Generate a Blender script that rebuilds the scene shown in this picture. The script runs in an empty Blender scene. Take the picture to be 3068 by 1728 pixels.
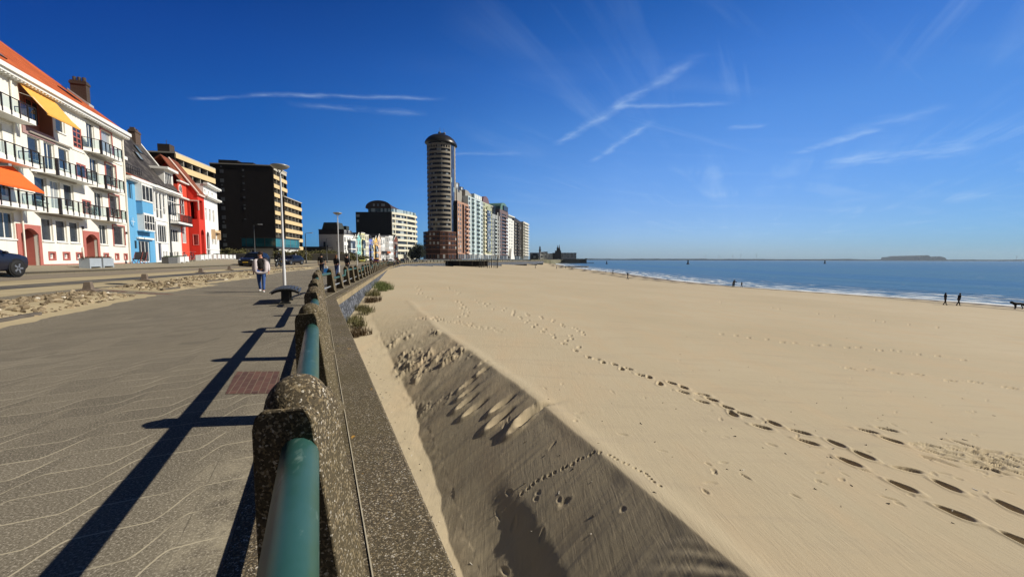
import bpy, bmesh, math, random
import numpy as np
from mathutils import Vector, Matrix
R=math.radians
scene=bpy.context.scene
COL=scene.collection
# ---------------------------------------------------------------- camera
cam_d=bpy.data.cameras.new('camera'); cam=bpy.data.objects.new('camera',cam_d); COL.objects.link(cam)
cam_d.sensor_width=36; cam_d.lens=14.0; cam_d.clip_start=.05; cam_d.clip_end=40000
cam.matrix_world=Matrix.Translation((0,0,1.4))@Matrix.Rotation(R(90-4.17),4,'X')@Matrix.Rotation(R(.15),4,'Z')
scene.camera=cam
# ---------------------------------------------------------------- sun and sky
SUN_EL=36.9; SUN_AZ=84.0          # azimuth from +Y towards +X
scene.view_settings.view_transform='Standard'; scene.view_settings.look='None'
scene.view_settings.gamma=1; scene.view_settings.exposure=.25
sun_d=bpy.data.lights.new('sun','SUN'); sun=bpy.data.objects.new('sun',sun_d); COL.objects.link(sun)
sun_d.energy=4.9; sun_d.angle=R(.5); sun_d.color=(1,.935,.80)
sd=Vector((math.cos(R(SUN_EL))*math.sin(R(SUN_AZ)),math.cos(R(SUN_EL))*math.cos(R(SUN_AZ)),math.sin(R(SUN_EL))))
sun.rotation_euler=sd.to_track_quat('Z','Y').to_euler(); sun.location=(60,10,60)
world=bpy.data.worlds.new('World'); scene.world=world; world.use_nodes=True
def build_sky():
    nt=world.node_tree; N=nt.nodes; L=nt.links; N.clear()
    out=N.new('ShaderNodeOutputWorld'); bg=N.new('ShaderNodeBackground'); bg.inputs[1].default_value=.15
    sky=N.new('ShaderNodeTexSky'); sky.sky_type='NISHITA'; sky.sun_disc=False
    sky.sun_elevation=R(SUN_EL); sky.sun_rotation=R(SUN_AZ); sky.altitude=0
    sky.air_density=1.0; sky.dust_density=.35; sky.ozone_density=4.0
    hs=N.new('ShaderNodeHueSaturation'); hs.inputs['Saturation'].default_value=1.2
    L.new(sky.outputs[0],hs.inputs['Color'])
    # thin cirrus and old contrails on a flat layer high above the coast (p = direction / height)
    tc=N.new('ShaderNodeTexCoord'); sp=N.new('ShaderNodeSeparateXYZ'); L.new(tc.outputs['Generated'],sp.inputs[0])
    def M(op,a,b=None,c=None,clamp=False):
        n=N.new('ShaderNodeMath'); n.operation=op; n.use_clamp=clamp
        for i,v in enumerate((a,b,c)):
            if v is None: continue
            if isinstance(v,(int,float)): n.inputs[i].default_value=v
            else: L.new(v,n.inputs[i])
        return n.outputs[0]
    # deepen the blue away from the sun and towards the zenith (clear, dry, polarised March sky); dim its unseen zenith and rear to cut fill
    def ramp(fac,stops):
        n=N.new('ShaderNodeValToRGB'); cr=n.color_ramp; cr.interpolation='LINEAR'
        while len(cr.elements)<len(stops): cr.elements.new(.5)
        for e,(p,c) in zip(cr.elements,stops): e.position=p; e.color=(*c,1)
        L.new(fac,n.inputs[0]); return n.outputs[0]
    def mul(a,b):
        n=N.new('ShaderNodeMix'); n.data_type='RGBA'; n.blend_type='MULTIPLY'; n.inputs[0].default_value=1
        L.new(a,n.inputs[6]); L.new(b,n.inputs[7]); return n.outputs[2]
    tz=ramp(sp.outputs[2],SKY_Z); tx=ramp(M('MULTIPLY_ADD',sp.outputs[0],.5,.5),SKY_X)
    ty=ramp(M('MULTIPLY_ADD',sp.outputs[1],.5,.5),[(0,(.10,.11,.13)),(.42,(.16,.17,.2)),(.56,(.8,.82,.84)),(.64,(1,1,1)),(1,(1,1,1))])  # sky behind the camera, out of view, dimmed to lower the fill light
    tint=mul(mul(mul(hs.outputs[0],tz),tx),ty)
    zc=M('MAXIMUM',sp.outputs[2],.02)
    px=M('DIVIDE',sp.outputs[0],zc); py=M('DIVIDE',sp.outputs[1],zc)
    cb=N.new('ShaderNodeCombineXYZ'); L.new(px,cb.inputs[0]); L.new(py,cb.inputs[1])
    def noise(vec,scale,detail=4,rough=.6,dist=0):
        n=N.new('ShaderNodeTexNoise'); n.inputs['Scale'].default_value=scale; n.inputs['Detail'].default_value=detail
        n.inputs['Roughness'].default_value=rough; n.inputs['Distortion'].default_value=dist
        L.new(vec,n.inputs['Vector']); return n.outputs[0]
    def mapped(rot,sx,sy,ox=0,oy=0):
        m=N.new('ShaderNodeMapping'); m.vector_type='TEXTURE'
        m.inputs['Rotation'].default_value=(0,0,rot); m.inputs['Scale'].default_value=(sx,sy,1); m.inputs['Location'].default_value=(ox,oy,0)
        L.new(cb.outputs[0],m.inputs[0]); return m.outputs[0]
    wob=noise(cb.outputs[0],1.3,3)
    wob2=noise(cb.outputs[0],5,3)
    brk=M('MULTIPLY_ADD',noise(cb.outputs[0],3.4,4,.65),2.6,-.75,True)
    total=None
    for (x0,y0,x1,y1,w,amp) in TRAILS:
        dx,dy=x1-x0,y1-y0; l=math.hypot(dx,dy); ux,uy=dx/l,dy/l
        ax=M('SUBTRACT',px,x0); ay=M('SUBTRACT',py,y0)
        t=M('DIVIDE',M('ADD',M('MULTIPLY',ax,ux),M('MULTIPLY',ay,uy)),l)
        d=M('ADD',M('MULTIPLY',ax,-uy),M('MULTIPLY',ay,ux))
        d=M('ADD',d,M('MULTIPLY',M('SUBTRACT',wob2,.5),w*1.6))
        g=M('MULTIPLY',M('SUBTRACT',1,M('DIVIDE',M('ABSOLUTE',d),w),None,True),1.0)
        g=M('POWER',g,1.5)
        e=M('MULTIPLY',M('MULTIPLY',t,6,None,True),M('MULTIPLY',M('SUBTRACT',1,t),6,None,True),None,True)
        g=M('MULTIPLY',M('MULTIPLY',g,e),amp)
        g=M('MULTIPLY',g,brk)
        total=g if total is None else M('ADD',total,g)
    # wide soft streaks
    s1=noise(mapped(R(34),6.0,.7),1,8,.62,.7); s2=noise(mapped(R(8),7.0,.8,3,1),1,6,.55,.5); mk=noise(cb.outputs[0],.35,2)
    st=M('MULTIPLY',M('MULTIPLY_ADD',s1,2.4,-1.3,True),M('MULTIPLY_ADD',mk,3,-1.15,True))
    st2=M('MULTIPLY',M('MULTIPLY_ADD',s2,2.4,-1.3,True),M('MULTIPLY_ADD',wob,2.2,-.75,True))
    s3=noise(mapped(R(58),5.0,.5,2,5),1,8,.62,.8); mk3=noise(cb.outputs[0],.5,3); st3=M('MULTIPLY',M('MULTIPLY_ADD',s3,2.6,-1.28,True),M('MULTIPLY_ADD',mk3,4,-1.7,True))
    total=M('ADD',total,M('MULTIPLY',M('ADD',M('ADD',M('MULTIPLY',st,.75),M('MULTIPLY',st3,.55)),M('MULTIPLY',st2,.4)),M('MULTIPLY_ADD',sp.outputs[0],1.3,.42,True)))
    total=M('MULTIPLY',total,M('MULTIPLY',sp.outputs[2],9,None,True),None,True)
    if NOCLOUD: total=M("MULTIPLY",total,0)
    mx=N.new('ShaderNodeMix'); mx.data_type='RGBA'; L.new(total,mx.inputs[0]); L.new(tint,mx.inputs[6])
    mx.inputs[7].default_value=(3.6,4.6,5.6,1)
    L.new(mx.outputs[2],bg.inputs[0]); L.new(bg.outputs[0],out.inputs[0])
SKY_Z=[(0, (0.297, 0.437, 0.758)), (0.05, (0.379, 0.487, 0.758)), (0.1, (0.453, 0.527, 0.751)), (0.2, (0.526, 0.602, 0.794)), (0.3, (0.463, 0.597, 0.796)), (0.4, (0.309, 0.501, 0.757)), (0.5, (0.156, 0.376, 0.633)), (0.62, (0.084, 0.242, 0.468)), (0.8, (0.037, 0.099, 0.175)), (1, (0.028, 0.077, 0.14))]  # last stops darken the unseen zenith to lower the fill light
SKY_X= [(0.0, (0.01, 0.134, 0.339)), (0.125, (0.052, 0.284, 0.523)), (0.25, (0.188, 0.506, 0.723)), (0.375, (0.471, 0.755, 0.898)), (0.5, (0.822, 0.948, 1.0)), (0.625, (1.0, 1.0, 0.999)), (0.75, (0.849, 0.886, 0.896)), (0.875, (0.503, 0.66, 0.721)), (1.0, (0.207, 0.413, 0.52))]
TRAILS=[(.36,3.64,.94,1.99,.075,.34),(.81,4.22,1.02,2.92,.07,.3),(.6,2.69,1.43,2.64,.06,.28),(-2.05,2.59,-1.43,2.51,.04,.25),(-1.68,2.51,-.4,2.57,.05,.26),(-1.47,2.66,-.58,2.84,.08,.2),(-.79,3.89,.12,3.84,.1,.15),(1.62,3.09,1.91,3.07,.08,.3),(2.64,3.86,2.82,3.1,.14,.34),(2.63,3.25,2.83,2.63,.2,.22),(3.2,4.2,4.2,3.6,.5,.3)]; NOCLOUD=False

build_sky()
# ================================================================ helpers
MATS={}
class NB:
    """small node builder"""
    def __init__(s,name):
        m=bpy.data.materials.new(name); m.use_nodes=True; s.m=m; s.nt=m.node_tree; s.N=s.nt.nodes; s.L=s.nt.links
        s.bsdf=s.N['Principled BSDF']; s._tc=None
    def inp(s,n,i,v):
        if v is None: return
        if hasattr(v,'is_linked') or isinstance(v,bpy.types.NodeSocket): s.L.new(v,n.inputs[i])
        else:
            if isinstance(v,(tuple,list)) and len(v)==3 and n.inputs[i].type=='RGBA': v=(*v,1)
            n.inputs[i].default_value=v
    def tc(s,k='Object'):
        if s._tc is None: s._tc=s.N.new('ShaderNodeTexCoord')
        return s._tc.outputs[k]
    def pos(s): return s.N.new('ShaderNodeNewGeometry').outputs['Position']
    def math(s,op,a,b=None,c=None,clamp=False):
        n=s.N.new('ShaderNodeMath'); n.operation=op; n.use_clamp=clamp
        for i,v in enumerate((a,b,c)): s.inp(n,i,v)
        return n.outputs[0]
    def noise(s,vec,scale,detail=3,rough=.55,dist=0):
        n=s.N.new('ShaderNodeTexNoise'); s.inp(n,'Vector',vec); s.inp(n,'Scale',scale); s.inp(n,'Detail',detail); s.inp(n,'Roughness',rough); s.inp(n,'Distortion',dist)
        return n.outputs[0]
    def voro(s,vec,scale,out='Distance',feat='F1'):
        n=s.N.new('ShaderNodeTexVoronoi'); n.feature=feat; s.inp(n,'Vector',vec); s.inp(n,'Scale',scale); return n.outputs[out]
    def mapping(s,vec,scale=(1,1,1),rot=(0,0,0),loc=(0,0,0)):
        n=s.N.new('ShaderNodeMapping'); s.inp(n,0,vec); n.inputs['Scale'].default_value=scale; n.inputs['Rotation'].default_value=rot; n.inputs['Location'].default_value=loc
        return n.outputs[0]
    def sep(s,vec):
        n=s.N.new('ShaderNodeSeparateXYZ'); s.inp(n,0,vec); return n.outputs
    def comb(s,x,y,z=0):
        n=s.N.new('ShaderNodeCombineXYZ'); s.inp(n,0,x); s.inp(n,1,y); s.inp(n,2,z); return n.outputs[0]
    def ramp(s,fac,stops,interp='LINEAR'):
        n=s.N.new('ShaderNodeValToRGB'); cr=n.color_ramp; cr.interpolation=interp
        while len(cr.elements)<len(stops): cr.elements.new(.5)
        for e,(p,c) in zip(cr.elements,stops):
            e.position=p; e.color=(*c,1) if isinstance(c,(tuple,list)) else (c,c,c,1)
        s.inp(n,0,fac); return n.outputs[0]
    def mix(s,f,a,b,mode='MIX'):
        n=s.N.new('ShaderNodeMix'); n.data_type='RGBA'; n.blend_type=mode; s.inp(n,0,f); s.inp(n,6,a); s.inp(n,7,b); return n.outputs[2]
    def attr(s,name,out='Fac'):
        n=s.N.new('ShaderNodeAttribute'); n.attribute_name=name; return n.outputs[out]
    def rnd(s): return s.N.new('ShaderNodeObjectInfo').outputs['Random']
    def bump(s,h,strength=.5,dist=.02,prev=None):
        n=s.N.new('ShaderNodeBump'); s.inp(n,'Height',h); s.inp(n,'Strength',strength); s.inp(n,'Distance',dist)
        if prev is not None: s.inp(n,'Normal',prev)
        s.L.new(n.outputs[0],s.bsdf.inputs['Normal']); return n.outputs[0]
    def set(s,**k):
        for a,v in k.items():
            nm={'col':'Base Color','rough':'Roughness','metal':'Metallic','spec':'Specular IOR Level','alpha':'Alpha','coat':'Coat Weight','trans':'Transmission Weight','emit':'Emission Color','emits':'Emission Strength'}[a]
            s.inp(s.bsdf,nm,v)
        return s
def cmul(c,k): return tuple(min(1,x*k) for x in c)
def plain(name,col,rough=.75,var=.1,scale=3.0,bump=0,bscale=40,metal=0,spec=.4,coat=0):
    if name in MATS: return MATS[name]
    b=NB(name); v=b.tc()
    n=b.noise(v,scale,4,.6)
    b.set(col=b.mix(b.ramp(n,[(.3,0),(.7,1)]),cmul(col,1-var),cmul(col,1+var)),rough=rough,metal=metal,spec=spec,coat=coat)
    if bump: b.bump(b.noise(v,bscale,3),bump,.02)
    MATS[name]=b.m; return b.m
def stucco(name,col,var=.07):
    """painted render: slight grain, drips and soiling with a shape of their own"""
    if name in MATS: return MATS[name]
    b=NB(name); v=b.tc()
    streak=b.noise(b.mapping(v,(2.2,2.2,.22)),1,4,.6); grain=b.noise(v,18,3)
    c=b.mix(b.ramp(streak,[(.38,0),(.72,1)]),cmul(col,1+var*.4),cmul(col,1-var*1.6))
    c=b.mix(b.math('MULTIPLY',grain,.25),c,cmul(col,1-var*2))
    b.set(col=c,rough=.85,spec=.25); b.bump(grain,.25,.01); MATS[name]=b.m; return b.m
def brick(name,c1,c2,mortar,bw=.22,bh=.065,ms=.012):
    if name in MATS: return MATS[name]
    b=NB(name); p=b.sep(b.tc()); n=b.N.new('ShaderNodeTexBrick')
    b.inp(n,'Vector',b.comb(b.math('ADD',p[0],p[1]),p[2])); b.inp(n,'Color1',c1); b.inp(n,'Color2',c2); b.inp(n,'Mortar',mortar)
    b.inp(n,'Scale',1.0); b.inp(n,'Mortar Size',ms); b.inp(n,'Brick Width',bw); b.inp(n,'Row Height',bh)
    b.set(col=b.mix(b.math('MULTIPLY',b.noise(b.tc(),.5,3),.5),n.outputs[0],cmul(c1,.6)),rough=.9,spec=.2)
    MATS[name]=b.m; return b.m
def tiles(name,c1,c2,tw=.24,th=.3):
    """pantiles: rolls across, courses up the slope"""
    if name in MATS: return MATS[name]
    b=NB(name); p=b.sep(b.tc()); n=b.N.new('ShaderNodeTexBrick'); n.offset=0
    up=b.math('MULTIPLY',p[2],1.25)
    b.inp(n,'Vector',b.comb(p[0],up)); b.inp(n,'Color1',c1); b.inp(n,'Color2',c2); b.inp(n,'Mortar',cmul(c1,.35))
    b.inp(n,'Scale',1.0); b.inp(n,'Mortar Size',.018); b.inp(n,'Brick Width',tw); b.inp(n,'Row Height',th); b.inp(n,'Mortar Smooth',.6)
    roll=b.math('SINE',b.math('MULTIPLY',p[0],2*math.pi/tw)); crs=b.math('FRACT',b.math('DIVIDE',up,th))
    h=b.math('ADD',b.math('MULTIPLY',roll,.4),b.math('MULTIPLY',crs,-.6))
    c=b.mix(b.ramp(b.noise(b.tc(),.8,4),[(.35,0),(.7,1)]),n.outputs[0],cmul(c1,.62))
    b.set(col=c,rough=.75,spec=.3); b.bump(h,.9,.06); MATS[name]=b.m; return b.m
def pane_mat(name,dark=(.012,.016,.022),light=(.32,.34,.35),p=.72,rough=.06):
    """window glass: mostly dark room behind, some with blinds or curtains, each pane by its own random number"""
    if name in MATS: return MATS[name]
    b=NB(name); r=b.rnd(); v=b.sep(b.tc())
    blind=b.math('GREATER_THAN',b.math('FRACT',b.math('MULTIPLY',r,7.31)),p)
    fold=b.math('MULTIPLY_ADD',b.noise(b.mapping(b.tc(),(9,1,1.2)),1,2),.5,.7)
    lc=b.mix(1,light,fold,'MULTIPLY') if False else light
    dk=b.mix(b.noise(b.tc(),1.7,3),dark,cmul(dark,3.2))
    b.set(col=b.mix(blind,dk,lc),rough=rough,spec=.6); MATS[name]=b.m; return b.m
def glassy(name,tint=(.75,.85,.85),a=.3):
    """clear railing glass"""
    if name in MATS: return MATS[name]
    b=NB(name); t=b.N.new('ShaderNodeBsdfTransparent'); t.inputs[0].default_value=(*tint,1)
    g=b.N.new('ShaderNodeBsdfGlossy'); g.inputs['Roughness'].default_value=.03; mx=b.N.new('ShaderNodeMixShader')
    f=b.N.new('ShaderNodeFresnel'); f.inputs[0].default_value=1.5
    b.L.new(b.math('MULTIPLY_ADD',f.outputs[0],.9,.05,True),mx.inputs[0]); b.L.new(t.outputs[0],mx.inputs[1]); b.L.new(g.outputs[0],mx.inputs[2])
    b.L.new(mx.outputs[0],b.N['Material Output'].inputs[0]); MATS[name]=b.m; return b.m

ZB={}          # base height of each thing's Empty: builders below work with absolute heights
def thing(name,label,cat,loc=(0,0,0),rotz=0,group=None):
    o=bpy.data.objects.new(name,None); COL.objects.link(o); o.location=loc; o.rotation_euler=(0,0,rotz); o.empty_display_size=.2
    o['label']=label; o['category']=cat
    if group: o['group']=group
    return o
def tag(o,label,cat,group=None,kind=None):
    o['label']=label; o['category']=cat
    if group: o['group']=group
    if kind: o['kind']=kind
    return o
class MB:
    def __init__(s,dz=0): s.v=[]; s.f=[]; s.mi=[]; s.sm=[]; s.dz=dz; s.k=0; s.smooth=False
    def add(s,vs,fs,smooth=None):
        b=len(s.v); s.v+= [tuple(p) for p in vs]
        for f in fs: s.f.append([b+i for i in f]); s.mi.append(s.k); s.sm.append(s.smooth if smooth is None else smooth)
        return s
    def quad(s,a,b,c,d): return s.add([a,b,c,d],[(0,1,2,3)])
    def box(s,x0,x1,y0,y1,z0,z1):
        x0,x1=sorted((x0,x1)); y0,y1=sorted((y0,y1)); z0,z1=sorted((z0,z1))
        return s.add([(x0,y0,z0),(x1,y0,z0),(x1,y1,z0),(x0,y1,z0),(x0,y0,z1),(x1,y0,z1),(x1,y1,z1),(x0,y1,z1)],[(0,3,2,1),(4,5,6,7),(0,1,5,4),(1,2,6,5),(2,3,7,6),(3,0,4,7)])
    def prism(s,poly,lo,hi,axis='y'):
        n=len(poly); m={'x':lambda p,t:(t,p[0],p[1]),'y':lambda p,t:(p[0],t,p[1]),'z':lambda p,t:(p[0],p[1],t)}[axis]
        a=sum(poly[i][0]*poly[(i+1)%n][1]-poly[(i+1)%n][0]*poly[i][1] for i in range(n))
        if (a<0)!=(axis=='y'): poly=poly[::-1]
        vs=[m(p,lo) for p in poly]+[m(p,hi) for p in poly]
        fs=[tuple(range(n))[::-1],tuple(range(n,2*n))]+[(i,(i+1)%n,n+(i+1)%n,n+i) for i in range(n)]
        return s.add(vs,fs)
    def tube(s,path,r,n=8,caps=True):
        path=[Vector(p) for p in path]; rs=r if isinstance(r,(list,tuple)) else [r]*len(path)
        vs=[]; up=None
        for i,p in enumerate(path):
            t=(path[min(i+1,len(path)-1)]-path[max(i-1,0)]).normalized()
            if up is None: up=Vector((0,0,1)) if abs(t.z)<.9 else Vector((0,1,0))
            a=t.cross(up).normalized(); b=a.cross(t).normalized(); up=b
            for k in range(n):
                w=2*math.pi*k/n; vs.append(p+(a*math.cos(w)+b*math.sin(w))*rs[i])
        fs=[]
        for i in range(len(path)-1):
            for k in range(n): fs.append((i*n+k,i*n+(k+1)%n,(i+1)*n+(k+1)%n,(i+1)*n+k))
        s.add(vs,fs,True)
        if caps: s.add(vs[:n],[tuple(range(n))],False); s.add(vs[-n:],[tuple(range(n))[::-1]],False)
        return s
    def lathe(s,prof,c=(0,0,0),n=16,smooth=True):
        vs=[(c[0]+r*math.cos(2*math.pi*k/n),c[1]+r*math.sin(2*math.pi*k/n),c[2]+z) for r,z in prof for k in range(n)]
        fs=[(i*n+k,i*n+(k+1)%n,(i+1)*n+(k+1)%n,(i+1)*n+k) for i in range(len(prof)-1) for k in range(n)]
        s.add(vs,fs,smooth)
        for i,rev in ((0,True),(len(prof)-1,False)):
            if prof[i][0]>1e-4:
                f=tuple(range(n)); s.add(vs[i*n:(i+1)*n],[f[::-1] if rev else f],False)
        return s
    def ball(s,c,rx,ry=None,rz=None,n=10,m=7):
        ry=ry or rx; rz=rz or rx
        vs=[(c[0]+rx*math.sin(math.pi*i/m)*math.cos(2*math.pi*k/n),c[1]+ry*math.sin(math.pi*i/m)*math.sin(2*math.pi*k/n),c[2]-rz*math.cos(math.pi*i/m)) for i in range(m+1) for k in range(n)]
        return s.add(vs,[(i*n+k,i*n+(k+1)%n,(i+1)*n+(k+1)%n,(i+1)*n+k) for i in range(m) for k in range(n)],True)
    def xf(s,M,start=0):
        for i in range(start,len(s.v)): s.v[i]=tuple(M@Vector(s.v[i]))
        return s
    def build(s,name,mats,parent=None,loc=None,bevel=0):
        me=bpy.data.meshes.new(name); me.from_pydata([(x,y,z-s.dz) for x,y,z in s.v],[],s.f)
        mats=mats if isinstance(mats,(list,tuple)) else [mats]
        for m in mats: me.materials.append(m)
        if len(mats)>1: me.polygons.foreach_set('material_index',s.mi)
        me.polygons.foreach_set('use_smooth',s.sm); me.update()
        return link(name,me,parent,loc,bevel)
def link(name,me,parent=None,loc=None,bevel=0):
    o=bpy.data.objects.new(name,me); COL.objects.link(o)
    if parent is not None: o.parent=parent
    if loc is not None: o.location=loc
    if bevel:
        md=o.modifiers.new('bevel','BEVEL'); md.width=bevel; md.segments=2; md.limit_method='ANGLE'
    return o
def copy_tree(o,parent=None):
    c=o.copy(); COL.objects.link(c); c.parent=parent
    for ch in list(o.children): copy_tree(ch,c)
    return c
def pm(name,me_v,faces,mat,smooth=False,kind=None,attrs=None):
    """fast mesh from numpy arrays of verts (n,3) and quads (m,4)"""
    me=bpy.data.meshes.new(name); nv,nf=len(me_v),len(faces)
    me.vertices.add(nv); me.vertices.foreach_set('co',np.asarray(me_v,np.float32).ravel())
    me.loops.add(nf*4); me.loops.foreach_set('vertex_index',np.asarray(faces,np.int32).ravel())
    me.polygons.add(nf); me.polygons.foreach_set('loop_start',np.arange(0,nf*4,4,dtype=np.int32)); me.polygons.foreach_set('loop_total',np.full(nf,4,np.int32))
    me.polygons.foreach_set('use_smooth',np.full(nf,smooth))
    for k,a in (attrs or {}).items():
        at=me.attributes.new(k,'FLOAT','POINT'); at.data.foreach_set('value',np.asarray(a,np.float32).ravel())
    me.materials.append(mat); me.update(calc_edges=True); me.validate()
    o=link(name,me)
    if kind: o['kind']=kind
    return o
def grid_faces(nr,nc):
    i=np.arange(nr-1)[:,None]*nc+np.arange(nc-1)[None,:]
    return np.stack([i,i+1,i+1+nc,i+nc],-1).reshape(-1,4)
# ================================================================ the lie of the land
def sst(a,b,x):
    t=np.clip((x-a)/(b-a),0,1); return t*t*(3-2*t)
RAIL=[(3.44,-7.27),(-6.83,13.95),(-22.2,70),(-38.2,137),(-37,165),(-26,215),(14,345),(45,500),(60,900)]
RX=np.array([p[0] for p in RAIL]); RY=np.array([p[1] for p in RAIL])
def railx(y): return np.interp(y,RY,RX)
def gz(x,y):
    q=(railx(y)-x)*.93
    return .85*sst(5,19,q)+.35*sst(36,48,y)*(1-sst(78,100,y))*sst(15,19,q)
SHX=np.array([72,70,66.9,62.5,57,52,48.5,49.0,50,48,47,60,80]); SHY=np.array([0,40,58,68,80,92.4,116,140,186,227,319,500,900])
ZS=-4.7
def shorex(y): return np.interp(y,SHY,SHX)
def zwall(y): return np.interp(y,[0,14,40,70,140,190,350,900],[-1.02,-1.0,-.75,-.35,-.9,-1.7,-2.2,-2.5])
ND=np.array([-.4357,.9001]); NR=np.array([.9001,.4357])
def sa(x,y):
    dx,dy=x+.70,y-1.29; return dx*ND[0]+dy*ND[1],dx*NR[0]+dy*NR[1]
def hsh(i,j,k=0):
    n=np.sin(i*127.1+j*311.7+k*74.7)*43758.5453; return n-np.floor(n)
def vnoise(x,y,k=0):
    xi,yi=np.floor(x),np.floor(y); u,v=x-xi,y-yi; u=u*u*(3-2*u); v=v*v*(3-2*v)
    return (hsh(xi,yi,k)*(1-u)+hsh(xi+1,yi,k)*u)*(1-v)+(hsh(xi,yi+1,k)*(1-u)+hsh(xi+1,yi+1,k)*u)*v
def fbm(x,y,k=0,o=4):
    s=0;a=.5
    for i in range(o): s=s+a*vnoise(x,y,k+i); x=x*2.03+13.1; y=y*2.03+7.7; a*=.5
    return s
def beach0(x,y):
    """beach without footprints"""
    xw=railx(y)+.6; xs=shorex(y); t=(x-xw)/(xs-xw)
    z=zwall(y)+(ZS-zwall(y))*t
    z=z+.10*(fbm(x*.09,y*.05,3,3)-.45)*sst(0,.06,t)*(1-sst(.85,1,t))
    # small berm above the waterline
    ds=xs-x+1.5*(fbm(x*.05,y*.05,9,2)-.5); z=z+.05*np.exp(-((ds-14)/2.6)**2)-.05*sst(13.2,11.0,ds)*sst(0,8,ds)
    # blown hollow along the foot of the wall with its slip face
    s,a=sa(x,y)
    ar=np.interp(s,[-4,.4,2.6,5.8,9,13.4,16,22],[3.05,3.18,3.36,3.7,3.82,3.95,4.15,4.6])+.10*(vnoise(s*.55,s*0+2)-.5)
    af=.16*(fbm(s*2.3,s*0+9,63,3)-.45)+np.interp(s,[-4,1,3.8,5.4,8.3,12.2,16,22],[1.22,1.38,1.58,1.76,2.05,2.1,2.1,2.2])
    dep=np.interp(s,[-4,2,7,11,14,17.5,24],[1.32,1.27,1.12,.82,.45,.16,0])
    wob=(fbm(s*1.1,a*.55,5,3)-.45)
    t=np.clip((ar-a+.07*wob)/(ar-af),-1,2)
    prof=np.clip(t,0,1)**1.10
    prof=prof+(1-sst(2.6,4.4,s))*(.055*sst(.52,.72,t+.08*wob)-.055*sst(.78,1.12,t))
    lip=.02*np.exp(-((t+.05)/.09)**2)*(dep>0.05)
    z=z-dep*prof+lip
    z=z+np.where(a<af+.3,.05*sst(af,.6,a),0)*(dep>.02)
    z=z+np.where(a<af+.2,.022*(fbm(s*5,a*5,77,4)-.45),0)*(s<18)
    slip=sst(-.02,.10,t)*sst(1.12,.92,t)*sst(.03,.25,dep)
    z=z+slip*(.016*(fbm(s*13,a*1.1,21,3)-.45)+.05*(fbm(s*2.2+a*.35,a*.5,25,2)-.4))                     # fine avalanche flutes down the face
    z=z+slip*sst(1.3,.3,s)*sst(.62,.3,t)*.010*np.sin((a*.8+s*.55+.25*vnoise(s*2,a*2,5))*2*math.pi/.13)
    dis=slip*sst(6.3,8.8,s+.8*wob)*sst(15.2,12.2,s)               # crumbled crust
    u_=s*.93-a*.36; w_=a*.93+s*.36
    cr=fbm(u_*4.2,w_*1.5,31,4); cr2=fbm(u_*9,w_*4.5,37,3)
    cr3=fbm(s*1.4,a*1.2,47,3)
    z=z+dis*(.06*(cr-.45)+sst(.36,.56,cr3)*(.065*sst(.47,.53,cr)*sst(.30,.6,cr2)+.04*sst(.50,.55,cr2)))
    return z,slip,dis
# ================================================================ beach and sea
PRINTS=[(2.17,11.13),(2.35,10.92),(2.46,10.57),(2.72,10.4),(2.78,9.92),(2.97,9.99),(3.09,9.41),(3.25,9.27),(3.31,8.73),(3.61,8.84),(3.75,8.54),(3.59,8.18),(3.94,8.07),(3.98,7.76),(3.71,7.6),(4.06,7.32),(3.97,6.98),(4.17,6.99),(4.13,6.41),(4.47,6.62),(4.67,6.27),(4.5,5.88),(4.94,5.89),(5.03,5.51),(4.62,5.27),(5.28,5.13),(4.76,4.67),(5.38,4.74),(4.82,4.14),(5.65,4.33),(5.0,3.7),(5.95,6.48),(6.4,6.61),(6.02,6.13)]
PATHS=[[(-7.0,39.3),(-5.0,33.3),(-3.6,28.5),(-2.46,25.7),(-1.56,24.48),(-1.09,23.4)],[(-.78,22.53),(.06,20.8),(.87,19.77),(1.69,18.69),(1.95,18.07),(2.05,17.11),(2.41,16.48),(2.84,15.65)],[(-2.21,25.44),(-1.63,22.44),(-.93,21.39),(-.42,20.61),(.17,19.29),(.54,18.27),(.93,16.74),(1.15,15.67),(1.41,14.64),(1.6,14.03),(1.86,12.94),(2.07,12.61),(2.06,11.67)],[(-4.34,26.27),(-3.57,25.1),(-2.93,22.43),(-2.53,20.97),(-2.24,19.24),(-2.28,17.85)],[(-9.42,36.15),(-8.56,35.2),(-7.14,30.61),(-6.51,27.72),(-5.93,27.3),(-4.91,24.91)],[(2.81,15.52),(2.24,14.41),(1.91,13.56)],[(9.9,11.6),(11.3,11.0),(12.6,10.2),(14.0,9.6)],[(18,34),(21,30),(22,26),(25,23)],[(9,17),(11,15.5),(14,15),(16,13.6)]]
PAWS=[[(1.19,5.18),(1.06,5.22),(.85,5.22),(.66,5.21),(.43,5.21),(.28,5.19),(.11,5.14)],[(1.3,5.1),(1.49,4.85),(1.64,4.63),(1.67,4.42),(1.74,4.39)],[(-1.54,11.61),(-1.76,11.28),(-1.95,10.74),(-2.04,10.56)]]
SCOOPS=[(.41,6.91,1.),(.22,6.72,.85),(-.18,7.16,.85),(-.15,7.62,.8),(-.72,7.96,.8),(-.93,8.35,.75),(-.95,8.78,.7),(-1.0,9.19,.7),(-.64,9.51,.6),(-.7,9.95,.5),(-1.07,10.76,.4)]
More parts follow.
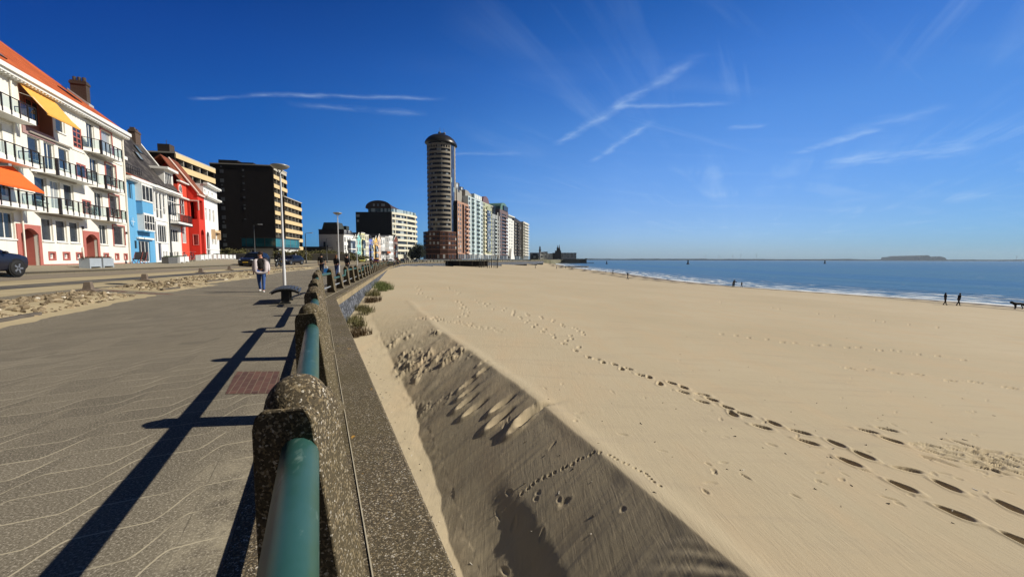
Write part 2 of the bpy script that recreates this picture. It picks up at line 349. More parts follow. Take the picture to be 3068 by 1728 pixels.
def build_beach():
    rng=np.random.default_rng(4)
    nr,nc=860,1180
    iy=np.linspace(.60,1/640,nr)[:,None]; u=np.linspace(-.66,1.75,nc)[None,:]
    Y=1/iy+0*u; X=Y*u
    Z,slip,dis=beach0(X,Y)
    prints=[]
    for i,(x,y) in enumerate(PRINTS):
        prints.append((x,y,math.atan2(-1,.45)+rng.normal(0,.35),.15,.062,.06+.02*rng.random()))
    for pth in PATHS:
        P=np.array(pth); L=np.r_[0,np.cumsum(np.hypot(*np.diff(P,axis=0).T))]; k=0
        for d in np.arange(0,L[-1],.55):
            x=np.interp(d,L,P[:,0]); y=np.interp(d,L,P[:,1]); x2=np.interp(d+.2,L,P[:,0]); y2=np.interp(d+.2,L,P[:,1])
            if x2==x and y2==y: continue
            th=math.atan2(y2-y,x2-x); sd_=(.13 if k%2 else -.13)+rng.normal(0,.04); k+=1
            prints.append((x-math.sin(th)*sd_,y+math.cos(th)*sd_,th+rng.normal(0,.2),.155,.065,.055))
    for pth in PAWS:
        P=np.array(pth); L=np.r_[0,np.cumsum(np.hypot(*np.diff(P,axis=0).T))]
        for d in np.arange(0,L[-1],.075):
            prints.append((np.interp(d,L,P[:,0])+rng.normal(0,.012),np.interp(d,L,P[:,1])+rng.normal(0,.012),rng.random()*6,.028,.022,.022))
    for i in range(170):                                     # faint old prints and pits scattered over the flat
        y=1/rng.uniform(.016,.24); x=y*rng.uniform(-.05,1.5)
        prints.append((x,y,rng.random()*6,.03+.07*rng.random(),.02+.02*rng.random(),.007+.008*rng.random()))
    CH=np.array([(6.17,6.26),(7.43,6.49),(7.9,5.7),(7.5,4.7),(6.49,4.85),(5.75,5.5)])
    for i in range(120):                                     # trampled patch
        w=rng.dirichlet(np.ones(6)*.6); x,y=w@CH
        prints.append((x,y,rng.normal(-.8,.5),.05+.12*rng.random(),.025+.03*rng.random(),.010+.018*rng.random()))
    for i in range(90):
        f=rng.random(); x=np.interp(f,[0,.4,1],[-4.0,-2.6,-.6])+rng.normal(0,.25); y=np.interp(f,[0,.4,1],[17.2,16.7,14.8])+rng.normal(0,.25)
        prints.append((x,y,rng.random()*6,.04+.1*rng.random(),.03+.03*rng.random(),.018+.02*rng.random()))
    yr=Y[:,0]; ur=u[0]
    for (x,y,th,l,w,d) in prints:
        r=2.4*l+.02; i0,i1=np.searchsorted(yr,[y-r,y+r]); i1=min(i1+1,nr); i0=max(i0-1,0)
        j0,j1=np.searchsorted(ur,[(x-r)/y-.02,(x+r)/y+.02])
        if i1-i0<2 or j1-j0<2: continue
        dx=X[i0:i1,j0:j1]-x; dy=Y[i0:i1,j0:j1]-y; c,s_=math.cos(th),math.sin(th)
        e=np.sqrt(((dx*c+dy*s_)/l)**2+((-dx*s_+dy*c)/(w*(1+.2*np.tanh((dx*c+dy*s_)/(l*.5)))))**2)
        Z[i0:i1,j0:j1]+=-d*(1-sst(.55,1.15,e))+d*.2*np.exp(-((e-1.35)/.28)**2)
    for (x,y,k) in SCOOPS:                                   # long strides that slid down the slip face
        s0,a0=sa(x,y); s,a=sa(X,Y); ds=s-s0-.12*(a-a0); da=a-a0
        l=.36*k; w=.13*k
        e=np.sqrt((da/l)**2+(ds/w)**2)
        tail=np.exp(-(ds/(w*.8))**2)*sst(0,.25,da)*sst(l*2.6,l*.6,da)
        Z+=-.085*k*(1-sst(.3,1.1,e))-.03*k*tail+.05*k*np.exp(-((e-1.2)/.25)**2)*sst(.1,-.5,da/l)
    X0=railx(Y)+.60
    keep=(X>X0-.25)&(X<shorex(Y)+7)&(Y<600)
    F=grid_faces(nr,nc); kf=keep.ravel()[F].all(1)
    ds=(shorex(Y)-X)+1.2*(fbm(X*.12,Y*.12,9,3)-.45)
    b=NB('sand'); p=b.pos()
    n1=b.noise(p,.09,5,.6); n2=b.noise(b.mapping(p,(1,.35,1),(0,0,.5)),1.1,4,.6); gr=b.noise(p,160,2,.7)
    col=b.mix(b.ramp(n1,[(.35,0),(.65,1)]),(.415,.345,.232),(.47,.395,.275))
    col=b.mix(b.ramp(n2,[(.45,0),(.75,1)]),col,(.46,.36,.235))
    col=b.mix(b.math('MULTIPLY_ADD',gr,.5,-.1,True),col,(.36,.29,.19))
    sp=b.voro(p,9,'Distance'); col=b.mix(b.math('LESS_THAN',sp,.012*2.2),col,(.10,.08,.06))
    stk=b.noise(b.mapping(p,(.5,3.2,1),(0,0,-.42)),1,5,.65); col=b.mix(b.math('MULTIPLY_ADD',stk,3,-1.55,True),col,(.37,.305,.215)); wet=b.attr('wet'); col=b.mix(wet,col,(.185,.15,.105))
    wr=b.attr('wrack'); wn=b.noise(p,1.6,5,.75)
    col=b.mix(b.math('MULTIPLY',wr,b.math('MULTIPLY_ADD',wn,6,-2.0,True)),col,(.035,.028,.022))
    b.set(col=col,rough=b.math('MULTIPLY_ADD',wet,-.4,.95),spec=.15)
    rp=b.noise(b.mapping(p,(7,1.6,1),(0,0,.45)),1.0,3,.55,.4)
    nb=b.bump(b.math('ADD',b.math('MULTIPLY',gr,.3),b.math('ADD',b.math('MULTIPLY',rp,.7),b.math('MULTIPLY',b.noise(b.mapping(p,(26,3,1),(0,0,.35)),1,2,.6,1.0),.55))),.4,.02)
    wet=sst(7.5,3.0,ds)*.95+0*X; wrack=np.exp(-((ds-13.6)/1.5)**2)+.9*np.exp(-((ds-6.0)/1.0)**2)+.7*np.exp(-((ds-2.6)/.5)**2)
    pm('beach',np.stack([X,Y,Z],-1).reshape(-1,3),F[kf],b.m,True,'structure',{'wet':wet,'wrack':wrack})
def build_sea():
    nr,nc=420,520
    yy=np.r_[1/np.linspace(1/30,1/900,360),np.geomspace(950,9500,60)][:,None]
    tt=np.linspace(0,1,nc)[None,:]
    xs=shorex(yy); X=xs-2.2+ (tt**2.2)*np.maximum(420,yy*1.9) ; Y=yy+0*tt
    sh=X-xs; Z=ZS+0*X
    # low swell lines running in along the shore
    ph=sh+2.5*(fbm(Y*.035,sh*.02,51,3)-.5)
    for (c,w,h) in ((3.2,.7,.10),(8.5,1.0,.16),(15,1.3,.16),(24,2,.14)):
        Z=Z+h*np.exp(-((ph-c)/w)**2)*sst(.35,.6,fbm(Y*.05+c,sh*.03,61,3))
    Z=Z+.03*sst(10,40,sh)*(fbm(X*.35,Y*.22,71,3)-.5)*(Y<500)
    b=NB('sea_water'); p=b.pos(); sh_=b.attr('sh'); ps=b.sep(p)
    sn=b.math('ADD',sh_,b.math('MULTIPLY_ADD',b.noise(b.comb(b.math('MULTIPLY',ps[1],.09),b.math('MULTIPLY',sh_,.12)),1,5,.65),13,-6.5))
    fo=b.ramp(b.math('MULTIPLY',b.math('ADD',sn,2),1/40,None,True),[(0,.6),(.05,1),(.09,.35),(.15,.3),(.19,.12),(.235,.62),(.27,.1),(.40,.38),(.44,.03),(.6,.10),(.66,0)])
    fn=b.noise(b.comb(b.math('MULTIPLY',ps[1],.22),b.math('MULTIPLY',sh_,1.1)),1,5,.7)
    lace=b.math('MULTIPLY_ADD',fn,5.5,-2.35)
    foam=b.math('ADD',b.math('MULTIPLY',fo,1.7),b.math('MULTIPLY',lace,.95)); foam=b.math('MULTIPLY_ADD',foam,1.6,-1.25,True)
    foam=b.math('MULTIPLY',foam,b.math('LESS_THAN',sh_,26))
    cap=b.noise(b.comb(b.math('MULTIPLY',ps[0],.05),b.math('MULTIPLY',ps[1],.11)),2.4,5,.72)
    foam=b.math('MAXIMUM',foam,b.math('MULTIPLY_ADD',cap,20,-13.0,True))
    big=b.noise(b.comb(b.math('MULTIPLY',ps[0],.006),b.math('MULTIPLY',sh_,.02)),1,4,.5)
    deep=b.mix(b.ramp(big,[(.42,0),(.58,1)]),(.010,.066,.115),(.035,.092,.095))
    col=b.mix(b.math('MULTIPLY',sh_,1/45,None,True),(.04,.075,.075),deep)
    col=b.mix(b.math('MULTIPLY',b.math('ADD',sh_,-250),1/500,None,True),col,(.05,.095,.095))
    col=b.mix(foam,col,(.74,.77,.78))
    b.set(col=col,rough=b.math('MULTIPLY_ADD',foam,.5,.28),spec=.28)
    w1=b.noise(b.mapping(p,(.55,.22,1),(0,0,.2)),1,4,.65,.3); w2=b.noise(b.mapping(p,(.08,.03,1),(0,0,.3)),1,3,.5)
    b.bump(b.math('ADD',w1,b.math('MULTIPLY',w2,2.5)),.9,.35)
    pm('sea',np.stack([X,Y,Z],-1).reshape(-1,3),grid_faces(nr,nc),b.m,True,'structure',{'sh':sh})
build_beach(); build_sea()
# ================================================================ promenade, road, pavement
def ribbon(name,q0,q1,y0,y1,dz,m,nq=8,ny=60,kind='structure',thick=0,pw=1):
    yy=(1/np.linspace(1/max(y0+12,1),1/(y1+12),ny)-12)[:,None]; qq=(q0+(q1-q0)*np.linspace(0,1,nq)**pw)[None,:]
    Y=yy+0*qq; X=railx(Y)-qq/.93; Z=gz(X,Y)+dz
    V=np.stack([X,Y,Z],-1).reshape(-1,3); F=grid_faces(ny,nq)
    F=F[:,::-1]
    if thick:                                             # kerb face on the road side (low q)
        n=len(V); e=np.arange(ny)*nq; V=np.r_[V,V[e]-np.array([0,0,thick])]
        F=np.r_[F,np.stack([e[:-1],e[1:],n+np.arange(1,ny),n+np.arange(ny-1)],-1)]
    return pm(name,V,F,m,True,kind)
def ground_mats():
    # wavy interlocking pavers with sand in the joints (s along the wall, a across it)
    b=NB('pavers'); p=b.sep(b.pos())
    dx=b.math('ADD',p[0],.70); dy=b.math('ADD',p[1],-1.29)
    s=b.math('ADD',b.math('MULTIPLY',dx,-.4357),b.math('MULTIPLY',dy,.9001)); a=b.math('ADD',b.math('MULTIPLY',dx,.9001),b.math('MULTIPLY',dy,.4357))
    rowh=.30; colw=.48
    jj=b.math('MULTIPLY_ADD',b.noise(b.pos(),5,2),.016,-.008)
    uu=b.math('DIVIDE',b.math('ADD',b.math('ADD',a,.94),jj),colw); fl=b.math('FLOOR',uu); ff=b.math('MULTIPLY_ADD',b.math('FRACT',uu),1/.38,-.31/.38,True)
    S3=b.math('MULTIPLY',b.math('MULTIPLY',ff,ff),b.math('MULTIPLY_ADD',ff,-2,3)); steep=b.math('MULTIPLY_ADD',b.math('MULTIPLY',ff,b.math('SUBTRACT',1,ff)),6.5,1)
    sr=b.math('SUBTRACT',b.math('DIVIDE',b.math('ADD',s,b.math('MULTIPLY',jj,.6)),rowh),b.math('ADD',fl,S3)); ar=b.math('ADD',b.math('ADD',a,.60),jj)
    d1=b.math('ABSOLUTE',b.math('SUBTRACT',b.math('FRACT',sr),.5)); d1=b.math('DIVIDE',b.math('MULTIPLY',b.math('SUBTRACT',.5,d1),rowh),steep)
    d2=b.math('ABSOLUTE',b.math('SUBTRACT',b.math('FRACT',b.math('DIVIDE',ar,colw)),.5)); d2=b.math('MULTIPLY',b.math('SUBTRACT',.5,d2),colw)
    fill=b.noise(b.pos(),1.3,4,.65); n0=b.noise(b.pos(),.33,4,.6)
    wj=b.math('MULTIPLY_ADD',fill,.016,-.0015)
    k1=b.math('LESS_THAN',d1,b.math('MULTIPLY',wj,.8)); k2=b.math('LESS_THAN',d2,b.math('MULTIPLY',wj,.55))
    far=b.math('MULTIPLY_ADD',p[1],-1/11.,1.15,True)
    brk=b.math('MULTIPLY_ADD',b.noise(b.pos(),1.7,3,.6),6,-2.0,True)
    j=b.math('MULTIPLY',b.math('MULTIPLY',b.math('MAXIMUM',b.math('MULTIPLY',k2,.45),k1),brk),b.math('MULTIPLY_ADD',far,.75,.25))
    gr=b.noise(b.pos(),80,3,.8); pv=b.voro(b.comb(b.math('FLOOR',sr),b.math('FLOOR',b.math('DIVIDE',ar,colw))),1.0,'Color')
    c=b.mix(b.ramp(n0,[(.35,0),(.65,1)]),(.150,.128,.092),(.185,.160,.118))
    c=b.mix(b.math('MULTIPLY',b.math('POWER',b.sep(pv)[0],2),.6),c,(.095,.082,.062)); 
    c=b.mix(b.ramp(gr,[(.53,0),(.66,1)]),c,(.44,.39,.31)); c=b.mix(b.ramp(gr,[(.33,1),(.46,0)]),c,(.055,.047,.036))
    # blown sand settled against the railing and in patches
    sandy=b.math('MULTIPLY',b.math('MULTIPLY_ADD',b.math('ABSOLUTE',b.math('ADD',a,.33)),-2.6,1.25,True),b.math('MULTIPLY_ADD',b.noise(b.pos(),2.6,5,.7),4.2,-1.75,True))
    sandy=b.math('MULTIPLY',sandy,b.math('MULTIPLY_ADD',s,-.35,1.15,True))
    c=b.mix(b.math('MAXIMUM',j,sandy),c,(.44,.385,.275))
    dj=b.math('MULTIPLY',b.math('MAXIMUM',b.math('LESS_THAN',d1,.0045),b.math('LESS_THAN',d2,.0035)),b.math('SUBTRACT',1,b.math('MAXIMUM',j,sandy),None,True)); c=b.mix(b.math('MULTIPLY',dj,.6),c,(.05,.042,.032))
    b.set(col=c,rough=.9,spec=.2); b.bump(b.math('ADD',b.math('MULTIPLY',gr,.35),b.math('MULTIPLY',j,-.5)),.5,.008)
    MATS['pavers']=b.m
    b=NB('road_surface'); p=b.pos(); n=b.noise(b.mapping(p,(1,.12,1),(0,0,.37)),1.1,5,.6); g=b.noise(p,60,2,.7)
    c=b.mix(b.ramp(n,[(.35,0),(.62,1)]),(.33,.265,.155),(.42,.345,.21)); c=b.mix(b.math('MULTIPLY',g,.35),c,(.16,.14,.115))
    b.set(col=c,rough=.9,spec=.2); MATS['road']=b.m
    b=NB('lane'); n=b.noise(b.mapping(b.pos(),(1,.1,1),(0,0,.3)),1.2,4); g=b.noise(b.pos(),50,2,.7); b.set(col=b.mix(b.math('MULTIPLY',g,.5),b.mix(n,(.20,.165,.125),(.25,.21,.155)),(.12,.10,.08)),rough=.9,spec=.2); MATS['lane']=b.m
    b=NB('asphalt'); g=b.noise(b.pos(),70,2,.7); n=b.noise(b.mapping(b.pos(),(1,.1,1),(0,0,.37)),1.5,4)
    b.set(col=b.mix(b.ramp(n,[(.4,0),(.7,1)]),b.mix(g,(.03,.03,.033),(.085,.08,.078)),(.19,.165,.125)),rough=.85,spec=.3); MATS['asphalt']=b.m
    b=NB('footpath_slabs'); p=b.sep(b.pos()); n=b.N.new('ShaderNodeTexBrick'); n.inputs['Scale'].default_value=1; n.inputs['Brick Width'].default_value=.3; n.inputs['Row Height'].default_value=.3; n.inputs['Mortar Size'].default_value=.008
    b.inp(n,'Vector',b.pos()); b.inp(n,'Color1',(.23,.20,.14)); b.inp(n,'Color2',(.26,.225,.16)); b.inp(n,'Mortar',(.17,.15,.12))
    b.set(col=b.mix(b.math('MULTIPLY',b.noise(b.pos(),.6,4),.4),n.outputs[0],(.36,.31,.225)),rough=.9,spec=.2); MATS['slabs']=b.m
    b=NB('worn_ground'); n=b.noise(b.pos(),.12,4,.6); g=b.noise(b.pos(),1.4,4,.7)
    b.set(col=b.mix(b.ramp(n,[(.4,0),(.6,1)]),b.mix(g,(.20,.18,.14),(.27,.24,.18)),(.14,.13,.10)),rough=.95,spec=.1); MATS['land']=b.m
ground_mats()
ribbon('ground',8.9,420,-7,900,-.012,MATS['land'],nq=170,ny=220,pw=2.3)
ribbon('promenade',.30,9.25,-7,900,0,MATS['pavers'],nq=28,ny=220)
ribbon('road',9.2,13.75,-4,330,.004,MATS['road'],nq=14,ny=220)
ribbon('road_dark_lane',10.35,11.15,-4,120,.012,MATS['asphalt'],nq=4,ny=160)
ribbon('road_far_lane',12.3,13.74,-4,200,.012,MATS['lane'],nq=4,ny=100)
ribbon('footpath',13.75,19.6,-4,150,.11,MATS['slabs'],nq=8,ny=110,thick=.13)
# red band of bricks across the promenade
def cross_band():
    m=brick('red_pavers',(.17,.065,.05),(.24,.105,.075),(.33,.28,.2),.2,.065,.01)
    d=np.array([.985,-.17]); n=np.array([.17,.985])
    P=[]; 
    for t in np.linspace(-16.8,-9.3,16):
        for w in (-.09,.09):
            x=t; y=15.4-.17*(t+13.0)+w; P.append((x,y,float(gz(x,y))+.005))
    i=np.arange(15)*2
    pm('brick_band',np.array(P),np.stack([i,i+2,i+3,i+1],-1),m,False,'structure')
    P=[(-3.42,4.86,.004),(-2.97,4.04,.004),(-2.44,4.06,.004),(-2.89,4.88,.004)]
    b=NB('brick_patch'); p=b.pos(); k=b.N.new('ShaderNodeTexBrick'); b.inp(k,'Vector',b.mapping(p,(1,1,1),(0,0,R(-25)))); b.inp(k,'Scale',1.)
    v=b.sep(p); s=b.math('ADD',b.math('MULTIPLY',v[0],-.4357),b.math('MULTIPLY',v[1],.9001)); a=b.math('ADD',b.math('MULTIPLY',v[0],.9001),b.math('MULTIPLY',v[1],.4357))
    b.inp(k,'Vector',b.comb(s,a)); b.inp(k,'Brick Width',.2); b.inp(k,'Row Height',.068); b.inp(k,'Mortar Size',.004); b.inp(k,'Color1',(.075,.030,.022)); b.inp(k,'Color2',(.14,.06,.042)); b.inp(k,'Mortar',(.20,.155,.105))
    b.set(col=b.mix(b.math('MULTIPLY',b.noise(p,14,3),.45),k.outputs[0],(.07,.04,.035)),rough=.9)
    pm('brick_patch',np.array(P),np.array([[0,1,2,3]]),b.m,False,'structure')
cross_band()
# ================================================================ sea wall and railing
def poly_at(P,s):
    """point, unit direction at arclength s of polyline P"""
    for i in range(len(P)-1):
        a=Vector(P[i]); b=Vector(P[i+1]); l=(b-a).length
        if s<=l or i==len(P)-2: d=(b-a)/l; return a+d*s,d
        s-=l
def mitred(P):
    out=[]
    for i,p in enumerate(P):
        p=Vector(p); d0=(p-Vector(P[i-1])).normalized() if i else None; d1=(Vector(P[i+1])-p).normalized() if i<len(P)-1 else None
        if d0 is None: d0=d1
        if d1 is None: d1=d0
        m=(d0+d1).normalized(); r=Vector((m.y,-m.x))/max(.5,m.dot(d0)); out.append((p,r))
    return out
def sweep(mb,P,prof,closed=True,zf=None,sub=1):
    Q=[]
    M=mitred(P)
    for i in range(len(M)-1):
        for k in range(sub): t=k/sub; Q.append((M[i][0].lerp(M[i+1][0],t),M[i][1].lerp(M[i+1][1],t)))
    Q.append(M[-1]); n=len(prof); vs=[]
    for p,r in Q:
        for a,z in prof: vs.append((p.x+r.x*a,p.y+r.y*a,z))
    fs=[]
    for i in range(len(Q)-1):
        for k in range(n if closed else n-1): k2=(k+1)%n; fs.append((i*n+k,(i+1)*n+k,(i+1)*n+k2,i*n+k2))
    mb.add(vs,fs)
    if closed: mb.add(vs[:n],[tuple(range(n))]); mb.add(vs[-n:],[tuple(range(n))[::-1]])
    return mb
def wall_mats():
    b=NB('exposed_aggregate'); p=b.pos()
    v1=b.voro(p,150,'Color'); v2=b.voro(p,110,'Color'); e=b.voro(p,150,'Distance')
    r=b.sep(v1)[0]; r2=b.sep(v2)[0]
    peb=b.ramp(r,[(0,(.022,.018,.012)),(.3,(.055,.042,.027)),(.5,(.12,.09,.055)),(.68,(.22,.165,.09)),(.86,(.33,.27,.18)),(.95,(.46,.40,.31)),(1,(.66,.62,.55))])
    c=b.mix(b.math('MULTIPLY',b.math('GREATER_THAN',r2,.35),.85),(.075,.060,.040),peb)
    n=b.noise(p,.8,5,.65); c=b.mix(b.math('MULTIPLY_ADD',n,2.6,-1.05,True),c,(.085,.068,.032))
    m=b.noise(p,2.3,4,.6); c=b.mix(b.math('MULTIPLY_ADD',m,3,-1.75,True),c,(.12,.10,.035))
    ol=b.noise(p,7,3,.6); c=b.mix(b.math('MULTIPLY_ADD',ol,14,-10.0,True),c,(.50,.26,.035))
    b.set(col=c,rough=.9,spec=.25); b.bump(b.math('SUBTRACT',1,e),.4,.003); MATS['aggregate']=b.m
    b=NB('weathered_concrete'); p=b.pos(); n=b.noise(p,1.2,5,.7); g=b.noise(p,30,3,.7)
    c=b.mix(b.ramp(n,[(.35,0),(.65,1)]),(.33,.265,.16),(.22,.175,.11)); c=b.mix(b.math('MULTIPLY_ADD',g,2,-.9,True),c,(.12,.10,.07))
    b.set(col=c,rough=.9,spec=.2); b.bump(g,.4,.01); MATS['wconc']=b.m
    b=NB('basalt_blocks'); p=b.mapping(b.pos(),(1,1,1.15)); d=b.voro(p,3.3,'Distance','DISTANCE_TO_EDGE'); cc=b.sep(b.voro(p,3.3,'Color'))[0]
    c=b.mix(cc,(.04,.045,.055),(.14,.15,.175)); c=b.mix(b.ramp(d,[(0,1),(.07,0)]),c,(.025,.025,.027)); c=b.mix(b.math('MULTIPLY_ADD',b.noise(p,16,3),2,-1.05,True),c,(.24,.25,.27))
    b.set(col=c,rough=.8,spec=.3); b.bump(b.ramp(d,[(0,0),(.15,1)]),.9,.05); MATS['basalt']=b.m
    b=NB('green_paint'); v=b.pos(); n=b.noise(b.mapping(v,(1,1,1)),5,5,.7); sc=b.noise(b.mapping(v,(30,8,30),(0,0,R(25))),1,4,.7)
    c=b.mix(b.ramp(n,[(.35,0),(.65,1)]),(.018,.070,.048),(.028,.088,.082)); c=b.mix(b.math('MULTIPLY_ADD',sc,4,-2.35,True),c,(.20,.28,.25))
    b.set(col=c,rough=b.math('MULTIPLY_ADD',n,.3,.25),spec=.5); MATS['green']=b.m
    plain('galvanised',(.52,.54,.54),.4,.1,6,metal=.6)
wall_mats()
def build_wall():
    P=RAIL[:-1]
    t=thing('sea_wall','long sea wall with pebbly concrete coping and a dark basalt face above the beach','sea wall',(P[0][0],P[0][1],0))
    def part(name,prof,m,closed=True,sub=1):
        mb=MB(); sweep(mb,P,prof,closed,sub=sub); mb.v=[(x-P[0][0],y-P[0][1],z) for x,y,z in mb.v]; return mb.build(name,m,t)
    part('coping',[(-.36,-.25),(-.36,.012),(.10,.028),(.56,.024),(.58,.0),(.58,-.06),(-.2,-.06)],MATS['aggregate'])
    part('cap_face',[(.575,-.06),(.575,-.31),(.52,-.35),(.3,-.35),(.3,-.06)],MATS['wconc'])
    part('stone_facing',[(.50,-.34),(.50,-.42),(1.02,-2.9),(.2,-2.9),(.2,-.34)],MATS['basalt'])
    part('joint',[(.238,.02),(.238,.033),(.244,.033),(.244,.02)],plain('pale_mortar',(.42,.37,.27),.9,.15,9))
    return t
def post_mesh(h):
    """tapering concrete post with a raised block each side for the pipes and a domed head (x along the wall, y landward)"""
    k=h/.92; mb=MB(); T=.108
    body=[(.098,-.02),(.098,.86*k),(.088,.895*k),(.068,.915*k),(-.062,.925*k),(-.082,.88*k),(-.185,.09),(-.215,.065),(-.225,-.02)]
    mb.prism(body,-T,T,'x')
    # dome: squashed super-ellipsoid
    n,m=20,8; vs=[]; fs=[]
    for i in range(m+1):
        f=math.pi/2*i/m; r=math.cos(f)**.9; z=math.sin(f)
        for j in range(n):
            w=2*math.pi*j/n; c_,s_=math.cos(w),math.sin(w)
            vs.append((.100*r*math.copysign(abs(c_)**.9,c_),.006+.096*r*math.copysign(abs(s_)**.9,s_),.882*k+.115*z))
    for i in range(m):
        for j in range(n): fs.append((i*n+j,i*n+(j+1)%n,(i+1)*n+(j+1)%n,(i+1)*n+j))
    mb.add(vs,fs,True)
    me=bpy.data.meshes.new('post'); me.from_pydata(mb.v,[],mb.f); me.polygons.foreach_set('use_smooth',mb.sm); me.materials.append(MATS['aggregate']); me.update(); return me
POST={}
def railing(label,s0,s1,step,koff,detail=True):
    P=[Vector(p) for p in RAIL[:-1]]
    o0,_=poly_at(P,s0); t=thing('railing',label,'railing',(o0.x,o0.y,0),0,'green pipe railing along the sea wall')
    if not POST: POST['hi']=post_mesh(.92); POST['lo']=post_mesh(.66)
    path=[]; low=[]; s=s0; k=koff
    while s<=s1:
        p,d=poly_at(P,s); isl=(k%4==0 and k>0)
        o=link('post',POST['lo' if isl else 'hi'],t,(p.x-o0.x,p.y-o0.y,float(.022)),.006 if s<25 else 0); o.rotation_euler=(0,0,R(95) if p.y<75 else math.atan2(d.y,d.x))      # the fins stand square to the light, skewed to the wall
        if isl:
            for ds,z in ((-step+.32,.80),(-step+.42,.78),(-step+.46,.58),(-step+.56,.56),(step-.56,.56),(step-.46,.58),(step-.42,.78),(step-.32,.80)): path.append((s+ds,z))
        s+=step; k+=1
    path=sorted([(s0-.3,.80)]+[q for q in path if s0<q[0]<s1]+[(s1,.80)])
    L=0; corners=[]
    for i in range(len(P)-1):
        L+=(P[i+1]-P[i]).length
        if s0<L<s1: corners.append(L)
    for L in corners:
        zz=np.interp(L,[a for a,_ in path],[b for _,b in path]); path.append((L,float(zz)))
    path.sort()
    def pts(pp): return [((lambda q: (q.x-o0.x,q.y-o0.y,z))(poly_at(P,a)[0])) for a,z in pp]
    n=14 if detail else 6
    MB().tube(pts(path),.054,n).build('top_rail',MATS['green'],t)
    low=sorted([(s0-.3,.27),(s1,.27)]+[(L,.27) for L in corners])
    MB().tube(pts(low),.027,n).build('lower_rail',MATS['galvanised'],t)
    return t
def build_railings():
    P=[Vector(p) for p in RAIL[:-1]]
    base=(Vector((-.70,1.29))-P[0]).length
    st=2.38
    railing('green pipe railing between domed concrete posts nearest the camera, beside the paved promenade',base-3*st,base+5*st+.3,st,-3)
    sB=base+6*st; nB=23
    railing('railing stretch above the basalt wall face, dipping at its short posts',sB,sB+nB*st+.2,st,6)
    sC=sB+(nB+1)*st; nC=40
    railing('distant railing stretch in front of the row of colourful houses',sC,sC+nC*st,st,30,False)
    sD=sC+(nC+1)*st
    railing('farthest railing stretch along the wall below the towers',sD,sum((P[i+1]-P[i]).length for i in range(len(P)-1))-1,3.9,1001,False)
build_wall(); build_railings()
# ================================================================ building helpers
def facade(mb,x0,x1,z0,z1,ops,depth=.16,y=0.0):
    """wall plane at y (outside is -y) with real openings and reveals"""
    xs=sorted({x0,x1,*[v for o in ops for v in o[:2] if x0<v<x1]}); zs=sorted({z0,z1,*[v for o in ops for v in o[2:4] if z0<v<z1]})
    for i in range(len(xs)-1):
        zr=None
        for j in range(len(zs)-1):
            cx,cz=(xs[i]+xs[i+1])/2,(zs[j]+zs[j+1])/2
            hole=any(o[0]<cx<o[1] and o[2]<cz<o[3] for o in ops)
            if not hole and zr is None: zr=zs[j]
            if hole and zr is not None: mb.quad((xs[i],y,zr),(xs[i+1],y,zr),(xs[i+1],y,zs[j]),(xs[i],y,zs[j])); zr=None
        if zr is not None: mb.quad((xs[i],y,zr),(xs[i+1],y,zr),(xs[i+1],y,z1),(xs[i],y,z1))
    for a,b,c,d in [o[:4] for o in ops]:
        e=y+depth
        mb.quad((a,y,c),(a,e,c),(a,e,d),(a,y,d)); mb.quad((b,e,c),(b,y,c),(b,y,d),(b,e,d))
        mb.quad((a,y,c),(b,y,c),(b,e,c),(a,e,c)); mb.quad((a,e,d),(b,e,d),(b,y,d),(a,y,d))
def shell(mb,x0,x1,z0,z1,D,ops=(),depth=.16,top=True,y=0.0):
    facade(mb,x0,x1,z0,z1,list(ops),depth,y); D+=y
    mb.quad((x1,y,z0),(x1,D,z0),(x1,D,z1),(x1,y,z1)); mb.quad((x0,D,z0),(x0,y,z0),(x0,y,z1),(x0,D,z1))
    mb.quad((x1,D,z0),(x0,D,z0),(x0,D,z1),(x1,D,z1))
    if top: mb.quad((x0,y,z1),(x1,y,z1),(x1,D,z1),(x0,D,z1))
    return mb
WC={}
def win(parent,x0,x1,z0,z1,y,fm,pmat,nx=1,nz=1,fw=.06,name='window',dz=0.0,rail=None,sill=None):
    """window = frame part with a glass pane sub-part, set at depth y in its opening"""
    w,h=x1-x0,z1-z0; key=(round(w,2),round(h,2),nx,nz,round(fw,3),fm.name,pmat.name,rail)
    if key not in WC:
        mb=MB(); t=.05
        mb.box(0,fw,0,t,0,h); mb.box(w-fw,w,0,t,0,h); mb.box(fw,w-fw,0,t,0,fw); mb.box(fw,w-fw,0,t,h-fw,h)
        for i in range(1,nx): c=w*i/nx; mb.box(c-fw*.45,c+fw*.45,.004,t-.004,fw,h-fw)
        hz=[h*i/nz for i in range(1,nz)] if rail is None else [h*rail]
        for c in hz: mb.box(fw,w-fw,.008,t-.008,c-fw*.4,c+fw*.4)
        me=bpy.data.meshes.new(name); me.from_pydata(mb.v,[],mb.f); me.materials.append(fm); me.update()
        pb=MB().box(fw*.5,w-fw*.5,t*.5,t*.5+.012,fw*.5,h-fw*.5); mp=bpy.data.meshes.new('pane'); mp.from_pydata(pb.v,[],pb.f); mp.materials.append(pmat); mp.update()
        WC[key]=(me,mp)
    me,mp=WC[key]
    f=link(name,me,parent,(x0,y,z0-dz)); link('pane',mp,f)
    if sill is not None: MB().box(-.05,w+.05,-y-.07,.0,-.075,-.0).build('sill',sill,f)
    return f
def place(name,label,cat,P0,d,zb,group=None):
    d=Vector(d).normalized(); return thing(name,label,cat,(P0[0],P0[1],zb),math.atan2(d.y,d.x),group)
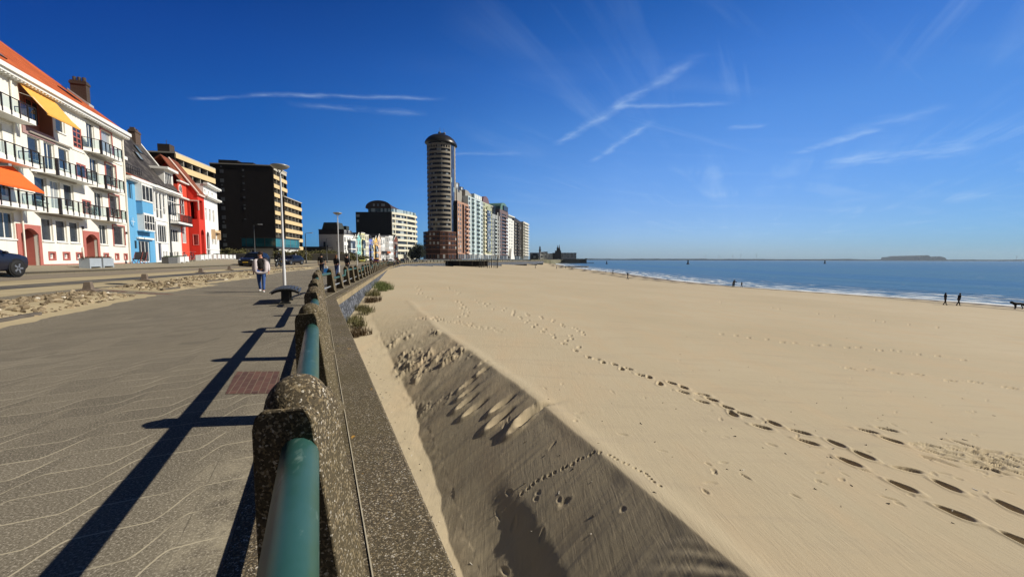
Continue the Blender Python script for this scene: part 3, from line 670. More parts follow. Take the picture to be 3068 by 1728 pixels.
def proof(mb,x0,x1,y0,z0,y1,z1,y2=None,z2=None,over=0.0,thick=.12):
    """pitched roof: eave (y0,z0) up to ridge (y1,z1) and down to (y2,z2)"""
    pts=[(y0,z0),(y1,z1)]+([(y2,z2)] if y2 is not None else [])
    lo=[(a,b-thick) for a,b in pts][::-1]
    mb.prism(pts+lo,x0-over,x1+over,'x')
M_white=lambda: plain('white_paint',(.78,.77,.73),.5,.05,2)
ROW0=Vector((-33.81,35.4)); ROWD=Vector((-.41,1)).normalized(); ROWN=Vector((ROWD.y,-ROWD.x))   # outward
def rowpt(x,out=0): p=ROW0+ROWD*x+ROWN*out; return p.x,p.y
# ================================================================ white apartment building with balconies
def white_block():
    zb=.80; t=place('apartment_building','cream white four storey apartment building with orange tiled roof and glass balconies','building',rowpt(0),ROWD,zb); t0=t
    W=stucco('cream_render',(.80,.765,.68)); PK=plain('terracotta_paint',(.42,.13,.105),.7,.08); WH=M_white(); GL=pane_mat('house_glass',p=.84)
    DK=plain('dark_metal',(.022,.016,.016),.45,.2,5); rg=glassy('railing_glass')
    tr=(.42,.13,.105)
    wins=[(-8.75,-7.8,9.9,11.5,1,1),(-5.3,-4.3,9.75,11.6,2,1),(-3.45,-1.9,9.8,11.6,1,1),
      (-11.5,-10.4,7.45,8.85,1,1),(-10.1,-9.1,7.05,8.85,2,1),(-8.7,-7.6,7.45,8.85,1,1),(-5.2,-4.1,7.1,9.0,2,1),(-3.1,-1.6,7.35,9.05,1,1),
      (-11.2,-10.1,5.0,6.5,1,1),(-9.8,-8.8,4.65,6.5,2,1),(-8.45,-7.4,4.95,6.5,1,1),(-4.9,-3.8,4.65,6.5,2,1),(-2.9,-1.4,4.85,6.6,1,1),
      (-10.9,-9.85,2.5,3.95,1,1),(-9.55,-8.45,2.5,3.95,1,1),(-8.15,-7.05,2.5,3.95,1,1),(-4.55,-3.45,2.5,4.05,2,1),(-2.6,-.85,2.5,4.1,1,1),
      (-14.3,-13.1,2.5,4.0,2,1),(-15.8,-14.6,2.5,4.0,1,1),(-14.4,-13.3,4.9,6.5,2,1),(-15.9,-14.9,4.9,6.5,1,1),(-14.6,-13.4,7.3,8.9,2,1),(-16.0,-15.0,7.3,8.9,1,1),(-14.6,-13.4,9.8,11.4,2,1),(-16.0,-15.0,9.8,11.4,1,1)]
    pink=[(-7.0,-5.95,9.3,10.8,2,4),(-6.85,-5.7,7.25,8.25,2,1),(-6.5,-5.35,4.65,5.7,2,2)]
    base=[(-10.45,-9.8,1.3,1.8),(-9.05,-8.35,1.3,1.8),(-7.65,-6.95,1.3,1.8),(-4.2,-3.5,1.3,1.8),(-2.55,-1.95,1.3,1.8),(-1.15,-.55,1.3,1.8),(-15.2,-14.5,1.3,1.8)]
    loggia=(-11.9,-9.05,9.35,11.85); portals=[(-6.45,-4.95,.8,3.2),(-12.75,-11.3,.8,3.2)]
    ops=[w[:4] for w in wins+pink]+base+[loggia]+portals
    mb=MB(zb); shell(mb,-17.5,0,.8,12.1,17,ops,.18,top=False)
    # gable of the far end
    mb.add([(0,-.1,12.1),(0,17,12.1),(0,8.5,19.3)],[(0,1,2)])
    mb.build('wall',W,t)
    fb=MB(zb)
    for x0,x1 in ((-17.5,-12.95),(-11.1,-6.7),(-4.7,0.0)): fb.box(x0,x1,-.03,.02,.8,1.02)
    fb.build('plinth',PK,t)
    for w in wins: win(t,w[0],w[1],w[2],w[3],.10,WH,GL,w[4],w[5],.065,dz=zb,sill=WH if w[3]-w[2]<1.7 else None)
    PF=plain('terracotta_frame',(.40,.12,.10),.6,.08)
    for w in pink:
        f=win(t,w[0],w[1],w[2],w[3],.02,PF,GL,w[4],w[5],.10,dz=zb)
    for w in base:
        f=win(t,w[0]+.1,w[1]-.1,w[2]+.07,w[3]-.07,.09,WH,GL,1,1,.07,'cellar_window',dz=zb)
        s=MB(); ww=w[1]-w[0]-.2; hh=w[3]-w[2]-.14
        for a,b,c,d in ((-.14,0,-.11,hh+.11),(ww,ww+.14,-.11,hh+.11),(0,ww,-.11,0),(0,ww,hh,hh+.11)): s.box(a,b,-.115,.05,c,d)
        s.build('surround',PF,f)
    # far window surrounds (reddish boxes) of the right hand bay
    for z0,z1,x0,x1 in ((9.8,11.6,-3.45,-1.9),(7.35,9.05,-3.1,-1.6),(4.85,6.6,-2.9,-1.4),(2.5,4.1,-2.6,-.85)):
        s=MB(zb); s.box(x0-.1,x0-.002,-.05,.09,z0-.1,z1+.1); s.box(x1+.002,x1+.1,-.05,.09,z0-.1,z1+.1); s.box(x0-.002,x1+.002,-.05,.09,z1+.002,z1+.1); s.box(x0-.002,x1+.002,-.05,.09,z0-.1,z0-.002); s.build('surround',PF,t)
    # loggia
    lg=MB(zb); x0,x1,z0,z1=loggia; lg.box(x0,x1,.62,.68,z0,z1); lg.box(x0,x0+.06,-.01,.62,z0,z1); lg.box(x1-.06,x1,-.01,.62,z0,z1); lg.box(x0+.06,x1-.06,.17,.62,z0,z0+.05); lg.box(x0+.06,x1-.06,.17,.62,z1-.05,z1)
    lb=lg.build('loggia',plain('loggia_paint',(.36,.17,.14),.8,.1),t)
    win(t,-11.6,-10.7,9.45,11.6,.56,PF,GL,1,1,.07,dz=zb,name='door'); win(t,-10.35,-9.2,9.95,11.4,.56,PF,GL,2,1,.07,dz=zb)
    MB(zb).box(x0,x1,-.06,.16,z0-.45,z0-.01).build('parapet',plain('mauve_parapet',(.36,.22,.21),.8,.08),t)
    # portals
    for i,(a,b,c,d) in enumerate(portals):
        p=MB(zb); xa,xb=a-.28,b+.25
        p.box(xa,a,-.05,.04,c,3.42); p.box(b,xb,-.05,.04,c,3.42); p.box(a,b,-.05,.04,d,3.42)
        n=8; cx=(a+b)/2; hw=(b-a)/2
        for k in range(n):      # segmental arch under the lintel
            u0,u1=-1+2*k/n,-1+2*(k+1)/n; h0,h1=.34*(u0*u0),.34*(u1*u1)
            p.prism([(cx+u0*hw,d),(cx+u1*hw,d),(cx+u1*hw,d-h1-.001),(cx+u0*hw,d-h0-.001)],-.05,.2)
        p.box(a,b,.9,.95,c,d); p.box(a-.03,a,.16,.92,c,d); p.box(b,b+.03,.16,.92,c,d); p.box(a,b,.16,.92,d,d+.03)
        f=p.build('entrance_portal',PK,t)
        dr=MB(zb); w=.78; dr.box(a+.12,a+.12+w,.78,.83,c+.05,2.75); g=dr.build('door',WH,f)
        MB(zb).box(a+.24,a+.12+w-.12,.765,.78,1.75,2.6).build('pane',GL,g)
        if i==0:
            mbx=MB(zb)
            for k in range(4): mbx.box(b-.5,b-.08,.84,.895,1.15+k*.26,1.36+k*.26)
            mbx.build('letterbox',plain('letterbox_metal',(.55,.52,.44),.5,.08),f)
    # cornice gutter, roof, chimney, skylights, downpipes
    g=MB(zb); g.box(-17.5,.25,-.52,-.02,11.98,12.24); g.box(-17.5,.2,-.40,0,11.80,11.975)
    for k in range(60): x=-17.3+k*.295; g.box(x,x+.1,-.36,-.05,11.72,11.798)
    g.build('cornice',WH,t)
    RT=tiles('orange_tiles',(.56,.115,.03),(.64,.15,.04))
    r=MB(zb); proof(r,-17.5,.12,-.42,12.2,8.5,19.62,17.3,12.2,0,.16); roof=r.build('roof',RT,t)
    sl=math.atan2(7.42,8.92); Mr=lambda x,y: Matrix.Translation((x,y,12.2+(y+.42)*math.tan(sl)))@Matrix.Rotation(sl,4,'X')
    for x,y,w,h in ((-11.6,1.0,.85,1.35),(-3.9,1.15,.85,1.25)):
        s=MB(zb); s.box(0,w,0,h,-.02,.07); s.xf(Mr(x,y)); f=s.build('skylight',DK,t)
        s=MB(zb); s.box(.09,w-.09,.09,h-.09,.07,.085); s.xf(Mr(x,y)); s.build('pane',GL,f)
    CB=brick('dark_brick',(.045,.03,.026),(.075,.05,.04),(.10,.09,.08))
    c=MB(zb); c.box(-.62,-.1,1.9,2.9,13,16.0); c.box(-.67,-.05,1.85,2.95,15.7,15.88)
    for k in range(3): c.lathe([(.13,0),(.13,.32),(.10,.34)],(-.36,2.1+k*.3,16.0),8)
    c.build('chimney',CB,t)
    lf=MB(zb); lf.prism([(1.75,14.02),(3.05,15.12),(3.05,15.27),(1.75,14.19)],-.7,-.02,'x'); lf.build('flashing',plain('lead_flashing',(.42,.42,.43),.5,.1),t)
    for x,zt in ((-12.62,11.7),(-.25,11.7),(-6.98,2.2)):
        d=MB(zb); d.tube([(x,-.09,zt),(x,-.09,.95),(x+.12,-.16,.84)],.05,8); d.build('downpipe',W,t)
    # balconies (slab, rail, glass)
    def balcony(x0,x1,zf,out=.72,skew=.85,left=True,n=None):
        P=[(x0,0),(x0+skew,-out),(x1,-out),(x1,0)] 
        s=MB(zb); s.prism([(x,y) for x,y in P],zf-.26,zf,'z'); b=s.build('balcony',WH,t)
        rl=MB(zb); gl=MB(zb); segs=[(Vector(P[0]),Vector(P[1])),(Vector(P[1]),Vector(P[2])),(Vector(P[2]),Vector(P[3]))]
        for a,e in segs:
            L=(e-a).length; nn=max(1,round(L/.62)); dr=(e-a).normalized(); nrm=Vector((dr.y,-dr.x))
            for k in range(nn+1):
                q=a+dr*L*k/nn; q=q+Vector((0,0)); rl.box(q.x-.03,q.x+.03,q.y-.03,q.y+.03,zf-.22,zf+.72)
            rl.tube([(a.x,a.y,zf+.73),(e.x,e.y,zf+.73)],.03,6)
            gl.add([(a.x,a.y,zf+.06),(e.x,e.y,zf+.06),(e.x,e.y,zf+.66),(a.x,a.y,zf+.66)],[(0,1,2,3)])
        q=Vector(P[1]); rl.box(q.x-.09,q.x+.05,q.y-.035,q.y+.1,zf-.3,zf+.76)
        rl.build('railing',DK,b); gl.build('glass_panel',rg,b)
    for zf in (9.6,7.05,4.6): balcony(-5.95+(0 if zf>9 else .3),-2.2+.0,zf-.02)
    for zf in (6.98,4.5): balcony(-11.5,-6.35,zf,.85,.9)
    for zf in (9.5,6.95,4.45): balcony(-17.4,-12.35,zf,.9,.6)
    # awning cassettes and awnings
    for a,b,z in ((-11.5,-7.5,9.03),(-11.3,-7.3,6.62),(-11.0,-6.9,4.12),(-5.6,-3.4,11.72),(-5.4,-3.2,9.1),(-5.1,-2.9,6.62),(-15.9,-13.2,4.15)):
        cas=MB(zb); cas.box(a,b,-.16,-.03,z,z+.10); cas.build('awning_case',plain('case_grey',(.30,.27,.23),.6,.1),t)
    def awning(x0,x1,z0,y1,z1,m,name='awning'):
        a=MB(zb); n=10
        for k in range(n):
            f0,f1=k/n,(k+1)/n; sag=lambda f:-.05*math.sin(math.pi*f)
            a.prism([(-.10+(y1+.1)*f0,z0+(z1-z0)*f0+sag(f0)),(-.10+(y1+.1)*f1,z0+(z1-z0)*f1+sag(f1)),(-.10+(y1+.1)*f1,z0+(z1-z0)*f1+sag(f1)-.012),(-.10+(y1+.1)*f0,z0+(z1-z0)*f0+sag(f0)-.012)],x0,x1,'x')
        a.box(x0,x1,y1-.03,y1+.03,z1-.12,z1-.015)
        o=a.build(name,m,t); r=MB(zb)
        for x in (x0+.1,x1-.1): r.tube([(x,y1,z1-.06),(x-.0,y1*.5,z0-.75),(x,-.03,z0-.55)],.018,6)
        r.build('arm',WH,o)
    awning(-12.0,-8.9,11.75,-1.25,10.15,plain('yellow_canvas',(.72,.36,.07),.9,.08,6))
    awning(-16.9,-13.1,6.7,-1.35,5.3,plain('orange_canvas',(.76,.13,.02),.9,.08,6))
    # string courses
    for x0,x1,z in ((-17.5,-12.7,9.1),(-17.5,-12.7,6.6),(-2.2,-.4,9.35),(-2.0,-.4,6.85),(-1.9,-.35,4.35),(-7.3,-5.7,9.1),(-17.5,-12.7,4.1)):
        sc=MB(zb); sc.box(x0,x1,-.05,-.0,z-.03,z+.03); sc.build('string_course',W,t)
    # wall lamps
    for x in (-6.75,-.62): MB(zb).box(x-.04,x+.04,-.12,0,3.5,3.7).build('wall_lamp',DK,t)
white_block()
# ================================================================ row of small houses
def house_row():
    GL=pane_mat('house_glass'); WH=M_white(); DKT=tiles('dark_tiles',(.030,.025,.025),(.13,.115,.105),.36,.5)
    zb=1.0; DG=plain('dark_frame',(.02,.02,.022),.5,.1)
    # --- blue house
    t=place('terraced_house','sky blue rendered house with a boxed bay window and round porthole window','house',rowpt(.12),ROWD,zb,'seaside terraced houses')
    BL=stucco('sky_blue_render',(.125,.36,.60),.05); X=-.12
    ops=[(.2,.95,6.7,8.1),(.75,1.2,2.3,3.0),(1.5,3.75,1.05,3.05)]
    m=MB(zb); shell(m,0,4.85,.8,8.55,9,ops,.16); m.build('wall',BL,t)
    win(t,.2,.95,6.7,8.1,.08,BL,GL,2,1,.06,dz=zb); win(t,.75,1.2,2.3,3.0,.08,DG,GL,1,1,.05,dz=zb); win(t,1.5,3.75,1.05,3.05,.1,WH,GL,3,1,.08,'glass_door',dz=zb)
    m=MB(zb); m.lathe([(.34,-.06),(.46,-.06),(.46,.05),(.34,.05)],(0,0,0),20,False); m.xf(Matrix.Translation((.62,-.0,4.7))@Matrix.Rotation(R(90),4,'X')); m.dz=zb; f=m.build('porthole_window',BL,t)
    m=MB(zb); m.lathe([(.0,-.012),(.345,-.012),(.345,.012)],(0,0,0),20,False); m.xf(Matrix.Translation((.62,-.02,4.7))@Matrix.Rotation(R(90),4,'X')); p=m.build('pane',GL,f)
    m=MB(zb); m.box(.3,.94,-.055,-.04,4.68,4.72); m.box(.60,.64,-.058,-.041,4.36,5.04); m.build('glazing_bar',WH,f)
    # bay: upper window box, blue panel, lower window box
    b=MB(zb); b.box(1.5,3.65,-.45,.0,5.52,6.72); bay=b.build('bay',BL,t); b=MB(zb); b.box(1.35,3.7,-.5,.0,3.88,3.955); b.build('bay_ledge',BL,t)
    for (x0,x1,z0,z1,nx,nz) in ((1.45,3.68,6.74,8.2,3,1),(1.55,3.75,4.02,5.5,4,2)):
        w=win(t,x0,x1,z0,z1,-.5,WH,GL,nx,nz,.08,'bay_window',dz=zb)
        s=MB(zb); s.box(x0,x0+.06,-.44,0,z0,z1); s.box(x1-.06,x1,-.44,0,z0,z1); s.box(x0,x1,-.5,0,z1+.002,z1+.1); s.box(x0,x1,-.5,0,z0-.06,z0-.002); s.build('bay_frame',WH,t)
    MB(zb).box(1.15,4.3,-.18,-.02,3.2,3.36).build('awning_case',WH,t)
    c=MB(zb); c.box(-.1,4.9,-.42,-.02,8.42,8.66); c.box(-.05,4.88,-.3,-.02,8.3,8.415); c.build('cornice',WH,t)
    r=MB(zb); proof(r,0,4.85,-.35,8.67,1.0,9.4,1.05,9.41,0,.06); r.build('lower_roof',tiles('red_tiles',(.33,.085,.04),(.42,.12,.06)),t)
    d=MB(zb); d.box(.3,3.0,1.6,4.6,8.5,10.55); dd=d.build('dormer',plain('dormer_grey',(.16,.15,.145),.8,.1),t)
    MB(zb).box(-.1,3.35,1.1,4.8,10.56,10.86).build('dormer_roof',WH,t); win(t,.7,2.6,8.9,10.3,1.56,WH,GL,3,1,.07,dz=zb)
    tr=MB(zb)
    for k in range(11): x=.3+k*.42; tr.box(x-.015,x+.015,.55,.58,9.25,9.95)
    tr.box(.25,4.6,.54,.59,9.95,9.99); tr.build('terrace_rail',DG,t)
    # --- white house
    t=place('terraced_house','white house with tall narrow upper windows beside the blue house','house',rowpt(5.0),ROWD,zb,'seaside terraced houses')
    WR=stucco('white_render',(.80,.80,.79),.05); X=5.0
    tall=[(.15,.6,6.0,8.05),(.75,1.4,5.5,8.1),(1.6,2.25,5.5,8.1),(2.45,3.05,6.0,8.15)]
    ops=tall+[(.2,.55,3.1,5.1),(.85,3.0,3.05,4.85),(.75,1.45,1.2,2.95),(1.75,2.15,1.25,2.15),(2.4,2.9,1.25,2.15)]
    m=MB(zb); shell(m,0,3.3,.8,8.5,9,ops,.16); m.build('wall',WR,t)
    for w in tall: win(t,*w[:4],.06,WH,GL,1,1,.06,dz=zb,rail=.35)
    win(t,.2,.55,3.1,5.1,.06,DG,GL,1,1,.05,dz=zb); win(t,.85,3.0,3.05,4.85,.06,WH,GL,4,1,.07,dz=zb); win(t,.75,1.45,1.2,2.95,.08,plain('slate_blue_door',(.08,.09,.16),.5),GL,1,1,.14,'door',dz=zb)
    for a,b_ in ((1.75,2.15),(2.4,2.9)): win(t,a,b_,1.25,2.15,.06,WH,pane_mat('grey_panes',(.10,.10,.11),(.3,.3,.32)),1,1,.05,'cellar_door',dz=zb)
    m=MB(zb); m.box(-.02,3.32,-.06,0,5.25,5.33); m.box(-.02,3.32,-.06,0,2.98,3.04); m.box(-.04,.1,-.05,0,.8,8.3); m.box(3.2,3.34,-.05,0,.8,8.3); m.build('moulding',WH,t)
    c=MB(zb); c.box(-.02,3.4,-.45,-.02,8.45,8.68)
    for k in range(12): c.box(.1+k*.27,.22+k*.27,-.36,-.03,8.3,8.448)
    c.build('cornice',WH,t)
    # the big dark hipped roof stands on the white house and its neighbours
    r=MB(zb); x0,x1=-4.7,7.0; yr=3.6; zr=14.7
    V=[(x0,.55,9.0),(x1,-.1,9.0),(x1,9,9.0),(x0,9,9.0),(4.6,yr,zr),(6.8,yr,zr)]
    r.add(V,[(0,1,5,4),(1,2,5),(2,3,4,5),(3,0,4),(0,3,2,1)]); r.build('roof',DKT,t)
    r=MB(zb); r.tube([(x1+.02,-.12,9.0),(6.85,yr-.02,zr+.03)],.07,6); r.build('verge',WH,t)
    for (yy,xx) in ((1.7,2.6),(2.3,4.2)):
        s=MB(zb); sl=math.atan2(zr-9.0,yr-.1); s.box(0,.7,0,.9,0,.07); s.xf(Matrix.Translation((xx,yy,9.0+(yy-.15)*math.tan(sl)*1.0+.02))@Matrix.Rotation(sl,4,'X')); f=s.build('skylight',DG,t)
        s=MB(zb); s.box(.07,.63,.07,.83,.07,.08); s.xf(Matrix.Translation((xx,yy,9.0+(yy-.15)*math.tan(sl)+.02))@Matrix.Rotation(sl,4,'X')); s.build('pane',pane_mat('skylight_glass',(.05,.07,.06),(.25,.3,.28),.3),f)
    CB=brick('brown_chimney_brick',(.085,.05,.035),(.12,.07,.05),(.14,.12,.10))
    c=MB(zb); c.box(5.4,6.6,3.0,3.6,13.6,15.2); c.box(5.35,6.65,2.95,3.65,14.95,15.08); c.box(5.5,5.8,3.1,3.5,15.2,15.45); c.box(6.1,6.4,3.1,3.5,15.2,15.4); c.build('chimney',CB,t)
    # --- orange and white house with dormer
    t=place('terraced_house','white and orange red house with a black iron balcony and a white dormer','house',rowpt(8.35),ROWD,zb,'seaside terraced houses')
    OR=stucco('orange_red_render',(.66,.075,.04),.06); CR=stucco('off_white_render',(.76,.74,.69),.05); X=8.35
    opw=[(.3,2.9,6.1,8.4),(.75,2.85,3.2,4.65),(1.3,1.75,1.5,2.15),(2.0,2.6,1.5,2.15)]
    m=MB(zb); shell(m,0,3.35,.8,8.6,9,opw,.18); m.build('wall',CR,t)
    opr=[(3.75,5.2,6.5,8.4),(3.95,5.25,3.2,5.3),(3.8,4.3,1.3,1.9),(4.6,5.2,1.3,1.9)]
    m=MB(zb); shell(m,3.37,6.0,.8,9.9,9,opr,.18); m.add([(3.37,0,9.9),(6.0,0,9.9),(6.0,0,10.2),(4.7,0,10.75),(3.37,0,10.2)],[(0,1,2,3,4)]); m.build('red_wall',OR,t)
    win(t,.3,2.9,6.1,8.4,.08,WH,GL,4,1,.08,dz=zb,rail=.68); win(t,.75,2.85,3.2,4.65,.08,WH,GL,3,1,.08,dz=zb)
    for w in opw[2:]: win(t,*w[:4],.06,WH,GL,1,1,.05,'cellar_window',dz=zb)
    win(t,3.75,5.2,6.5,8.4,.06,WH,GL,2,1,.09,dz=zb,rail=.6); win(t,3.95,5.25,3.2,5.3,.06,WH,GL,3,1,.08,dz=zb,rail=.62)
    for w in opr[2:]: win(t,*w[:4],.06,WH,GL,1,1,.06,'cellar_window',dz=zb)
    # arched gable window
    a=MB(zb); pts=[(3.6,8.95),(4.5,8.95),(4.5,9.5)]+[(4.05+.45*math.cos(w),9.5+.45*math.sin(w)) for w in np.linspace(.2,math.pi-.2,7)]+[(3.6,9.5)]
    a.prism(pts,-.05,.01); f=a.build('arched_window',WH,t)
    a=MB(zb); pts2=[(4.05+(x-4.05)*.8,9.4+(z-9.4)*.82) for x,z in pts]; a.prism(pts2,-.062,-.052); p=a.build('pane',GL,f); MB(zb).box(4.02,4.08,-.08,-.063,9.0,9.8).build('glazing_bar',WH,f)
    # balcony
    s=MB(zb); s.box(.35,4.5,-.85,0,5.2,5.42); b=s.build('balcony',WH,t)
    rr=MB(zb)
    for P,Q in (((.35,0),(.35,-.85)),((.35,-.85),(4.5,-.85)),((4.5,-.85),(4.5,0))):
        P,Q=Vector(P),Vector(Q); n=max(2,int((Q-P).length/.16))
        for k in range(n+1): q=P.lerp(Q,k/n); rr.box(q.x-.014,q.x+.014,q.y-.014,q.y+.014,5.42,6.25)
        rr.tube([(P.x,P.y,6.27),(Q.x,Q.y,6.27)],.03,6); rr.tube([(P.x,P.y,5.5),(Q.x,Q.y,5.5)],.02,6)
    rr.box(.3,4.55,-.9,-.02,5.08,5.198); rr.build('iron_railing',DG,b)
    c=MB(zb); c.box(-.02,3.36,-.42,-.02,8.5,8.72); c.box(3.34,6.02,-.25,-.02,8.42,8.55); c.box(3.3,6.1,-.3,.05,10.2,10.34)
    for k in range(22): c.box(.05+k*.27,.16+k*.27,-.34,-.03,8.36,8.415)
    c.box(-.03,.12,-.05,0,.8,8.35); c.box(3.27,3.42,-.05,0,.8,8.35); c.build('cornice',WH,t)
    d=MB(zb); shell(d,.9,3.2,8.75,11.0,3.5,[(1.1,3.0,9.0,10.85)],.1,y=.35); d.build('dormer',WH,t)
    w=win(t,1.1,3.0,9.0,10.85,.40,WH,GL,4,1,.09,'dormer_window',dz=zb); MB(zb).box(.6,3.5,-.1,4,11.0,11.25).build('dormer_roof',WH,t)
    # --- red house standing forward
    t=place('terraced_house','bright red house standing forward of its row with an arched porch and recessed balcony','house',rowpt(14.6,1.0),ROWD,zb,'seaside terraced houses')
    RD=stucco('bright_red_render',(.62,.045,.028),.06)
    L=2.3; opf=[(.55,1.75,6.25,8.6),(.55,1.75,.85,5.0)]
    m=MB(zb); facade(m,0,L,.8,9.25,opf,.5)
    # side wall facing along the street (x=0), with recess and window
    so=[(.15,.8,6.2,8.3),(.15,.62,3.1,4.3)]
    ms=MB(zb); facade(ms,0,6.0,.8,9.25,[(a,b,c,d) for a,b,c,d in so],.35); 
    for x,y,z in list(ms.v): pass
    ms.v=[(y,x,z) for x,y,z in ms.v]; ms.f=[f[::-1] for f in ms.f]; b0=len(m.v); m.v+=ms.v; m.f+=[[b0+i for i in f] for f in ms.f]; m.mi+=ms.mi; m.sm+=ms.sm
    m.quad((L,0,.8),(L,8,.8),(L,8,9.25),(L,0,9.25)); m.add([(0,-.0,9.25),(0,2.6,13.2),(0,6,9.25)],[(0,1,2)]); m.add([(0,1.0,9.2),(L,1.0,9.2),(L,1.0,.8),(0,1.0,.8)],[(0,1,2,3)])
    m.box(.5,1.8,.5,.56,6.2,8.7); m.build('wall',RD,t)
    f=win(t,.6,1.7,6.3,8.5,.42,RD,GL,2,1,.07,dz=zb)
    g=MB(zb); g.box(.34,.36,.15,.62,3.1,4.3); f=g.build('side_window',pane_mat('red_shutter',(.30,.03,.02),(.30,.03,.02)),t); g=MB(zb); 
    for a,b_,c,d in ((.09,.15,3.04,4.36),(.62,.68,3.04,4.36),(.15,.62,3.04,3.1),(.15,.62,4.3,4.36)): g.box(-.03,.02,a,b_,c,d)
    for k in range(5): g.box(.30,.34,.18+k*.09,.21+k*.09,3.12,4.28)
    g.build('surround',plain('pink_surround',(.66,.30,.26),.7),f)
    # arch spandrels over the porch
    a=MB(zb); cx,hw,n=1.15,.6,10
    for k in range(n):
        u0,u1=-1+2*k/n,-1+2*(k+1)/n; h0,h1=.6*(1-math.sqrt(max(0,1-u0*u0))),.6*(1-math.sqrt(max(0,1-u1*u1)))
        a.prism([(cx+u0*hw,5.0),(cx+u1*hw,5.0),(cx+u1*hw,5.0-h1-.001),(cx+u0*hw,5.0-h0-.001)],.003,.45)
    a.box(.4,.55,-.06,.1,.8,1.9); a.box(1.75,1.9,-.06,.1,.8,1.9); a.build('porch_arch',RD,t)
    c=MB(zb); c.box(-.12,L+.05,-.22,-.01,9.1,9.3); c.tube([(-.03,-.15,9.3),(-.03,2.62,13.35)],.11,6); c.box(-.06,-.0,.0,.95,8.38,8.5); c.box(-.04,.06,-.1,-.0,7.3,8.5); c.build('bargeboard',plain('pale_trim',(.66,.52,.46),.7,.06),t)
    r=MB(zb); proof(r,0,L+.5,-.2,9.35,2.6,13.4,6.2,9.3,0,.14); r.build('roof',tiles('brown_orange_tiles',(.22,.06,.025),(.33,.09,.04),.3,.34),t)
    r=MB(zb); proof(r,-2.4,-.05,.9,10.4,2.6,13.2,6.2,10.1,0,.14); r.build('rear_roof',MATS['brown_orange_tiles'],t)
    # --- white corner house
    t=place('terraced_house','white house at the end of its row with double cornice and a sand coloured awning','house',rowpt(16.95,1.0),ROWD,zb,'seaside terraced houses')
    L=5.6; att=[(.3,.9,9.75,10.25),(1.75,2.35,9.75,10.25),(3.2,3.8,9.75,10.25)]; mid=[(.25,.95,6.3,7.9),(1.75,2.5,6.3,7.9),(3.3,4.05,6.3,7.9)]
    low=[(2.5,3.3,3.25,4.95),(3.6,4.4,3.25,4.95)]; bas=[(2.6,3.3,1.5,2.1),(3.9,4.7,1.5,2.1)]; por=[(.3,1.5,1.1,4.9)]
    m=MB(zb); shell(m,0,L,.8,10.9,10,att+mid+low+bas+por,.2); m.box(.3,1.5,.9,.95,1.1,4.9); m.build('wall',WR,t)
    GP=pane_mat('grey_panes')
    for w in att: win(t,*w,.1,WH,GP,1,1,.06,dz=zb)
    for w in mid: win(t,*w,.1,WH,GL,2,1,.08,dz=zb,rail=.7)
    for w in low: win(t,*w,.1,WH,GL,2,1,.08,dz=zb,rail=.75)
    for w in bas: win(t,*w,.1,WH,GP,1,1,.06,'cellar_window',dz=zb)
    a=MB(zb); cx,hw=.9,.6
    for k in range(10):
        u0,u1=-1+2*k/10,-1+2*(k+1)/10; h0,h1=.6*(1-math.sqrt(max(0,1-u0*u0))),.6*(1-math.sqrt(max(0,1-u1*u1)))
        a.prism([(cx+u0*hw,4.9),(cx+u1*hw,4.9),(cx+u1*hw,4.9-h1-.001),(cx+u0*hw,4.9-h0-.001)],.003,.19)
    a.build('porch_arch',WR,t); MB(zb).box(.45,1.35,.82,.9,1.2,3.6).build('door',plain('grey_door',(.2,.2,.21),.5),t)
    c=MB(zb); c.box(-.25,L+.3,-.5,-.02,9.3,9.5); c.box(-.1,L+.3,-.5,-.02,10.85,11.08); c.box(-.06,L+.08,-.06,-.0,2.55,2.65)
    for k in range(26): c.box(-.05+k*.22,.05+k*.22,-.4,-.03,9.18,9.298); c.box(-.05+k*.22,.05+k*.22,-.4,-.03,10.73,10.848)
    c.build('cornice',WH,t)
    a=MB(zb); a.prism([(-.05,5.3),(-.45,5.0),(-.45,4.9),(-.05,5.2)],2.3,4.7,'x'); a.box(2.25,2.32,-.45,0,4.0,5.3); a.box(4.68,4.75,-.45,0,4.0,5.3); a.build('awning',plain('sand_canvas',(.60,.42,.25),.9),t)
    pv=MB(zb)
    for k in range(4): pv.prism([(2.2,11.1),(3.4,12.2),(3.4,12.26),(2.2,11.16)],1.2+k*1.1,2.2+k*1.1,'x')
    pv.build('solar_panel',plain('solar_blue',(.015,.02,.06),.25,.1),t)
house_row()
# ================================================================ blocks further along the boulevard
def ribbon_glass(name,cw=1.4,ch=2.8,dark=(.012,.015,.022),light=(.42,.46,.48),p=.8):
    if name in MATS: return MATS[name]
    b=NB(name); s=b.sep(b.tc()); w=b.N.new('ShaderNodeTexWhiteNoise')
    b.inp(w,'Vector',b.comb(b.math('FLOOR',b.math('DIVIDE',s[0],cw)),b.math('FLOOR',b.math('DIVIDE',s[1],cw)),b.math('FLOOR',b.math('DIVIDE',s[2],ch))))
    v=w.outputs[0]; f=b.math('FRACT',b.math('DIVIDE',b.math('ADD',s[0],s[1]),cw))
    c=b.mix(b.math('GREATER_THAN',v,p),b.mix(v,dark,cmul(dark,3)),light); c=b.mix(b.math('LESS_THAN',f,.08),c,(.10,.10,.10))
    b.set(col=c,rough=.12,spec=.5); MATS[name]=b.m; return b.m
DGp=lambda: plain('dark_frame',(.02,.02,.022),.5,.1)
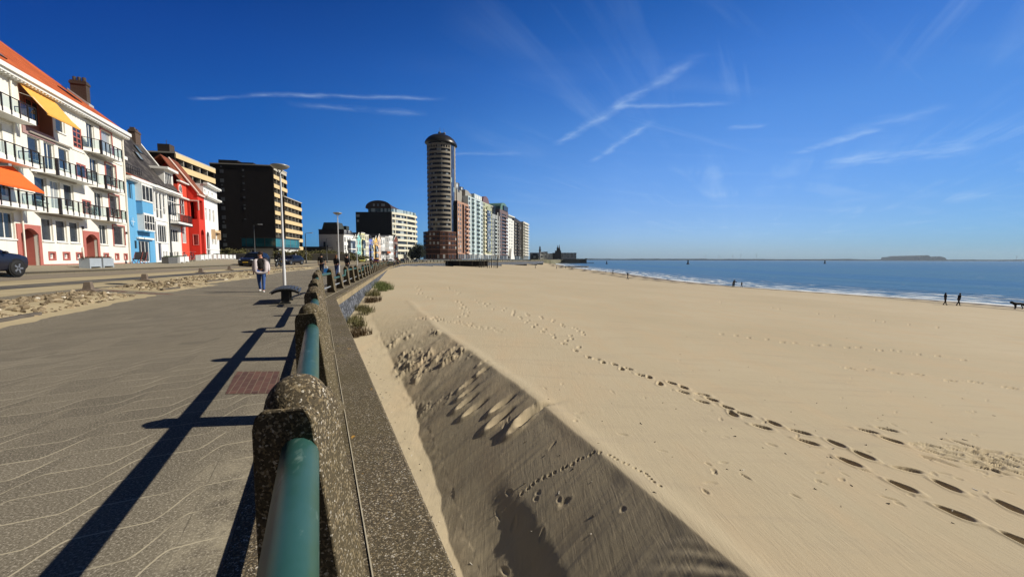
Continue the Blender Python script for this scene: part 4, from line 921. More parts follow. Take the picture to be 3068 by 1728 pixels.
def slab_flats(label,P,d,zb,W,D,ztop,bands,pitch,side=(),extra=0,group=None):
    """slab block with recessed galleries behind sand coloured balcony panels; dark brick ends"""
    t=place('apartment_block',label,'apartment block',P,d,zb,group)
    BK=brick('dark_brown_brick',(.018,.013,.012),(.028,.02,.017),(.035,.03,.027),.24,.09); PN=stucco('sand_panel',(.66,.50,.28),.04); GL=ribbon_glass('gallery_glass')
    TR=plain('pale_concrete',(.45,.42,.36),.8,.1)
    ops=[(.35,W-.25,z+1.2,z+2.72) for z in bands]
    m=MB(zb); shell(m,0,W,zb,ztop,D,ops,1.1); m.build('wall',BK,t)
    for z in bands:
        m=MB(zb); m.box(.05,W+.05,-.16,-.003,z,z+1.22); m.build('balcony_panel',PN,t)
        m=MB(zb); m.box(.35,W-.25,1.0,1.08,z+1.2,z+2.72); f=m.build('window_band',GL,t)
        for k in range(1,int(W/3.6)+1):
            x=k*W/(int(W/3.6)+1); m=MB(zb); m.box(x-.08,x+.08,.02,1.0,z+1.2,z+2.72); m.build('partition',TR,f)
    m=MB(zb); m.box(-.15,W+.15,-.22,D+.1,ztop,ztop+.28); m.build('roof_edge',TR,t)
    for (y0,y1,z0,z1) in side:
        f=MB(zb).box(-.05,-.003,y0,y1,z0,z1).build('end_window',DGp(),t)
        MB(zb).box(-.07,-.051,y0+.08,y1-.08,z0+.08,z1-.08).build('pane',pane_mat('end_glass',(.05,.05,.05),(.13,.135,.13),.4),f)
    return t
def city():
    zb=.75
    GL=pane_mat('house_glass'); WH=M_white()
    t=slab_flats('sand and brown gallery flats rising behind the small coloured houses',(-70.6,85),(-.2,1),zb,15.5,8,23.3,[2.6+2.87*k for k in range(7)],2.87)
    m=MB(zb); m.box(.3,2.0,1,3.2,23.6,25.2); m.box(1.2,3.6,1.2,3.0,23.6,24.3); m.tube([(1.2,2,25.2),(1.2,2,26.2)],.05,5); m.build('roof_hut',brick('dark_brick',(.03,)*3,(.05,)*3,(.06,)*3),t)
    m=MB(zb); m.box(0,15.6,-.25,-.0,22.4,23.3); m.build('fascia',MATS['sand_panel'],t)
    side=[]
    for k in range(9):
        z=28.25-2.87*k; side+= [(14.3,15.5,z-.1,z+1.15)]; 
        if k%2==0: side.append((14.7,15.3,z+1.7,z+2.3))
    for k,z in enumerate((29.0,27.2,24.9,23.0,20.5,18.2,17.0,13.8)): side.append((8.4,9.1,z,z+(.4 if k%2 else .7)))
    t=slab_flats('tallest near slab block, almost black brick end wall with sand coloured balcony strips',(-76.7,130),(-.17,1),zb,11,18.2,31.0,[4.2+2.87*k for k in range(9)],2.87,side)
    m=MB(zb); m.box(3.5,8.5,11.8,17.4,31.3,33.1); m.box(2,8,6.5,11.78,31.3,32.2); m.build('roof_hut',MATS['dark_brown_brick'],t)
    m=MB(zb); m.box(.5,11,-.1,-.004,29.9,30.9); m.build('fascia',plain('pale_concrete',(.45,.42,.36)),t)
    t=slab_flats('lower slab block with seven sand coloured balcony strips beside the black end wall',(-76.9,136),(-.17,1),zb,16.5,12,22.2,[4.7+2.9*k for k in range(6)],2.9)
    # low glass fronted building at the foot of the dark block
    t=place('restaurant','low building with a teal glass upper storey over a white garage wall','building',(-74.7,112),(1,.0),zb)
    TG=ribbon_glass('teal_glass',2.6,1.6,(.01,.07,.095),(.03,.16,.20),.6); GW=stucco('grey_white_render',(.52,.52,.50),.06)
    m=MB(zb); m.box(0,8.9,0,11,zb,4.3); m.build('wall',GW,t)
    m=MB(zb); m.box(-.5,9.0,-.6,11.5,4.75,7.1); m.build('glass_storey',TG,t)
    m=MB(zb); m.box(-.7,9.2,-.8,11.7,4.3,4.74); m.box(-.7,9.2,-.8,11.7,7.1,7.35); m.build('fascia',plain('dark_fascia',(.03,.03,.035),.5),t)
    m=MB(zb); m.box(2.9,7.6,-.05,-.003,.9,4.0); m.build('garage_door',plain('grey_door_panel',(.46,.47,.46),.6,.05),t)
    win(t,.9,1.6,2.0,4.0,-.06,WH,GL,1,1,.08,dz=zb); win(t,1.8,2.5,2.0,4.0,-.06,WH,GL,1,1,.08,dz=zb)
    m=MB(zb); m.box(9.4,12.2,.5,11,zb,3.3); m.build('side_wing',stucco('cream_wing',(.66,.60,.46)),t)
    m=MB(zb); m.box(7.9,9.3,-.1,.4,zb,4.29); m.build('porch',plain('dark_fascia',(.03,)*3),t)
    # ---- grey gabled end house and its colourful row
    row_P=(-70.6,168); row_d=Vector((.1,1)).normalized(); zb=.6
    def rp(x,o=0): q=Vector(row_P)+row_d*x+Vector((row_d.y,-row_d.x))*o; return (q.x,q.y)
    cols=[ # x0,x1,h,colour,name,floors(windows per floor),roof,label,out
     (0,8.3,11.7,(.78,.78,.77),'row_white','mansard','white end house of a colourful row with a grey shaded side wall and black mansard',0),
     (8.4,10.4,10.9,(.70,.69,.66),'row_offwhite','gable','narrow white gabled house squeezed beside the teal house',0.2),
     (10.5,15.2,10.6,(.25,.55,.55),'row_teal','gable','teal gabled house in the colourful row',0),
     (15.3,19.0,13.5,(.72,.70,.42),'row_lemon','flat','lemon yellow house with long green tinted bay windows',0),
     (19.1,22.9,12.9,(.70,.66,.52),'row_cream','flat','cream house between the lemon and the blue house',0),
     (23.0,26.9,10.9,(.16,.21,.58),'row_blue','mansard','violet blue house with dark mansard roof',0),
     (27.0,28.7,11.6,(.72,.64,.40),'row_sand','flat','thin sand yellow house beside the blue one',0),
     (28.8,32.4,10.6,(.74,.42,.07),'row_ochre','gable','ochre yellow house with pointed white edged gable',0),
     (32.5,36.3,11.6,(.72,.52,.42),'row_peach','gable','peach pink house with curved gable',0),
     (36.4,41.4,12.6,(.77,.77,.76),'row_white2','flat','white house with dark balcony front between peach and grey houses',0),
     (41.5,46.4,13.2,(.36,.345,.33),'row_grey','flat','grey house with red brown balcony panel',0),
     (46.5,52.5,14.0,(.77,.78,.79),'row_white3','flat','tall white house with arched ground floor near the row end',0),
     (52.6,58.0,12.2,(.17,.06,.045),'row_brick','gable','red brick house with turret at the far row end',0.3)]
    for (x0,x1,h,c,mn,roof,lab,out) in cols:
        t=place('row_house',lab,'house',rp(x0,out),row_d,zb,'houses of the colourful row'); L=x1-x0; m_=stucco(mn,c,.05)
        nw=max(1,int(L/1.7)); nf=max(2,int((h-1.2)/2.9)); ops=[]; fp_=(h-1.6)/nf
        for f in range(nf):
            for k in range(nw):
                cx=L*(k+.5)/nw; hw=min(.6,L/nw*.36); ops.append((cx-hw,cx+hw,1.7+fp_*f,1.7+fp_*f+fp_*.64))
        m=MB(zb); shell(m,0,L,zb,h,11,ops,.2,top=roof=='flat')
        DKR=plain('dark_slate',(.022,.021,.024),.5,.2,2)
        if roof=='gable': m.add([(0,0,h),(L,0,h),(L/2,0,h+min(2.6,L*.62))],[(0,1,2)])
        m.build('wall',m_,t)
        for o in ops: win(t,*o,.1,WH,GL,2 if o[1]-o[0]>.7 else 1,1,.09,dz=zb,rail=.7)
        if roof=='gable':
            r=MB(zb); g=min(2.6,L*.62)
            r.prism([(-.15,h-.1),(L/2,h+g+.12),(L+.15,h-.1),(L+.15,h-.3),(L/2,h+g-.1),(-.15,h-.3)],-.2,11,'y'); r.build('roof',DKR,t)
            b_=MB(zb); b_.tube([(-.15,-.22,h-.15),(L/2,-.22,h+g+.05),(L+.15,-.22,h-.15)],.13,5); b_.build('bargeboard',WH,t)
        elif roof=='mansard':
            r=MB(zb); r.prism([(-.2,h),(.9,h+2.0),(11,h+2.0),(11,h)],-.05,L+.05,'x'); rf=r.build('roof',DKR,t)
            if mn=='row_white':
                r=MB(zb); r.prism([(2.2,h+2.0),(3.2,h+5.0),(8.8,h+5.0),(9.8,h+2.0)],.3,5,'x'); r.box(5.2,7.6,1.5,6,h+2,h+3.9); r.build('roof_house',plain('green_slate',(.035,.045,.04),.5,.1),t)
                for k in range(2): win(t,1+3.3*k,2.4+3.3*k,h+.3,h+1.8,.1,WH,GL,2,1,.12,'dormer_window',dz=zb)
                m=MB(zb); m.box(-.04,-.003,-.1,11,h,h+2); m.box(-.2,-.0,-.4,11.2,h+2.0,h+2.15); m.build('side_mansard',DKR,t)
                f=MB(zb).box(-.07,-.003,8.0,9.0,6.3,8.6).build('side_window',DGp(),t); MB(zb).box(-.09,-.071,8.1,8.9,6.4,8.5).build('pane',GL,f)
                f=MB(zb).box(-.07,-.003,7.1,7.6,6.3,7.2).build('side_window',DGp(),t); MB(zb).box(-.09,-.071,7.15,7.55,6.35,7.15).build('pane',GL,f)
                b_=MB(zb); b_.box(3.6,7.8,-1.1,-.02,2.0,9.3); b_.build('glass_bay',ribbon_glass('bay_glass',1.3,1.9,(.02,.025,.04),(.35,.4,.45),.8),t)
                b_=MB(zb); 
                for z in (1.9,5.4,9.3): b_=MB(zb); b_.box(3.4,8.0,-1.3,-.01,z,z+.5); b_.build('bay_ledge',WH,t)
            else:
                r=MB(zb); r.box(1,L-1,.0,1.5,h+.2,h+1.7); r.build('dormer',DKR,t)
        c_=MB(zb); c_.box(-.02,L+.02,-.22,-.004,h-.25,h+.02) if roof!='gable' else c_.box(0,L,-.12,-.004,h-.5,h-.35)
        c_.build('cornice',WH if c[0]>.3 else m_,t)
        MB(zb).box(L*.2,L*.2+.9,-.04,-.003,zb,2.6 if False else 1.6).build('door_step',DGp(),t)
        if mn in('row_blue','row_ochre','row_brick','row_lemon'):
            q=MB(zb); q.box(L*.5-1.0,L*.5+1.0,-.7,-.02,1.6,h*.75); q.build('bay',ribbon_glass('bay_glass'),t)
            q=MB(zb)
            for z in (1.5,h*.42,h*.75): q=MB(zb); q.box(L*.5-1.1,L*.5+1.1,-.8,-.01,z,z+.35); q.build('bay_ledge',m_,t)
        if mn in('row_grey','row_white2'):
            q=MB(zb); q.box(.3,L-.3,-1.1,-.02,4.3,5.5); q.build('balcony',plain('rust_panel',(.35,.10,.04),.7) if mn=='row_grey' else DGp(),t)
    for (x,y) in ((-76.5,181),(-73.5,186),(-74,199),(-70,214)):
        pass
    # dark low annex left of the grey house
    t=place('annex','low dark flat roofed annex against the grey side wall','building',(-88.5,164),(1,0),.7)
    m=MB(.7); m.box(0,13,0,3.5,.7,6.0); m.build('wall',plain('annex_dark',(.03,.028,.028),.7,.2),t); m=MB(.7); m.box(-.3,13.2,-.4,3.8,6.0,6.4); m.build('roof',DGp(),t)
    m=MB(.7); m.box(1,11,-.06,-.003,3.2,4.7); m.build('window_band',ribbon_glass('gallery_glass'),t)
    # ---- curved block with barrel roof
    zb=1.0; t=place('apartment_block','white curved apartment block with black side wall and dark barrel roof','apartment block',(-70.2,235),(1,0),zb)
    cur=[(0,0),(2.6,4.5),(4.8,9.2),(6.6,14.2),(7.9,19.4),(8.8,24.8)]
    plan=[(-21.2,0),(0,0)]+cur[1:]+[(-21.2,24.8)]
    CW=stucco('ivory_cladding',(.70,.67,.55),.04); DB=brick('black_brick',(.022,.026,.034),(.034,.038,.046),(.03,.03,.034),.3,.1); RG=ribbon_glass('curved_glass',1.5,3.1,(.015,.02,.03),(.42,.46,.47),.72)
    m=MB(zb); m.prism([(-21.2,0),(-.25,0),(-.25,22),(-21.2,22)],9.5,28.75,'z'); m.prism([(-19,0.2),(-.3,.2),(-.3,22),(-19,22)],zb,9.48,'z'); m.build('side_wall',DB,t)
    for k in range(9):
        zt=27.6-3.1*k; lo=zt-1.7
        inner=[(x-.45,y) for x,y in cur]
        m=MB(zb)
        for (a,b_) in zip(inner[:-1],inner[1:]): m.quad((a[0],a[1],lo),(b_[0],b_[1],lo),(b_[0],b_[1],zt),(a[0],a[1],zt))
        if k<8: m.build('window_band',RG,t)
        m=MB(zb); 
        top=zt-1.7 if k<8 else zt; bot=zt-3.1 if k<7 else zb
        if k<8: m.prism([*cur,*[(x-.6,y) for x,y in cur[::-1]]],bot,lo,'z'); m.build('parapet',CW,t)
    m=MB(zb); m.prism([*cur,*[(x-.6,y) for x,y in cur[::-1]]],27.6,28.9,'z'); m.box(-.3,.05,-.05,.3,zb,28.9); m.build('parapet',CW,t)
    for k in range(8):
        m=MB(zb)
        zt=27.6-3.1*k
        for i,(a,b_) in enumerate(zip(cur[:-1],cur[1:])):
            if i%2==0: x,y=(a[0]+b_[0])/2,(a[1]+b_[1])/2; m.box(x-.5,x-.05,y-.5,y+.5,zt-1.7,zt)
        m.build('pier',CW,t)
    m=MB(zb); m.prism([(-14,.4),(-.5,.4),*[(x-.9,y+.3) for x,y in cur[1:]],(-14,24)],28.9,30.9,'z'); m.build('glass_storey',ribbon_glass('top_glass',1.1,2,(.05,.08,.10),(.4,.5,.55),.45),t)
    m=MB(zb); n=14; sec=[]
    for j in range(6):
        f=j/5; sec.append([(-15.2+ (f*f)*9+ (14.9+f*1.0-f*f*1.2)*(.5-.5*math.cos(math.pi*i/n)), -.6+f*26, 30.9-f*1.8+(4.5-f*3.2)*math.sin(math.pi*i/n)**.85) for i in range(n+1)])
    for j in range(5): 
        m.add(sec[j]+sec[j+1],[(i,i+1,n+2+i,n+1+i) for i in range(n)],True)
    m.add(sec[0],[tuple(range(n+1))]); m.build('roof',plain('bronze_roof',(.075,.05,.045),.45,.15,.6,metal=.3),t)
    for k,(x0,x1) in enumerate(((-10.8,-9.6),(-8.4,-7.2),(-6.0,-3.7))): 
        f=MB(zb).box(x0,x1,-.75,-.62,31.9,33.5).build('roof_window',DGp(),t); MB(zb).box(x0+.1,x1-.1,-.77,-.751,32.0,33.4).build('pane',pane_mat('roof_glass',(.1,.12,.14),(.35,.37,.38),.3),f)
    m=MB(zb); m.box(-20.9,-19.0,-.03,-.003,25.9,27.3); m.box(-20.6,-19.3,-.03,-.003,23.0,24.2); m.build('side_window',pane_mat('side_glass',(.30,.32,.33),(.4,.42,.42),.5),t)
    for k in range(7):
        m=MB(zb); m.box(-1.5,-.1,-.5,-.01,24.0-3.1*k+.5,24.4-3.1*k+.5)
        if k in(1,3,5): m.build('side_balcony',DGp(),t)
def tower():
    zb=1.3; cx,cy,r=-43.1,246.5,8.55
    t=thing('residential_tower','tall round residential tower with banded storeys and a dark overhanging dome','tower',(cx,cy,zb),math.atan2(-cx,cy)*0)
    CW=stucco('tower_cladding',(.33,.295,.245),.05); GD=ribbon_glass('tower_glass',1.3,2.7,(.008,.009,.013),(.30,.34,.37),.86); BG=ribbon_glass('blue_glass',1.5,2.7,(.02,.035,.075),(.30,.45,.5),.9)
    view=math.atan2(-cy,-cx)     # direction to the camera
    def A(phi): return view+R(phi)    # phi>0 turns towards +x
    def arc(mb,r0,p0,p1,z0,z1,n=None,r1=None,caps=True):
        n=n or max(3,int(abs(p1-p0)/5)); r1=r1 or r0-.5
        pts=[(r0*math.cos(A(p0+(p1-p0)*i/n)),r0*math.sin(A(p0+(p1-p0)*i/n))) for i in range(n+1)]
        if caps: pin=[(x*r1/r0,y*r1/r0) for x,y in pts]; mb.prism(pts+pin[::-1],z0,z1,'z')
        else: mb.add([(x,y,z0) for x,y in pts]+[(x,y,z1) for x,y in pts],[(i,i+1,n+2+i,n+1+i) for i in range(n)],True)
    P=2.72; ztop=66.4; nf=18
    m=MB(zb); 
    for a,b_ in ((38,42),(66,262),): arc(m,r-.02,a,b_,zb,69.2)
    m.build('shaft',CW,t)
    for k in range(nf):
        z=ztop-P*k
        m=MB(zb); arc(m,r,-98,38,z-P,z-1.5,n=24); m.build('parapet',CW,t)
        m=MB(zb); arc(m,r-.5,-98,38,z-1.5,z,n=24,caps=False); f=m.build('window_band',GD,t)
        m=MB(zb); arc(m,r-.1,-62,-58,z-1.5,z); m.build('pier',CW,f)
        m=MB(zb); arc(m,r+.03,80,90,z-1.25,z-.1,n=3); m.build('window',GD,t)
    m=MB(zb); arc(m,r,-98,38,ztop,ztop+.5,n=24); arc(m,r,-98,38,ztop+2.0,ztop+2.9,n=24)
    for k in range(14): p=-98+k*136/13; arc(m,r-.02,p-1.8,p+1.8,ztop+.5,ztop+2.0,n=2)
    m.build('crown_band',CW,t)
    m=MB(zb); arc(m,r-.6,-98,38,ztop+.5,ztop+2.0,n=24,caps=False); m.build('window_band',GD,t)
    m=MB(zb); arc(m,r-.15,42,66,16,69,n=6); m.build('glass_shaft',BG,t)
    m=MB(zb); m.lathe([(r-1.0,69.2),(r-1.0,71.0)],(0,0,0),32); m.build('top_storey',ribbon_glass('gallery_glass'),t)
    D=MB(zb); D.lathe([(.0,70.2),(8.6,70.2),(9.7,70.25),(9.75,70.6),(9.2,71.9),(7.8,73.6),(5.8,75.0),(3.4,75.9),(1.6,76.3),(0,76.4)],(0,0,0),40); D.xf(Matrix.Translation((0,0,71))@Matrix.Rotation(R(4.5),4,'Y')@Matrix.Translation((0,0,-71))); D.build('dome',plain('dome_metal',(.028,.026,.026),.35,.25,.8,metal=.4),t)
    m=MB(zb); m.tube([(-.6,0,76),(-.6,0,80.5)],.1,6); m.tube([(1.8,0,76),(1.8,0,79.6)],.08,6); m.ball((-.9,0,77.3),.9); m.ball((2.0,0,76.9),.8); m.box(-.3,1.4,-1,1,76,77.1); m.build('antenna',plain('mast_grey',(.12,.12,.13),.5),t)
    # podium
    t=thing('podium_building','dark red brown brick podium curving round the tower foot','building',(cx,cy,zb))
    BK=brick('podium_brick',(.045,.017,.012),(.06,.024,.017),(.04,.028,.022),.26,.09)
    pl=[(-11.0,3),(-10.6,-4),(-8.2,-8.6),(-4,-11),(.8,-11.4),(5.0,-9.4),(8.4,-5.4),(10.6,0),(10.8,8),(-11,8)]
    m=MB(zb); m.prism(pl,zb,17.4,'z'); m.build('wall',BK,t)
    LP=plain('salmon_band',(.22,.095,.06),.8,.08)
    for k in range(6):
        z=4.6+2.6*k; m=MB(zb)
        for i in range(8):
            a,b_=Vector(pl[i]),Vector(pl[i+1]); d=(b_-a).normalized(); n_=Vector((d.y,-d.x)); q=[a+n_*.12,b_+n_*.12,b_,a]
            m.prism([(p.x,p.y) for p in q],z-.2,z+.12,'z')
        m.build('band',BK if k%9==8 else LP,t)
    for i in range(7):
        a,b_=Vector(pl[i]),Vector(pl[i+1]); L=(b_-a).length; d=(b_-a).normalized(); n_=Vector((d.y,-d.x)); nn=max(1,int(L/2.4))
        for j in range(nn):
            c=a+d*(L*(j+.5)/nn)
            for k in range(5):
                z=4.9+2.6*k if k else 1.9; h=1.6 if k else 2.4
                mm=MB(); mm.box(-.75,.75,-.06,.02,0,h); key='podwin%d'%(k>0)
                if key not in WC: WC[key]=(mm.build(key,LP).data,MB().box(-.62,.62,-.085,-.062,.12,h-.12).build(key,pane_mat('podium_glass',(.012,.014,.02),(.36,.37,.38),.7)).data); [bpy.data.objects.remove(o) for o in [x for x in bpy.data.objects if x.name.startswith('podwin')]]
                me,mp=WC[key]; f=link('window',me,t,(c.x,c.y,z-zb)); f.rotation_euler=(0,0,math.atan2(d.y,d.x)); link('pane',mp,f)
        for j in range(nn+1):
            c=a+d*(L*j/nn)
            if j<nn or i==6: pass
def flats():
    zb=1.6; d=Vector((.27,1)).normalized()
    WH=M_white()
    PG=pane_mat('flat_glass',(.012,.015,.02),(.36,.39,.41),.88)
    def block(label,P,L,ztop,col,D,wins,bals,pitch=2.85,name='apartment_block',frame=None,balcol=None,z0=5.2,balshape='box',dark=()):
        t=place(name,label,'apartment block',P,d,zb,'tall flats beside the round tower'); m_=stucco('flat_%d'%int(P[1]),col,.05); bc=plain('balc_%d'%int(P[1]),balcol or col,.8,.05)
        nf=int((ztop-z0)/pitch); ops=[]
        for f in range(nf):
            z=z0+pitch*f
            for a,b_ in wins: ops.append((a,b_,z+.5,z+2.35))
            for a,b_ in bals: ops.append((a,b_,z+.1,z+2.4))
        for a,b_ in dark: ops.append((a,b_,z0,z0+nf*pitch))
        m=MB(zb); shell(m,0,L,zb,ztop,D,ops,.9 if bals else .35); m.build('wall',m_,t)
        for a,b_ in dark: MB(zb).box(a,b_,.8,.85,z0,z0+nf*pitch).build('recess',DGp(),t)
        fr=frame or WH
        for f in range(nf):
            z=z0+pitch*f
            for a,b_ in wins: win(t,a,b_,z+.5,z+2.35,.15,fr,PG,2,1,.12,dz=zb)
            for a,b_ in bals:
                if b_-a>.3:
                    win(t,a,b_,z+.1,z+2.4,.7,fr,PG,2,1,.12,dz=zb,name='balcony_door')
                    m=MB(zb)
                    if balshape=='tri': m.prism([(a-.1,-.02),(a+(b_-a)*.15,-1.5),(b_+.1,-.4),(b_+.1,-.02)],z-.05,z+1.0,'z')
                    elif balshape=='round': m.prism([(a-.2,-.02)]+[((a+b_)/2+((b_-a)/2+.2)*math.cos(w),-1.25*math.sin(w)) for w in np.linspace(math.pi,0,7)]+[(b_+.2,-.02)],z-.05,z+.95,'z')
                    else: m.box(a-.1,b_+.1,-1.1,-.02,z-.05,z+.95)
                    m.build('balcony',bc,t)
        # ground floor glass and its posts
        m=MB(zb); m.box(.4,L-.4,-.06,-.004,zb+.2,z0-.6); g=m.build('shop_front',ribbon_glass('shop_glass',1.8,3,(.03,.04,.05),(.4,.45,.48),.6),t)
        m=MB(zb)
        for k in range(int(L/3)+1): m.box(k*3+.1,k*3+.45,-.2,-.07,zb,z0-.4)
        m.box(0,L,-.25,-.005,z0-.6,z0-.2); m.build('pier',WH if sum(col)>.9 else m_,g)
        return t
    t=block('salmon and brown brick flats joined to the tower foot, black side wall',(-33.0,243),18.4,36.6,(.40,.235,.17),16,[(.9,2.7),(4.0,5.9)],[(12.2,17.6)],2.75,balcol=(.52,.33,.25),frame=plain('white_paint',(.78,.77,.73)),dark=[(7.4,10.8)])
    m=MB(zb); m.box(-.06,-.003,0,16,zb,36.6); m.build('side_wall',plain('side_black',(.012,.009,.008),.8,.2),t)  # near-black sheet over the side wall that faces the camera
    t=block('pale blue flats with stacks of pointed balconies',(-28.6,262),29.5,42.5,(.48,.56,.58),16,[(.8,3.6),(25,28.4)],[(6,11.5),(15.5,22.5)],2.85,balcol=(.50,.63,.66),balshape='tri')
    m=MB(zb); m.box(-9,4.5,4,12,36,45.5); m.prism([(0,42.6),(12,42.6),(12,44.5),(5,46.5),(0,46.5)],2,14,'y'); m.build('penthouse',stucco('penthouse_grey',(.30,.29,.27)),t)
    for x,y,rr,zz in ((-6,8,4.2,49.5),(3.5,8,3.2,48.6)): m=MB(zb); m.lathe([(rr,44),(rr,zz),(rr-.3,zz+.2),(0,zz+.3)],(x,y,0),20); m.build('roof_drum',plain('drum_dark',(.035,.045,.06),.4,.1,metal=.4),t)
    m=MB(zb); m.box(12,27,.2,10,42.6,45.8); m.build('penthouse',stucco('pale_blue_top',(.45,.55,.60)),t)
    for k in range(4): m=MB(zb); m.prism([(13+k*3.6,42.9),(15.4+k*3.6,42.9),(14.9+k*3.6,45.3),(13.6+k*3.6,45.3)],-.0,.19,'y'); m.build('gable_panel',WH,t)
    t=block('olive and cream flats with tall arched glazing and a barrel roof',(-20.9,290),20.5,42.5,(.40,.42,.30),15,[(.8,3.4),(17.2,19.6)],[(.0,.01)],2.85,balcol=(.66,.58,.40))
    m=MB(zb); m.box(6.3,14.2,-1.1,-.02,7.2,37.5); g=m.build('glass_bay',ribbon_glass('bay_glass'),t); m=MB(zb)
    for k in range(11): m.box(6.2,14.3,-1.2,-.03,7.0+k*2.85,7.35+k*2.85)
    m.build('ledge',stucco('grey_ledge',(.33,.35,.33)),g)
    for k in range(12): m=MB(zb); m.box(.5,4.2,-1.2,-.02,5.0+k*2.85,6.2+k*2.85); m.build('balcony',plain('cream_balcony',(.68,.62,.45),.8),t)
    m=MB(zb); m.prism([(5.2,37.4),(15.3,37.4)]+[(10.25+5.05*math.cos(w),37.4+3.4*math.sin(w)) for w in np.linspace(.2,math.pi-.2,8)],-1.2,-.03,'y'); m.build('arch',stucco('olive_arch',(.36,.38,.26)),t)
    m=MB(zb); m.prism([(2,42.6),(17,42.6)]+[(9.5+7.5*math.cos(w),42.6+5.2*math.sin(w)) for w in np.linspace(.1,math.pi-.1,10)],1,12,'y'); m.build('roof',plain('plum_roof',(.16,.09,.09),.5,.1),t)
    t=block('grey flats with slim white pillars below a dark round penthouse',(-15.4,310),15.5,36.5,(.33,.35,.36),15,[(.8,3.4)],[(5.2,12.6)],2.85,balcol=(.50,.56,.58))
    m=MB(zb); m.lathe([(6.4,36.6),(6.6,41.8),(7.0,42.2),(6.2,43.2),(0,43.6)],(7,6.5,0),20); m.build('penthouse',plain('night_glass',(.015,.018,.025),.25,.2),t)
    m=MB(zb); m.box(9.2,10.0,-1.6,-1.2,zb,38.4); m.box(13.6,14.3,-1.6,-1.2,zb,36); m.tube([(3,5,43),(3,5,45.2)],.25,6); m.tube([(9,6,43),(9,6,45)],.2,6); m.build('pillar',WH,t)
    t=block('plum and grey flats with rounded balconies and a green copper roof',(-10.0,325),25,42,(.15,.11,.12),15,[(.5,3.2),(21.8,24.2)],[(6,19)],2.85,balcol=(.17,.12,.13),balshape='round')
    for k in range(11):
        m=MB(zb); m.box(14,19.5,-1.5,-1.28,5.6+k*2.85,6.7+k*2.85); m.build('balcony_screen',plain('pale_screen',(.55,.60,.63),.4,.1),t)
    m=MB(zb); m.prism([(3,42.1),(24,42.1)]+[(14+10.5*math.cos(w),43.5+5.0*math.sin(w)) for w in np.linspace(.0,math.pi,12)],.5,13,'y'); m.build('roof',plain('copper_green',(.10,.19,.16),.5,.15),t)
    m=MB(zb); m.box(10,23,-.4,.49,42.1,46); m.build('penthouse',plain('night_glass',(.015,.018,.025)),t)
    t=block('plain white flats with small paired windows',(-3.8,350),20.5,36.8,(.74,.74,.71),14,[(5.5,8.2),(12.5,15.2)],[(.0,.01)],2.85)
    m=MB(zb); m.box(1,18,1,12,36.9,39.4); m.box(-.6,21,-.8,13,39.4,40.3); m.tube([(10,5,40),(10,5,46)],.12,5); m.build('penthouse',stucco('white_top',(.62,.64,.64)),t)
    m=MB(zb); m.prism([(2,zb),(16,zb),(13,6),(9,9),(5,11)],-2.2,-.3,'y'); m.build('canopy',WH,t)
    t=block('dark brown flats with pyramid roof near the end of the tall row',(1.6,370),30,38.2,(.045,.036,.030),15,[(1,3.4),(6,8.4),(20,23),(25.5,28.5)],[(11,18)],2.85,balcol=(.06,.05,.045))
    for k in range(11): m=MB(zb); m.box(.6,4.2,-1.2,-.02,5.2+k*2.85,6.2+k*2.85); m.build('balcony',plain('stone_balcony',(.26,.24,.21),.8),t)
    m=MB(zb); m.add([(2,0,38.2),(28,0,38.2),(28,15,38.2),(2,15,38.2),(10,6,43.2),(20,6,43.2)],[(0,1,5,4),(1,2,5),(2,3,4,5),(3,0,4)]); m.build('roof',plain('black_slate',(.013,.013,.015),.5,.2),t)
    t=block('last tall flats of the row, cream edge with ribbed balconies',(11.2,398),22,38.8,(.60,.57,.49),13,[(2,5),(9,12),(16,19)],[(.0,.01)],2.85)
    for k in range(12): m=MB(zb); m.box(1,21,-1.3,-.02,5.2+k*2.85,6.1+k*2.85); m.build('balcony',plain('pale_balcony',(.62,.60,.54),.8),t)
city()
BEFORE=set(bpy.data.objects)
tower(); flats()
for o_ in set(bpy.data.objects)-BEFORE:          # real size of the tall group, standing about 270 to 450 m away
    if o_.parent is None: l_=o_.location; o_.location=(l_.x*1.12,l_.y*1.12,1.4+(l_.z-1.4)*1.12); o_.scale=(1.12,)*3
# ================================================================ street furniture
def g3(x,y,dz=0): return (x,y,float(gz(np.float64(x),np.float64(y)))+dz)
def lamp_saucer(x,y,h,label,rot=0):
    t=thing('street_lamp',label,'street lamp',g3(x,y),rot,'saucer lamps along the promenade')
    m=MB(); m.lathe([(.075,0),(.075,.9),(.062,.95),(.048,h*.6),(.04,h-.25)],(0,0,0),14); m.build('pole',plain('white_pole',(.66,.66,.66),.35,.06,2,metal=.2),t)
    m=MB(); m.tube([(0,0,h-.3),(0,0,h-.12),(.12,0,h+.1)],.03,8); m.tube([(.0,0,h-.2),(-.13,0,h+.1)],.02,8); m.build('bracket',MATS['white_pole'],t)
    m=MB(); m.lathe([(0,.06),(.10,.06),(.30,.13),(.40,.22),(.41,.25),(.36,.275),(.18,.30),(0,.305)],(0,0,h),24); m.build('saucer_head',plain('lamp_grey',(.33,.34,.34),.4,.08,2,metal=.3),t)
    return t
def lamp_arm(x,y,h,label,rot=0,arm=.9):
    t=thing('street_lamp',label,'street lamp',g3(x,y),rot,'dark road lamps')
    D=plain('dark_green_pole',(.018,.02,.02),.45,.15)
    m=MB(); m.lathe([(.12,0),(.12,1.1),(.075,1.15),(.055,h)],(0,0,0),10); m.build('pole',D,t)
    m=MB(); m.tube([(0,0,h-.05),(.12,0,h+.04),(arm,0,h+.10)],.035,6); m.build('arm',D,t)
    m=MB(); m.prism([(arm-.1,-.12),(arm+.5,-.07),(arm+.5,.07),(arm-.1,.12)],h+.05,h+.16,'z'); m.build('lamp_head',plain('lamp_grey',(.33,.34,.34)),t)
